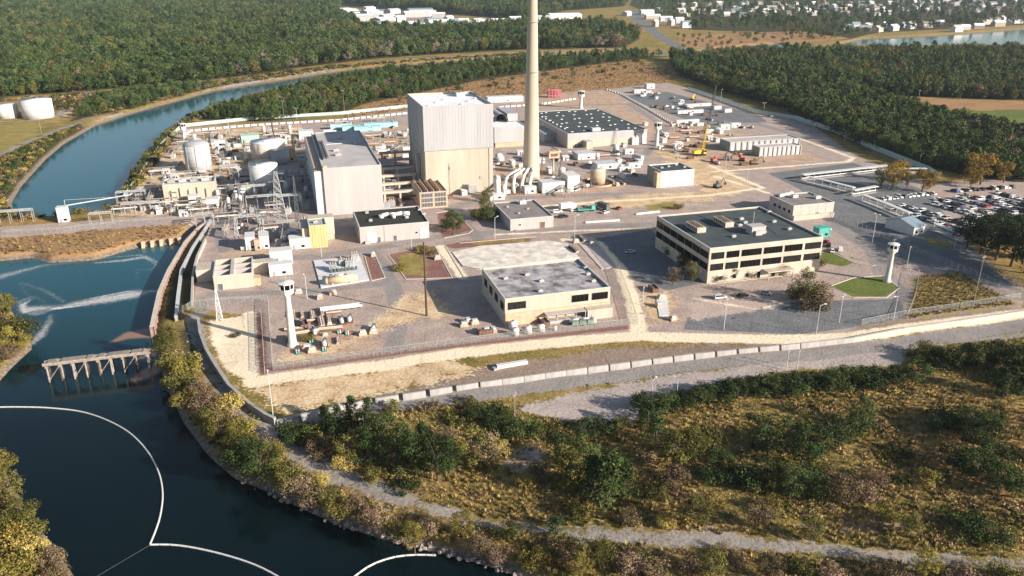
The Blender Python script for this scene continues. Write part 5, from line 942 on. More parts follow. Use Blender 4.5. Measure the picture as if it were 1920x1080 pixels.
def bin_(p, rz, lab):
    t = thing("waste_skip", p, rz, None, "skip", "yard equipment"); q = MB().box(-2.6, 2.6, -1.2, -1.08, .2, 1.8).box(-2.6, 2.6, 1.08, 1.2, .2, 1.8).box(-2.6, -2.48, -1.08, 1.08, .2, 1.8).box(2.48, 2.6, -1.08, 1.08, .2, 1.8).box(-2.48, 2.48, -1.08, 1.08, .2, .3); q.build("body", RUST, t); q = MB().box(-2.4, 2.4, -1., 1., .31, 1.4, 0, .6, .4); q.build("rubbish", DGREY, t)
    for k in range(5): MB().box(-2.3 + k * 1.1, -2.1 + k * 1.1, -1.3, -1.203, .2, 1.8).build("rib", RUST, t)
    return t
def pipes(p, rz, lab):
    t = thing("pipe_bundle", p, rz, None, "pipes", "yard equipment")
    for k in range(7): MB().bar((-4, -1.4 + k % 4 * .75 + (.37 if k > 3 else 0), .38 + (.6 if k > 3 else 0)), (4, -1.4 + k % 4 * .75 + (.37 if k > 3 else 0), .38 + (.6 if k > 3 else 0)), .34, 8).build("pipe", [RUST, TANP, LGREY][k % 3], t)
    for x in (-3, 3): MB().box(x - .15, x + .15, -2, 1.8, -.05, .05).build("bearer", WOOD, t)
    return t
def drums(p, rz, lab):
    t = thing("drum_group", p, rz, None, "drums", "yard equipment"); 
    for k in range(8): MB().lathe([(.3, 0), (.32, .3), (.3, .33), (.32, .6), (.3, .9), (.26, .92)], 10, 0, (k % 4) * .75 - 1.1, (k // 4) * .75).build("drum", [TEAL, DGREY, RED, WHITE][(k * 7) % 4], t, True)
    MB().box(-1.6, 1.6, -.5, 1.3, -.1, .0).build("tray", WOOD, t); return t
def rack(p, rz, lab):
    t = thing("pipe_rack", p, rz, None, "pipe rack", "yard equipment")
    for x in (-5, 0, 5):
        for y in (-1, 1): MB().bar((x, y, -.2), (x, y, 4.5), .14).build("leg", STEEL, t)
        MB().bar((x, -1, 3), (x, 1, 3), .12).build("tie_beam", STEEL, t)
    for k, (y, z) in enumerate(((-.7, 3.3), (0, 3.3), (.7, 3.3), (-.4, 4.7), (.5, 4.7))): MB().bar((-6, y, z), (6, y, z), .2, 8).build("pipe", [LGREY, WHITE, TANP, RUST, STEEL][k], t)
    return t
def shed(p, rz, lab):
    t = thing("equipment_shed", p, rz, None, "shed", "yard equipment"); MB().box(-2, 2, -1.5, 1.5, -.1, 2.4).build("body", LGREY, t); MB().add([(-2.2, -1.8, 2.41), (2.2, -1.8, 2.41), (2.2, 1.8, 2.9), (-2.2, 1.8, 2.9), (-2.2, -1.8, 2.55), (2.2, -1.8, 2.55), (2.2, 1.8, 3.04), (-2.2, 1.8, 3.04)], [(0, 1, 5, 4), (1, 2, 6, 5), (2, 3, 7, 6), (3, 0, 4, 7), (4, 5, 6, 7), (3, 2, 1, 0)]).build("roof", WHITE, t); MB().box(-.6, .4, -1.57, -1.503, 0, 2).build("door", DGREY, t); MB().box(.8, 1.6, -1.56, -1.503, 1, 1.8).build("window", GLASS, t); return t
def column(p, rz, lab):
    t = thing("process_column", p, rz, None, "process column", "yard equipment"); MB().lathe([(1., 0), (1., 5.6), (.8, 6.1), (.1, 6.4)], 14).build("shell", WHITE, t, True); MB().path([(1.2, 0, .5), (1.5, 0, .5), (1.5, 0, 6.8), (0, 0, 6.8), (0, 0, 6.3)], .16, 6).build("pipe", STEEL, t); MB().lathe([(1.02, 3.4), (1.7, 3.45), (1.7, 3.6), (1.02, 3.6)], 14).build("platform", STEEL, t); return t
EQ = {"T": (transformer, "grey transformer with radiator fins"), "S": (skid, "pump skid with a white vessel"), "P": (pallet, "loaded pallet stack"), "B": (bin_, "rusty waste skip"), "I": (pipes, "bundle of rusty and pale pipes"), "D": (drums, "group of coloured drums"), "R": (rack, "steel pipe rack"), "H": (shed, "light grey equipment shed"), "C": (column, "white process column")}
def scaffold(p, rz, lab):
    t = thing("scaffold_tower", p, rz, None, "scaffold", "yard equipment")
    for x in (-1.5, 1.5):
        for y in (-1, 1): MB().bar((x, y, 0), (x, y, 7), .09).build("standard", STEEL, t)
    for z in (2.3, 4.6, 6.8): MB().box(-1.6, 1.6, -1.1, 1.1, z, z + .12).build("deck", WOOD, t)
    MB().bar((-1.5, -1, 0), (1.5, -1, 2.3), .06).bar((1.5, -1, 2.4), (-1.5, -1, 4.6), .06).bar((-1.5, -1, 4.7), (1.5, -1, 6.8), .06).build("brace", STEEL, t); return t
def isobox(p, rz, lab):
    t = thing("shipping_container", p, rz, None, "container", "yard equipment"); MB().box(-3., 3., -1.2, 1.2, .15, 2.6).build("body", WHITE, t); q = MB()
    for k in range(14): q.box(-2.9 + k * .43, -2.75 + k * .43, -1.26, -1.203, .3, 2.5)
    q.build("ribs", WHITE, t); MB().box(3.003, 3.06, -1.1, -.05, .3, 2.5).build("door", LGREY, t); MB().box(3.003, 3.06, .05, 1.1, .3, 2.5).build("door", LGREY, t)
    for x in (-2.8, 2.6): MB().box(x, x + .2, -1.2, 1.2, -.05, .147).build("foot", DGREY, t)
    return t
def vesselv(p, rz, lab):
    t = thing("storage_vessel", p, rz, None, "vessel", "yard equipment"); MB().lathe([(1.9, 0), (1.9, 4.2), (1.5, 4.7), (.2, 5.)], 18).build("shell", LGREY, t, True); MB().bar((2.05, 0, 0), (2.05, 0, 4.6), .08).bar((2.05, .4, 0), (2.05, .4, 4.6), .08).build("ladder", STEEL, t); MB().path([(-1.9, 0, .8), (-3, 0, .8), (-3, 0, 3.2), (-3, 2, 3.2)], .16, 6).build("pipe", STEEL, t); MB().lathe([(2.2, -.1), (2.2, .15), (1.92, .16)], 18).build("ring_footing", PALE, t); return t
EQ.update({"K": (scaffold, "scaffold tower with plank decks"), "M": (isobox, "ribbed white shipping container"), "V": (vesselv, "light grey upright vessel")})
EPROT = {}
def put(code, px, py, rz=None, sc=1.):
    fn, lab = EQ[code]; rz = TH + rnd.choice((0, math.pi / 2)) + rnd.uniform(-.1, .1) if rz is None else rz
    if code not in EPROT: o = EPROT[code] = fn(G(px, py), rz, lab); o.scale = (sc,) * 3
    else: o = dup(EPROT[code], G(px, py), rz, None, None, 0., sc)
    auto(o, lab); return o
for code, pts in {
 "T": [(560, 388), (545, 378), (575, 392), (568, 372), (640, 498), (655, 500), (625, 508), (665, 488), (540, 400), (475, 398), (455, 405), (585, 330), (580, 355), (735, 385), (725, 390)],
 "S": [(590, 626), (608, 648), (640, 605), (655, 602), (1080, 607), (1100, 605), (450, 345), (430, 300), (700, 620), (395, 300), (512, 330), (1345, 308), (640, 522), (620, 526), (290, 360), (330, 330)],
 "P": [(878, 605), (890, 607), (912, 622), (870, 612), (575, 655), (585, 660), (700, 625), (680, 628), (1240, 560), (1235, 575), (1262, 600), (600, 560), (560, 550), (625, 552), (1110, 604), (925, 622), (1080, 455), (1110, 460), (700, 480), (820, 486)],
 "B": [(545, 640), (570, 612), (1020, 608), (910, 625), (1395, 310), (440, 285), (480, 280), (395, 285), (1300, 275), (1080, 310), (760, 375), (800, 325), (510, 258), (1225, 545), (840, 372), (720, 300)],
 "I": [(600, 607), (620, 618), (575, 625), (700, 272), (730, 268), (260, 365), (245, 375), (300, 385), (1330, 225), (1300, 258), (1320, 268), (1090, 450), (450, 255), (1395, 290), (705, 290), (690, 285), (1180, 240), (1075, 470)],
 "D": [(610, 655), (585, 640), (560, 660), (640, 625), (655, 627), (430, 265), (440, 268), (420, 270), (755, 265), (765, 270), (1040, 315), (1060, 320), (870, 350), (890, 355)],
 "R": [(455, 395), (485, 415), (520, 395), (505, 410), (545, 355), (560, 345), (440, 385), (420, 400), (700, 262), (740, 258), (900, 325), (920, 320), (945, 345), (575, 300), (585, 285), (425, 440), (250, 395), (235, 402)],
 "H": [(425, 310), (450, 325), (410, 340), (505, 270), (540, 262), (380, 330), (330, 312), (312, 325), (1060, 300), (1015, 305), (1045, 290), (1170, 275), (1160, 305), (870, 365), (960, 308), (940, 300), (975, 290), (1330, 262), (1345, 245), (1210, 235), (760, 255), (725, 255), (300, 400), (320, 395), (345, 405)],
 "C": [(443, 378), (480, 374), (452, 388), (510, 380), (520, 375), (410, 378), (590, 345), (565, 388), (575, 370), (430, 392), (945, 368), (915, 345)]}.items():
    for p in pts: put(code, *p)
def freeof(x, y, r):
    for b in RECTS:
        dx, dy = x - b.o[0], y - b.o[1]; u, v = dx * b.e1[0] + dy * b.e1[1], dx * b.e2[0] + dy * b.e2[1]
        if -r < u < b.w + r and -r < v < b.d + r: return False
    return all((o.location.x - x) ** 2 + (o.location.y - y) ** 2 > r * r for o in SOLID)
SOLID = [o for o in COL.objects if o.parent is None and o.get("category")]; SOLID = [o for o in SOLID if o["category"] not in ("fence", "barrier", "wall", "building")]
BIG = [((o.location.x, o.location.y), 11) for o in SOLID if o["category"] in ("tank", "chimney", "crane", "tower")]
for poly, cnt, codes in (([(350, 252), (590, 246), (592, 300), (606, 405), (560, 440), (425, 445), (405, 402), (310, 400), (300, 330)], 150, "T S S P B I D R R H H C K M T R S".split()), ([(225, 402), (330, 335), (310, 385), (395, 404)], 26, "RRRHSKKIBT"), ([(610, 232), (770, 225), (780, 300), (705, 300), (690, 250)], 34, "RHIMDKSP"), ([(880, 300), (990, 295), (1160, 285), (1200, 300), (1190, 345), (1000, 385), (900, 375)], 46, "SHIRMPVDBK"), ([(1235, 235), (1330, 232), (1440, 240), (1350, 262), (1300, 310), (1240, 295)], 34, "PIBMDHS"), ([(545, 590), (625, 585), (650, 640), (560, 668)], 14, ["P", "I", "D", "P"]), ([(720, 330), (780, 320), (790, 385), (730, 392)], 14, "RKSPI"), ([(1180, 172), (1260, 172), (1400, 212), (1300, 225), (1240, 212)], 22, "MPBDH"), ([(440, 440), (575, 430), (570, 470), (450, 470)], 12, "THRS")):
    q = PXY(poly); lo, hi = q.min(0), q.max(0); k = 0; tries = 0
    while k < cnt and tries < 6000:
        tries += 1; x, y = rnd.uniform(lo[0], hi[0]), rnd.uniform(lo[1], hi[1])
        if sd_poly(np.array([[x, y]]), q)[0] < 0 or not freeof(x, y, 3.6) or any((x - c[0]) ** 2 + (y - c[1]) ** 2 < r * r for c, r in BIG) or x + .0 < -250 and y > 640: continue
        code = rnd.choice(codes); rz = TH + rnd.choice((0, math.pi / 2)) + rnd.uniform(-.06, .06); lab = EQ[code][1]
        if code not in EPROT: o = EPROT[code] = EQ[code][0]((x, y), rz, lab)
        else: o = dup(EPROT[code], (x, y), rz, None, None, 0., rnd.uniform(.55, .8) if cnt == 14 and codes[1] == "I" else rnd.uniform(.8, 1.25))
        auto(o, lab); SOLID.append(o); k += 1
# kerbs round the planted beds and lawns
def kerb(pts):
    m = MB(); ribbon(m, chain(pts), .22, -.1, .16); tag(m.build("kerb", WARM), None, None, None, 'structure')
for p in ([(817, 400), (852, 394), (886, 432), (878, 438), (832, 447)], [(728, 478), (762, 524), (848, 521), (815, 461)], [(1556, 472), (1604, 494), (1636, 499), (1640, 497)], [(684, 481), (697, 527), (722, 521), (704, 479)], [(1556, 537), (1600, 521), (1656, 517), (1686, 540), (1662, 558), (1600, 558)], [(835, 462), (870, 520)], [(862, 456), (1005, 444)], [(1330, 533), (1480, 516)]): kerb(p)
# painted bay lines in the car park
m = MB()
for pts, rn, kk in ROWS:
    a, b = chain(pts); L = (b - a).length; d = (b - a) / L; nn = Vector((-d.y, d.x, 0)); n_ = int(L / 2.75)
    for i in range(n_ + 1): p = a.lerp(b, i / n_); u, v = p - nn * 2.6, p + nn * 2.6; e = d * .07; m.add([(*(u - e)[:2], .03), (*(u + e)[:2], .03), (*(v + e)[:2], .03), (*(v - e)[:2], .03)], [(0, 1, 2, 3)])
tag(m.build("bay_markings", WHITE), None, None, None, 'structure')
# slab with horizontal tank, long trough, white tanks before the workshop
def slab(pts, label, m, th_=.35, name="concrete_slab", z=0.02, kind='structure'):
    Q = [G(*p) for p in pts]; n = len(Q); MBo = MB().add([(*q, z) for q in Q] + [(*q, z + th_) for q in Q], [tuple(range(n, 2 * n))] + [(i, (i + 1) % n, n + (i + 1) % n, n + i) for i in range(n)]); return tag(MBo.build(name, m), None, None, None, kind)
slab([(602, 541), (692, 526), (674, 482), (588, 490)], "", mat("white_slab", (.62, .62, .63), .9, .08, .4), .4)
slab([(868, 500), (900, 505), (1086, 484), (1064, 458), (1030, 452), (900, 462), (848, 474)], "", mat("pale_slab", (.74, .67, .58), .9, .3, .22, (.46, .42, .38)), .3, "foundation_slab")
slab([(1076, 447), (1110, 447), (1155, 500), (1128, 505)], "", mat("pink_slab", (.55, .47, .43), .9, .15, .4), .2)
slab([(1230, 555), (1250, 553), (1254, 592), (1236, 594)], "", mat("white_slab", (.62, .62, .63)), .2)
t = thing("horizontal_tank", G(640, 532), TH + .06, "tan horizontal tank lying on the white equipment slab", "tank"); q = MB(); q.bar((-5.2, 0, 1.9), (5.2, 0, 1.9), 1.5, 18).ball((-5.2, 0, 1.9), 1.48, 18, 0).ball((5.2, 0, 1.9), 1.48, 18, 0); q.build("shell", mat("tan_tank", (.62, .48, .30), .7, .15, .5), t, True)
for x in (-3.5, 3.5): MB().box(x - .3, x + .3, -1.3, 1.3, .4, 1.2).build("saddle", PALE, t)
for k in range(8):
    c = thing("breaker_unit", G(622 + k * 6.6, 513 - k * .9), TH, "small dark breaker cabinet on the white slab, %s from the left" % NTH[k], "cabinet", "breakers on the white slab"); MB().box(-.45, .45, -.5, .5, .42, 1.7).build("housing", DGREY, c); MB().cyl(0, 0, 1.703, 2.4, .14, n=8).build("bushing", TEAL, c)
t = thing("long_trough", G(640, 580), TH + .02, "long pale grey steel trough lying on the paved yard", "trough"); MB().box(-7.5, 7.5, -.9, -.75, .5, 1.5).box(-7.5, 7.5, .75, .9, .5, 1.5).box(-7.5, 7.5, -.74, .74, .5, .65).box(-7.5, -7.4, -.74, .74, .66, 1.5).box(7.4, 7.5, -.74, .74, .66, 1.5).build("body", LGREY, t)
for k in range(6): MB().box(-6.5 + k * 2.6, -6.2 + k * 2.6, -.9, .9, 0, .497).build("bearer", DGREY, t)
for k, (px, py, s_) in enumerate([(966, 628, 1.), (990, 624, 1.), (1014, 621, 1.), (962, 616, 1.1), (1040, 619, .6)]):
    t = thing("poly_tank", G(px, py), 0, "white round tank before the workshop, %s" % ["front row, leftmost", "front row, middle", "front row, right", "back row, by the wall corner", "small one at the right end"][k], "tank", "white tanks before the workshop"); t.scale = (s_,) * 3; MB().lathe([(1.35, 0), (1.35, 2.), (1.1, 2.35), (.4, 2.6)], 18).build("shell", WHITE, t, True); MB().cyl(0, 0, 2.58, 2.8, .35, n=10).build("lid", DGREY, t)
for k, (px, py, rz) in enumerate([(1078, 610, .3), (1092, 609, .2), (1106, 607, .4)]):
    t = thing("tool_trailer", G(px, py), rz, "green-grey tool trailer before the workshop, %s from the left" % NTH[k], "trailer", "tool trailers before the workshop"); MB().box(-1.3, 1.3, -.8, .8, .5, 1.7, 0, .1, .05).build("body", mat("green_grey", (.2, .27, .22), .7), t); MB().bar((1.3, 0, .6), (2.4, 0, .5), .07).build("drawbar", STEEL, t)
    for y in (-.85, .85): wv = obj("wheel", WME, t); wv.location = (0, y, .32)
t = thing("concrete_culvert", G(960, 687), R(19), "white concrete culvert unit lying beside the sandy ridge", "culvert"); MB().box(-5, 5, -.7, -.4, 0, 1.1).box(-5, 5, .4, .7, 0, 1.1).box(-5, 5, -.7, .7, 1.103, 1.35).build("body", WHITE, t); MB().box(-6.2, -5.1, -1.2, 1.2, 0, .7).build("end_block", PALE, t)
for k, (px, py, L) in enumerate([(1130, 416, 26), (1215, 400, 20)]): t = thing("jersey_rail", G(px, py), R(12 + k * 8), ["long white kerb block before the lane lot", "pale kerb block by the sandy mound"][k], "barrier"); MB().box(-L / 3, L / 3, -.5, .5, 0, .8, 0, .1, .3).build("body", WHITE, t); MB().box(-L / 3 - .2, -L / 3 - .02, -.4, .4, 0, .6).build("end_block", PALE, t)
# ------------------------------------------------------------------ vegetation
LM = {"pine": leafmat("pine_needles", (.014, .026, .008), (.040, .062, .018), (.105, .135, .038)), "olive": leafmat("olive_leaves", (.025, .028, .008), (.085, .085, .022), (.19, .165, .045)), "yellow": leafmat("yellow_leaves", (.05, .045, .01), (.16, .135, .03), (.30, .245, .06)),
      "orange": leafmat("orange_leaves", (.07, .045, .01), (.22, .14, .03), (.36, .245, .06)), "brown": leafmat("brown_leaves", (.05, .035, .02), (.14, .10, .055), (.26, .19, .11)), "pink": leafmat("pinkish_twigs", (.09, .06, .04), (.22, .15, .095), (.35, .25, .165)),
      "bare": leafmat("bare_twigs", (.09, .072, .055), (.19, .155, .12), (.30, .25, .20)), "straw": leafmat("dry_straw", (.13, .085, .03), (.33, .225, .09), (.50, .375, .185)), "gold": leafmat("golden_straw", (.15, .11, .025), (.36, .27, .07), (.53, .42, .14)), "forest": leafmat("forest_leaves", (.022, .042, .014), (.060, .095, .031), (.13, .168, .055)), "grove": leafmat("dark_grove_needles", (.009, .017, .007), (.022, .035, .011), (.055, .07, .022))}
def leafcloud(n, centers, radii, size, g, tone_c, flat=.35):
    """leaf-sized quads gathered on clumps"""
    ci = g.integers(0, len(centers), n); d = g.normal(size=(n, 3)); d /= np.linalg.norm(d, axis=1)[:, None]; rr = radii[ci][:, None] * (.55 + .5 * g.random((n, 1)) ** .6); P = centers[ci] + d * rr * np.array([1, 1, .8])
    nrm = d + g.normal(size=(n, 3)) * .6 + np.array([0, 0, flat]); nrm /= np.linalg.norm(nrm, axis=1)[:, None]; a = np.cross(nrm, g.normal(size=(n, 3))); a /= np.linalg.norm(a, axis=1)[:, None]; b = np.cross(nrm, a)
    s = size * (.6 + .8 * g.random((n, 1))); V = np.stack([P - a * s, P + b * s * .62, P + a * s, P - b * s * .62], 1).reshape(-1, 3); tone = np.clip(tone_c[ci] + g.normal(size=n) * .13, 0, 1); return V, np.repeat(tone, 4)
def treemesh(kind, seed, n, size, shape):
    g = np.random.default_rng(seed)
    if shape == "pine": k = 26; t = g.random(k) ** .8; z = .13 + .82 * t; rad = .34 * (1 - t) ** .75 + .05; a = g.random(k) * 6.28; q = rad * np.sqrt(g.random(k)); C = np.stack([q * np.cos(a), q * np.sin(a), z], 1); Rr = .085 + .10 * g.random(k) * (1.2 - t)
    elif shape == "round": k = 30; d = g.normal(size=(k, 3)); d /= np.linalg.norm(d, axis=1)[:, None]; q = .62 + .38 * g.random((k, 1)); C = d * q * np.array([.36, .36, .37]) + np.array([0, 0, .55]); C[:, :2] += g.normal(size=2) * .04; Rr = .09 + .07 * g.random(k)
    elif shape == "bush": k = 22; a = g.random(k) * 6.28; q = .5 * np.sqrt(g.random(k)); C = np.stack([q * np.cos(a), q * np.sin(a), .18 + .55 * g.random(k) * (1 - q)], 1); Rr = .14 + .14 * g.random(k)
    elif shape == "low": k = 16; a = g.random(k) * 6.28; q = .75 * np.sqrt(g.random(k)); C = np.stack([q * np.cos(a), q * np.sin(a), .12 + .4 * g.random(k) * (1 - q)], 1); Rr = .16 + .12 * g.random(k)
    tc = .25 + .5 * g.random(len(C)); V, T = leafcloud(n, C, Rr, size, g, tc); V[:, 2] = np.maximum(V[:, 2], .01); return V, T, C
def quads(name, V, T, m, extra=None):
    me = bpy.data.meshes.new(name); nq = len(V) // 4; me.vertices.add(len(V)); me.vertices.foreach_set("co", V.astype(np.float32).ravel()); me.loops.add(nq * 4); me.loops.foreach_set("vertex_index", np.arange(nq * 4))
    me.polygons.add(nq); me.polygons.foreach_set("loop_start", np.arange(0, nq * 4, 4)); me.polygons.foreach_set("loop_total", np.full(nq, 4)); me.update(calc_edges=True); me.attributes.new("tone", 'FLOAT', 'POINT').data.foreach_set("value", T.astype(np.float32)); me.materials.append(m); return me
def trunkmesh(C, shape, seed):
    g = random.Random(seed); m = MB()
    if shape in ("pine", "round"):
        top = .9 if shape == "pine" else .5; m.bar((0, 0, -.05), (.01, .01, top * .5), .028, 7, 0, .02).bar((.01, .01, top * .5), (0, 0, top), .02, 6, 0, .007)
        for c in C[::2]:
            z0 = max(.18, min(top * .95, c[2] - .12)); m.bar((0, 0, z0), tuple(c), .010, 4, 0, .003)
    else:
        for c in C[::2]: m.bar((c[0] * .15, c[1] * .15, -.05), tuple(c), .018, 4, 0, .006)
    return m
TREES = {}
def treeproto(kind, shape, v):
    k = (kind, shape, v)
    if k in TREES: return TREES[k]
    seed = sum(ord(c) for c in kind + shape) * 7 + v; n, sz = {"pine": (2500, .020), "round": (2800, .0185), "bush": (1900, .029), "low": (1000, .045)}[shape]
    V, T, C = treemesh(kind, seed, n, sz, shape); cme = quads("crown_" + kind, V, T, LM[kind]); tb = trunkmesh(C, shape, seed).build("trunk_pattern", BARK); tme = tb.data; bpy.data.objects.remove(tb); TREES[k] = (cme, tme); return TREES[k]
NMS = {"pine": "pine_tree", "round": "leafy_tree", "bush": "shrub", "low": "low_shrub"}
ADJ = {"pine": "dark green", "olive": "olive green", "yellow": "yellow-green", "orange": "autumn orange", "brown": "brown-leaved", "pink": "pinkish bare-twigged", "grove": "very dark green", "forest": "deep green", "straw": "dry straw-coloured", "gold": "golden"}
SHN = {"pine": "pine", "round": "leafy tree", "bush": "shrub", "low": "low spreading shrub"}
def tree(x, y, hgt, kind, shape, group=None, wide=1., grp_label=None):
    c, tr = treeproto(kind, shape, rnd.randrange(3)); t = thing(NMS[shape], (x, y), rnd.random() * 6.28, grp_label, "tree" if shape in ("pine", "round") else "shrub", group); s = hgt; t.scale = (s * wide, s * wide * rnd.uniform(.9, 1.1), s)
    obj("crown" if shape in ("pine", "round") else "foliage", c, t); obj("trunk" if shape in ("pine", "round") else "stems", tr, t)
    if not grp_label: auto(t, ("tall " if hgt > 11 else "") + ADJ[kind] + " " + SHN[shape])
    return t
def T(px, py, hp, kind="pine", shape=None, wide=1.):
    x, y = G(px, py); hm = hp * MPP(px, py) / .93; shape = shape or "pine"; tree(x, y, hm, kind, shape, None, wide)
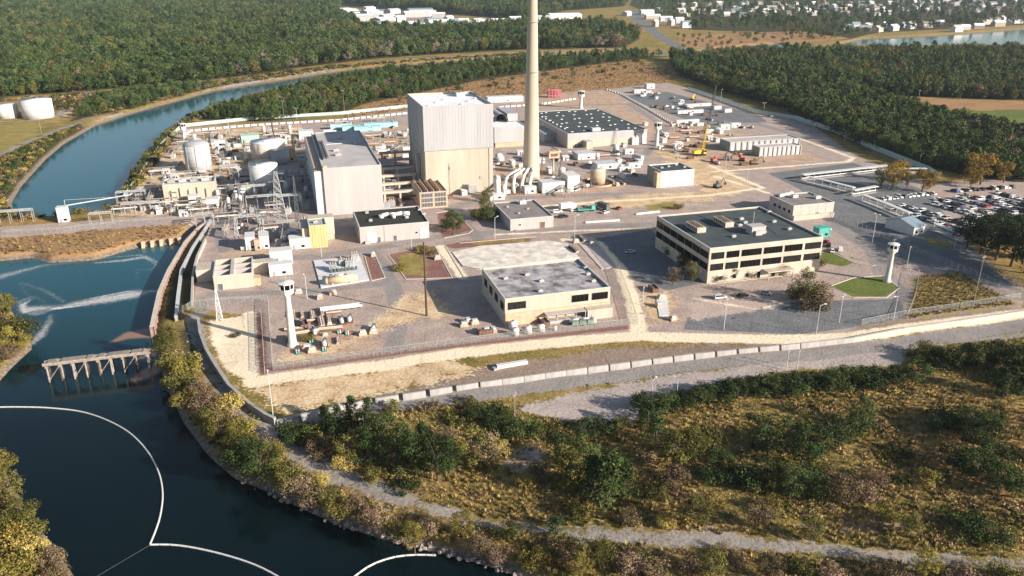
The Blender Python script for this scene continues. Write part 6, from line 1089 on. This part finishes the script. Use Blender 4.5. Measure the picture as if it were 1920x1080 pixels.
for a in [(555, 822, 52, "pine", "bush"), (580, 830, 45, "olive", "bush"), (612, 808, 50), (632, 822, 62), (660, 800, 58), (690, 812, 66), (720, 838, 74, "pine", "round"), (690, 872, 72), (655, 868, 60, "olive", "round"), (745, 870, 80, "pine", "round", 1.1), (772, 892, 82), (820, 902, 88, "pine", "round", 1.1), (795, 856, 66), (850, 885, 62, "pine", "round"), (882, 878, 84, "olive", "round"), (912, 874, 72, "brown", "round"), (905, 785, 42, "pine", "bush"), (935, 778, 38, "pine", "bush"), (950, 812, 48, "pine", "bush", 1.2), (985, 815, 46, "pine", "bush", 1.2), (1025, 818, 40, "olive", "bush"), (735, 770, 30, "olive", "bush"), (800, 764, 30, "brown", "low"), (860, 790, 36, "olive", "low"), (870, 758, 28, "olive", "low"), (840, 830, 40, "brown", "bush"), (940, 850, 36, "gold", "bush"), (600, 850, 40, "brown", "bush"), (640, 880, 34, "gold", "bush"), (700, 900, 36, "olive", "bush"), (760, 915, 34, "pine", "low"),
  (1068, 922, 88, "olive", "round"), (1095, 880, 74, "pine", "round"), (1140, 948, 104, "pine", "pine", 1.25), (1112, 935, 84, "pine", "pine", 1.2), (1168, 935, 76, "pine", "pine", 1.1), (1055, 868, 62, "pine", "round"), (1090, 832, 50, "pine", "round", 1.2), (1120, 815, 42, "pine", "bush", 1.3), (1165, 800, 30, "olive", "bush"), (1085, 970, 42, "olive", "bush"), (1010, 900, 44, "brown", "bush"), (985, 912, 36, "gold", "bush"),
  (1228, 832, 58, "pine", "pine", 1.2), (1268, 880, 92, "olive", "round"), (1300, 862, 66, "olive", "round"), (1214, 800, 46, "pine", "pine", 1.2), (1318, 835, 56, "olive", "bush"), (1262, 910, 46, "brown", "bush"), (1340, 905, 40, "pine", "bush", 1.2), (1310, 990, 66, "olive", "round"), (1230, 930, 40, "olive", "bush"), (1180, 980, 34, "brown", "bush"),
  (1440, 852, 56, "pine", "round", 1.2), (1475, 842, 62, "pine", "round", 1.2), (1503, 872, 70, "pine", "round", 1.1), (1540, 852, 66, "pine", "round", 1.2), (1572, 838, 60, "grove", "round", 1.2), (1612, 802, 58, "pine", "pine", 1.1), (1595, 812, 46, "pine", "bush"), (1418, 905, 54, "pine", "bush", 1.3), (1450, 925, 60, "olive", "round"), (1482, 930, 62, "pine", "round", 1.1), (1512, 915, 50, "pine", "bush", 1.2), (1390, 902, 38, "pine", "bush", 1.2), (1352, 868, 36, "pine", "bush", 1.2), (1680, 855, 28, "olive", "low"), (1560, 900, 34, "brown", "bush"), (1585, 950, 66, "brown", "round"), (1620, 940, 44, "pink", "bush"), (1640, 905, 34, "pink", "bush"), (1420, 990, 58, "brown", "round"), (1520, 1015, 54, "olive", "round"), (1440, 960, 40, "yellow", "bush"),
  (1780, 803, 44, "pine", "bush", 1.5), (1812, 815, 50, "pine", "round", 1.4), (1842, 832, 54, "pine", "round", 1.3), (1762, 790, 32, "pine", "low", 1.2), (1866, 805, 44, "olive", "round"), (1790, 880, 46, "pine", "round", 1.4), (1828, 895, 56, "pine", "round", 1.4), (1852, 875, 54, "grove", "round", 1.2), (1870, 925, 52, "pine", "round", 1.2), (1902, 935, 46, "pine", "round", 1.2), (1905, 905, 44, "olive", "bush"), (1822, 845, 46, "grove", "round", 1.2), (1740, 905, 36, "yellow", "bush"), (1700, 1005, 50, "olive", "round"), (1660, 975, 36, "yellow", "bush"), (1850, 1005, 44, "pine", "bush", 1.4), (1800, 990, 34, "pine", "low", 1.4), (1915, 860, 30, "olive", "low"), (1890, 855, 20, "pine", "low"),
  (1735, 668, 34, "olive", "bush", 1.2), (1765, 690, 40, "pine", "bush", 1.3), (1795, 685, 40, "pine", "round", 1.3), (1830, 690, 46, "pine", "round", 1.3), (1862, 692, 48, "grove", "round", 1.3), (1895, 700, 50, "grove", "round", 1.3), (1925, 705, 54, "grove", "round", 1.3), (1885, 745, 52, "pine", "pine", 1.1), (1868, 738, 44, "pine", "pine", 1.1), (1915, 728, 44, "grove", "bush", 1.3), (1720, 680, 28, "olive", "bush"), (1955, 720, 54, "grove", "round", 1.2),
  (1812, 468, 60, "grove", "round", 1.2), (1838, 476, 62, "grove", "round", 1.2), (1866, 488, 72, "grove", "round", 1.2), (1895, 500, 78, "grove", "round", 1.1), (1922, 512, 84, "grove", "round", 1.2), (1835, 452, 42, "grove", "round", 1.2), (1870, 458, 56, "pine", "round", 1.1), (1905, 470, 60, "grove", "round", 1.2), (1940, 490, 70, "grove", "round", 1.2), (1850, 440, 34, "olive", "round"), (1885, 446, 40, "grove", "round", 1.2), (1915, 452, 40, "grove", "round", 1.2), (1940, 540, 60, "grove", "round", 1.2), (1965, 530, 80, "grove", "round", 1.2),
  (320, 670, 60, "olive", "round", .7), (335, 700, 54, "olive", "bush"), (356, 706, 52, "yellow", "bush"), (338, 735, 50, "olive", "bush"), (372, 748, 40, "pink", "bush"), (350, 765, 46, "yellow", "bush", .8), (385, 770, 44, "pink", "bush"), (395, 800, 50, "olive", "bush"), (420, 800, 48, "pink", "bush"), (415, 835, 62, "yellow", "round"), (440, 850, 58, "olive", "round"), (470, 872, 66, "olive", "round"), (462, 895, 76, "pine", "round"), (492, 905, 84, "pine", "round"), (515, 885, 62, "yellow", "round"), (540, 908, 56, "olive", "bush"), (560, 925, 44, "pink", "bush"), (450, 820, 54, "yellow", "bush"), (500, 850, 40, "brown", "bush"), (585, 945, 44, "brown", "bush"), (612, 945, 46, "olive", "bush"), (640, 965, 42, "yellow", "bush"), (668, 960, 40, "pink", "bush"), (700, 985, 44, "pink", "bush"), (600, 910, 34, "gold", "bush"), (430, 770, 40, "gold", "bush"), (305, 660, 40, "olive", "bush", .7),
  (778, 1035, 64, "yellow", "round", .8), (866, 1006, 52, "yellow", "round"), (745, 1010, 40, "olive", "bush"), (800, 1000, 36, "pink", "bush"), (900, 1030, 40, "brown", "bush"), (955, 1008, 44, "olive", "bush"), (935, 1050, 38, "pink", "bush"), (1000, 1060, 46, "yellow", "bush"), (1045, 1000, 38, "pine", "bush"), (1060, 1045, 50, "brown", "bush"), (1122, 1062, 58, "olive", "round"), (1085, 1085, 52, "yellow", "round"), (1180, 1070, 44, "pink", "bush"), (1230, 1080, 46, "brown", "bush"), (1335, 1085, 66, "olive", "round"), (1290, 1070, 40, "pink", "bush"), (1440, 1090, 54, "brown", "round"), (1560, 1090, 40, "pink", "bush"), (1500, 1075, 40, "olive", "bush"), (1730, 1080, 52, "yellow", "round"), (1660, 1085, 44, "brown", "bush"), (1800, 1090, 40, "pink", "bush"), (1880, 1090, 44, "olive", "bush"), (1360, 1040, 30, "brown", "bush"), (1250, 985, 30, "gold", "bush"), (1380, 1062, 34, "pink", "bush"),
  (8, 600, 46, "olive", "round"), (28, 632, 46, "olive", "bush", 1.2), (46, 650, 30, "yellow", "bush"), (14, 650, 40, "yellow", "bush"), (10, 575, 30, "olive", "bush"), (20, 670, 30, "brown", "bush"), (8, 905, 60, "yellow", "round"), (22, 945, 60, "olive", "round"), (50, 985, 54, "olive", "round", 1.2), (28, 990, 46, "yellow", "bush"), (62, 1008, 44, "olive", "bush"), (20, 1030, 50, "gold", "bush"), (60, 1050, 44, "gold", "bush"), (95, 1060, 40, "brown", "bush"), (30, 1080, 50, "yellow", "bush"), (110, 1085, 36, "brown", "bush"), (-20, 960, 60, "olive", "round"),
  (850, 440, 48, "pine", "round"), (838, 428, 26, "olive", "bush"), (908, 402, 34, "olive", "round"), (900, 412, 30, "yellow", "bush"), (918, 412, 36, "pine", "bush"), (912, 380, 28, "olive", "round"), (1510, 572, 62, "olive", "round"), (1535, 566, 46, "pink", "bush"), (1490, 560, 36, "olive", "bush"), (1525, 582, 40, "brown", "bush"), (1262, 534, 34, "brown", "round"), (1298, 530, 40, "olive", "round"), (1280, 505, 36, "grove", "round"), (1252, 478, 24, "grove", "bush"), (1345, 528, 24, "pink", "bush"), (1372, 524, 26, "olive", "round"), (1400, 520, 24, "olive", "bush"), (1505, 505, 24, "brown", "bush"), (1465, 516, 24, "pink", "bush"), (1530, 500, 26, "olive", "bush"), (790, 470, 18, "yellow", "low"), (805, 475, 16, "olive", "low"), (750, 505, 20, "yellow", "low"), (1272, 392, 16, "yellow", "bush"), (578, 640, 20, "yellow", "bush"), (440, 630, 12, "olive", "low"),
  (1672, 356, 46, "orange", "round", 1.1), (1728, 360, 42, "orange", "round", 1.1), (1685, 338, 36, "orange", "round"), (1652, 352, 36, "yellow", "round"), (1838, 346, 56, "orange", "round"), (1882, 342, 36, "orange", "round"), (1820, 350, 36, "orange", "round"), (1700, 352, 28, "olive", "round")]: T(*a)
n = 26
for i in range(n): # hedge along the far side of the apron
    u = i / (n - 1); T(1205 + 505 * u + rnd.uniform(-6, 6), 776 - 56 * u + rnd.uniform(-4, 4) - 12 * math.sin(u * 3.1), rnd.uniform(30, 46), rnd.choice(["pine", "pine", "grove"]), rnd.choice(["bush", "round"]), 1.25)
# scattered mid-distance trees in the dry field and on the canal side
FIELD = PXY([(640, 215), (760, 178), (900, 150), (1050, 130), (1190, 112), (1255, 128), (1150, 150), (1000, 165), (800, 190)])
def scatter(poly, step, jit=.5, grow=True, ref=600., smax=99):
    lo, hi = poly.min(0), poly.max(0); out = []; y = lo[1]
    while y < hi[1]:
        s = min(smax, step * (max(1., y / ref) if grow else 1.)); xs = np.arange(lo[0], hi[0], s); lim = (y + 60) * .80; xs = xs[(xs > -lim) & (xs < lim)]
        P = np.stack([xs + nr.uniform(-jit, jit, len(xs)) * s, y + nr.uniform(-jit, jit, len(xs)) * s], 1)
        if len(P): out.append(np.column_stack([P, np.full(len(P), s)]))
        y += s
    A = np.concatenate(out); return A[sd_poly(A[:, :2], poly) > 0]
mids = scatter(FIELD, 30, .5, False)
for x, y, s in mids[nr.permutation(len(mids))[:40]]: tree(x, y, rnd.uniform(4, 8), rnd.choice(["olive", "pine", "brown", "pine"]), rnd.choice(["round", "bush"]), "scattered trees of the dry field", 1.1, "small dark tree scattered over the dry orange field behind the plant")
FLAT = PXY([(1270, 66), (1500, 58), (1595, 68), (1470, 80), (1280, 92)])
A0 = scatter(FLAT, 22, .5, False)
for x, y, s in A0[nr.permutation(len(A0))[:60]]: tree(x, y, rnd.uniform(5, 10), rnd.choice(['olive', 'pine', 'forest', 'brown']), 'round', 'scattered trees of the far brown flat', 1.2, 'dark tree scattered over the far brown flat beside the river')
# the wood's front edge on the right: single trees
EDGE = resample(chain([(1335, 166), (1480, 208), (1505, 224), (1600, 266), (1725, 308), (1800, 326), (1915, 340)]), 8.5)
for row in range(3):
    for p in EDGE[:26 if row else 99]:
        x, y = p.x + 9 * row + rnd.uniform(-2.5, 2.5), p.y + 6 * row + rnd.uniform(-2.5, 2.5); tree(x, y, rnd.uniform(9, 14), rnd.choice(["pine", "pine", "forest", "olive"]), rnd.choice(["round", "round", "pine"]), "front trees of the right-hand wood", 1.1, "green tree in the front edge of the wood behind the pale mesh fence")
# masses nobody could count: instanced woods, grass and scrub
def scatterobj(name, A, protos, label, hmul, wild=.25, slim=(.9, 1.25), cat="wood", tint=None):
    """A: x, y, size rows; protos: unlinked meshes with relative weights"""
    coll = bpy.data.collections.new(name + "_kinds")
    for i, (me, _) in enumerate(protos): coll.objects.link(bpy.data.objects.new("%s_kind_%02d" % (name, i), me))
    n = len(A); me = bpy.data.meshes.new(name); me.vertices.add(n); z = np.full(n, -.05); me.vertices.foreach_set("co", np.column_stack([A[:, 0], A[:, 1], z]).astype(np.float32).ravel())
    wts = np.array([w_ for _, w_ in protos], float); pt = np.sin(A[:, 0] * .021 + 1.7 * np.sin(A[:, 1] * .013)) + np.sin(A[:, 1] * .017 + 1.3 * np.sin(A[:, 0] * .029)) + nr.normal(size=n) * .5
    W = np.tile(wts, (n, 1))
    if tint is not None: W = tint(A, W, pt)
    W = np.cumsum(W / W.sum(1, keepdims=True), 1); vi = np.minimum((nr.random((n, 1)) > W).sum(1), len(protos) - 1); sc = hmul * A[:, 2] * (1 + wild * nr.uniform(-1, 1, n)); sw = sc * nr.uniform(*slim, n)
    for k, v, ty in (("vi", vi.astype(np.int32), 'INT'), ("rz", nr.uniform(0, 6.28, n).astype(np.float32), 'FLOAT'), ("sz", sc.astype(np.float32), 'FLOAT'), ("sw", sw.astype(np.float32), 'FLOAT')): me.attributes.new(k, ty, 'POINT').data.foreach_set("value", v)
    o = obj(name, me); tag(o, label, cat, None, 'stuff'); ng = bpy.data.node_groups.new(name + "_spread", 'GeometryNodeTree'); ng.interface.new_socket("Geometry", in_out='INPUT', socket_type='NodeSocketGeometry'); ng.interface.new_socket("Geometry", in_out='OUTPUT', socket_type='NodeSocketGeometry')
    N = ng.nodes.new; L = ng.links.new; gi, go = N("NodeGroupInput"), N("NodeGroupOutput"); ip = N("GeometryNodeInstanceOnPoints"); ci = N("GeometryNodeCollectionInfo"); ci.inputs[0].default_value = coll; ci.inputs[1].default_value = True; ci.inputs[2].default_value = True
    def at(nm, ty): a = N("GeometryNodeInputNamedAttribute"); a.data_type = ty; a.inputs[0].default_value = nm; return a.outputs[0]
    c1, c2 = N("ShaderNodeCombineXYZ"), N("ShaderNodeCombineXYZ"); L(at("rz", 'FLOAT'), c1.inputs[2]); L(at("sw", 'FLOAT'), c2.inputs[0]); L(at("sw", 'FLOAT'), c2.inputs[1]); L(at("sz", 'FLOAT'), c2.inputs[2])
    e2r = N("FunctionNodeEulerToRotation"); L(c1.outputs[0], e2r.inputs[0]); L(gi.outputs[0], ip.inputs["Points"]); L(ci.outputs[0], ip.inputs["Instance"]); ip.inputs["Pick Instance"].default_value = True; L(at("vi", 'INT'), ip.inputs["Instance Index"]); L(e2r.outputs[0], ip.inputs["Rotation"]); L(c2.outputs[0], ip.inputs["Scale"]); L(ip.outputs[0], go.inputs[0])
    md = o.modifiers.new("spread", 'NODES'); md.node_group = ng; return o
def fmesh(kind, shape, seed, n, size, m=None):
    V, T_, C = treemesh(kind, seed, n, size, shape); return quads("wood_" + kind, V, T_, LM[kind])
WOODS = [(fmesh("forest", "round", 1, 760, .037), 5), (fmesh("forest", "round", 2, 760, .037), 5), (fmesh("forest", "pine", 3, 700, .037), 5), (fmesh("pine", "pine", 4, 700, .037), 4), (fmesh("olive", "round", 5, 760, .037), 1.6), (fmesh("brown", "round", 6, 760, .034), .25), (fmesh("bare", "round", 7, 600, .03), .15), (fmesh("grove", "round", 8, 760, .037), 2)]
def wood(name, keys, label, step, hmul, protos=WOODS, ref=600., tint=None):
    A = np.concatenate([scatter(FORESTW[k], step, .5, True, ref) for k in keys]); A = A[(sd_water(A[:, :2]) < -3)]; gate = [PXY([(640, 8), (980, 36), (980, 52), (800, 62), (690, 60), (625, 30)])]
    for q in gate: A = A[sd_poly(A[:, :2], q) < 0]
    A = A[zval('asph', A[:, :2]) < -2]; A[:, 2] = np.maximum(1., A[:, 2] / step * .9); A[:, 2] = A[:, 2] ** .55; return scatterobj(name, A, protos, label, hmul, .32, (.72, 1.02), "wood", tint)
FRONT = PXY([(0, 182), (60, 178), (150, 172), (270, 161), (400, 149), (470, 141), (560, 127), (700, 110), (830, 101), (960, 94), (1170, 89)])
def patch(A, W, pt):
    W[:, 4] *= np.exp(pt * .9); W[:, 5] *= np.exp(pt * 1.0); W[:, 6] *= np.exp(pt * 1.1); W[:, 7] *= np.exp(-pt * .8); W[:, 3] *= np.exp(-pt * .4); return W
def front(A, W, pt):
    W = patch(A, W, pt); d = -sd_line(A[:, :2], FRONT, 0.); k = np.exp(-d / 45) * (A[:, 0] > -330); W[:, 5] *= 1 + 6 * k; W[:, 6] *= 1 + 26 * k; return W
def brownish(A, W, pt):
    W = patch(A, W, pt); k = np.clip((A[:, 1] - 620) / 250, 0, 1); W[:, 4] *= 1 + 2.2 * k; W[:, 5] *= 1 + 3 * k; W[:, 6] *= 1 + 2 * k; W[:, 7] *= 1 + 2 * (1 - k); return W
wood("far_wood", "a", "broad mixed wood filling the land beyond the canal", 4.7, 12.5, tint=front); wood("canalside_wood", "bf", "belt of green trees between canal and dry field", 5., 8., tint=patch); wood("right_wood", "cd", "dark pine wood behind the mesh fence on the right", 4.7, 11.5, tint=brownish); wood("town_trees", "e", "trees standing among the far town houses", 12, 10, tint=patch)
wood("bank_scrub", "gh", "bushy scrub covering the canal banks", 3.2, 4.2, [(fmesh("olive", "bush", 11, 300, .08), 4), (fmesh("pine", "bush", 12, 300, .08), 3), (fmesh("brown", "bush", 13, 300, .08), 2), (fmesh("gold", "bush", 14, 300, .08), 1)])
BK = np.concatenate([np.zeros((0, 3))] + [scatter(PXY(q), 3.4, .6, False) for q in ([(-60, 420), (20, 330), (150, 235), (330, 175), (640, 118), (1000, 95), (1000, 112), (640, 150), (400, 210), (300, 262), (200, 400)],)])
BK = BK[(sd_poly(BK[:, :2], CANAL2) < -4.5) & (sd_poly(BK[:, :2], CANAL2) > -20) & (nr.random(len(BK)) < .62)]; BK[:, 2] = nr.uniform(.5, 1.3, len(BK))
BK2 = scatter(PXY([(-40, 190), (60, 184), (150, 178), (300, 166), (470, 146), (640, 122), (640, 126), (470, 152), (330, 176), (180, 218), (100, 205), (40, 192)]), 4.2, .6, False); BK2 = BK2[nr.random(len(BK2)) < .6]; BK2[:, 2] = nr.uniform(.8, 1.7, len(BK2))
scatterobj("canal_scrub", np.concatenate([BK, BK2]), [(fmesh("olive", "bush", 41, 300, .08), 4), (fmesh("pine", "bush", 42, 300, .08), 3), (fmesh("bare", "bush", 43, 260, .07), 2.5), (fmesh("brown", "bush", 44, 300, .08), 2.5), (fmesh("straw", "low", 45, 260, .08), 3)], "rough brown and green scrub along both sides of the upper canal", 3.4, .4, cat="scrub")
def tuft(kind, seed, n=26):
    g = np.random.default_rng(seed); a = g.random(n) * 6.28; r = .45 * np.sqrt(g.random(n)); b = np.stack([r * np.cos(a), r * np.sin(a), np.zeros(n)], 1); lean = np.stack([np.cos(a) * .35, np.sin(a) * .35, .55 + .5 * g.random(n)], 1) + g.normal(size=(n, 3)) * .12; sd = np.stack([-np.sin(a), np.cos(a), np.zeros(n)], 1) * (.05 + .05 * g.random((n, 1)))
    V = np.stack([b - sd, b + sd, b + lean + sd * .5, b + lean - sd * .5], 1).reshape(-1, 3); return quads("tuft_" + kind, V, np.repeat(np.clip(.5 + g.normal(size=n) * .2, 0, 1), 4), LM[kind])
SCRUB = PXY([(525, 800), (700, 776), (960, 750), (1000, 780), (1180, 800), (1250, 745), (1500, 697), (1700, 692), (1720, 652), (1920, 630), (2120, 615), (2160, 1130), (1040, 1130), (960, 1076), (880, 1050), (800, 1030), (720, 1010), (640, 985), (560, 948), (440, 894), (390, 850), (345, 790), (318, 735), (303, 690), (300, 640), (330, 640), (390, 735), (480, 815)])
LEFTB = [PXY([(-60, 545), (0, 549), (20, 580), (44, 618), (58, 645), (20, 688), (-60, 720)]), PXY([(-80, 830), (0, 852), (20, 905), (70, 988), (95, 1018), (140, 1085), (160, 1120), (-80, 1120)])]
def scrub(step): return np.concatenate([scatter(q, step, .6, False) for q in [SCRUB] + LEFTB])
A = scrub(1.0); g0 = zval('grav', A[:, :2]); A = A[(g0 < -.4) & (zval('asph', A[:, :2]) < -.5) & (sd_water(A[:, :2]) < -1.2)]; A = A[nr.random(len(A)) < .72]; A[:, 2] = 1
scatterobj("dry_grass", A, [(tuft("straw", 1), 5), (tuft("straw", 2), 4), (tuft("gold", 3), 3), (tuft("pink", 4), 1), (tuft("olive", 5), 4), (tuft("brown", 6), .7)], "dry straw-coloured grass covering the foreground scrubland", .7, .4, cat="grass")
A = scrub(2.7); pn = np.sin(A[:, 0] * .11 + 2 * np.sin(A[:, 1] * .07)) * np.sin(A[:, 1] * .13 + A[:, 0] * .05); A = A[(zval('grav', A[:, :2]) < -1) & (zval('asph', A[:, :2]) < -1) & (sd_water(A[:, :2]) < -1.5) & (nr.random(len(A)) < .20 + .30 * pn)]; A[:, 2] = nr.uniform(.5, 1.4, len(A)) ** 1.5
scatterobj("ground_scrub", A, [(fmesh("straw", "low", 21, 200, .09), 4), (fmesh("olive", "low", 22, 200, .09), 1.6), (fmesh("pink", "low", 23, 200, .08), 1.6), (fmesh("brown", "low", 24, 200, .09), 1.2), (fmesh("gold", "low", 25, 200, .09), 4), (fmesh("pine", "low", 26, 200, .09), .5)], "knee-high mixed scrub growing through the dry grass", 1.6, .4, cat="scrub")
A = np.concatenate([scatter(PXY(p), s_, .6, False) for p, s_ in (([(640, 222), (700, 192), (760, 180), (900, 152), (1050, 130), (1190, 112), (1260, 135), (1250, 155), (1160, 163), (1000, 178), (780, 203)], 5.), ([(0, 447), (230, 428), (366, 417), (345, 448), (262, 460), (140, 487), (60, 480), (-40, 486)], 2.2), ([(1722, 517), (1800, 512), (1905, 570), (1700, 598)], 1.3))]); A[:, 2] = np.where(A[:, 1] > 500, 1.7, 1); A = A[sd_water(A[:, :2]) < -2]
scatterobj("field_grass", A, [(tuft("straw", 31), 3), (tuft("gold", 32), .6), (tuft("brown", 33), 2.5), (tuft("pink", 34), 2)], "dry orange-brown grass on the dam and open fields", .7, .4, cat="grass")
# riprap stones along the near shore
rk = []
for s_ in range(3):
    g = np.random.default_rng(90 + s_); m = MB().ball((0, 0, .2), .5, 8, 0, .7); v = np.array(m.v) * (1 + .25 * g.normal(size=(len(m.v), 1))); m.v = [tuple(q) for q in v]; o = m.build("rock_pattern", mat("grey_pink_rock", (.34, .29, .26), .9, .35, 1.)); rk.append((o.data, 1)); bpy.data.objects.remove(o)
SH = resample(chain([(300, 690), (316, 735), (345, 795), (390, 855), (440, 898), (500, 922), (560, 952), (640, 988), (720, 1012), (800, 1033), (880, 1052), (960, 1078)], WL), .8); A = np.array([(p.x + rnd.uniform(-.8, 1.6), p.y + rnd.uniform(-.8, 1.6), rnd.uniform(.4, 1.2)) for p in SH[len(SH) // 2:] for _ in range(2) if rnd.random() < .7])
ro = scatterobj("shore_rocks", A, rk, "pinkish grey boulders lining the near shore", 1., .3, cat="rocks"); ro.location.z = WL + .35
# ------------------------------------------------------------------ far buildings
k = 0
FAR = [(655, 24, 26), (690, 40, 40), (700, 28, 34), (715, 52, 30), (728, 44, 44), (745, 56, 26), (772, 50, 30), (790, 24, 44), (782, 56, 28), (806, 30, 24), (835, 47, 36), (860, 48, 30), (893, 52, 34), (900, 46, 26), (935, 45, 30), (955, 48, 26), (968, 42, 22), (1020, 40, 26), (1062, 36, 60), (1110, 46, 40), (1180, 30, 22), (1215, 28, 26), (1225, 36, 26), (1240, 22, 22), (1250, 42, 22), (1262, 48, 18), (1275, 44, 16), (1288, 52, 18), (1232, 50, 16)]
FAR += [(650 + 11.5 * q, 24 + 1.1 * q + rnd.uniform(-8, 8), rnd.uniform(18, 34)) for q in range(26)]
for i, (px, py, wpx) in enumerate(FAR):
    mp = MPP(px, py); o = gable("far_shed", None, px, py, wpx * mp, wpx * mp * .45, rnd.uniform(7, 11), 3, [WHITE, PALE, CLAD][i % 3], [WHROOF, LGREY, WHROOF, BLUEROOF][i % 4], R(rnd.choice([8, 20, 60])), "sheds of the far works", "shed", 3); auto(o, ["white", "pale", "grey"][i % 3] + " shed with " + ["white", "grey", "white", "blue"][i % 4] + " roof")
LAND += [((690, 40), "the left end of the far works"), ((790, 40), "the middle of the far works"), ((900, 48), "the right end of the far works"), ((1062, 36), "the biggest far shed"), ((1240, 40), "the far highway"), ((1620, 70), "the left end of the lagoon shore"), ((1740, 62), "the middle of the lagoon shore"), ((1880, 52), "the right end of the lagoon shore"), ((1330, 18), "the left end of the far town"), ((1480, 20), "the middle of the far town"), ((1680, 22), "the right part of the far town"), ((1860, 14), "the far town's right end")]
HS = [(1590, 57, 14), (1606, 60, 14), (1622, 66, 18), (1632, 60, 16), (1652, 66, 20), (1662, 58, 16), (1680, 64, 18), (1700, 58, 16), (1712, 60, 14), (1740, 58, 16), (1760, 54, 14), (1798, 66, 16), (1812, 62, 14), (1836, 60, 14), (1866, 48, 20), (1884, 46, 16), (1896, 54, 18), (1910, 50, 16), (1875, 56, 16), (1850, 52, 14)]
HS = [(a, b - (6 if i else 0), c) for i, (a, b, c) in enumerate(HS)]
for row, (y0, y1, n) in enumerate(((26, 17, 26), (19, 10, 30), (12, 4, 28), (33, 24, 14))):
    for i in range(n): u = (i + rnd.uniform(.1, .9)) / n; HS.append((1275 + 660 * u, y0 + (y1 - y0) * u + rnd.uniform(-2, 2), rnd.uniform(9, 17)))
for i, (px, py, wpx) in enumerate(HS):
    mp = MPP(px, py); wd = max(10, wpx * mp); a, b = rnd.randrange(3), rnd.randrange(4); o = gable("far_house", None, px, py, wd, wd * .6, rnd.uniform(6, 9), rnd.uniform(3, 5), [WHITE, CREAM, PALE][a], [WHROOF, GREYROOF, BLUEROOF, MAUVEROOF][b], R(rnd.uniform(-30, 60)), "houses of the far town", "house", 2, i % 5 == 0); auto(o, ["white", "cream", "pale grey"][a] + " house with " + ["white", "grey", "blue", "brown"][b] + " roof")
# ------------------------------------------------------------------ labels by landmark
def finish():
    LP = [(np.array(G(*p)), n) for p, n in LAND]; groups = {}
    for o, desc, grp in AUTO:
        x = np.array(o.location[:2]); d = [np.linalg.norm(x - p) for p, _ in LP]; i = int(np.argmin(d)); groups.setdefault((desc, i), []).append((d[i], o))
    for (desc, i), L in groups.items():
        L.sort(key=lambda q: q[0])
        for r, (_, o) in enumerate(L):
            if len(L) == 1: o["label"] = "%s close to %s" % (desc, LP[i][1])
            elif r < len(ORD): o["label"] = "%s, %s to %s" % (desc, ORD[r], LP[i][1])
            else: o["label"] = "%s some way from %s" % (desc, LP[i][1]); o["group"] = o.get("group") or desc + "s"
finish()
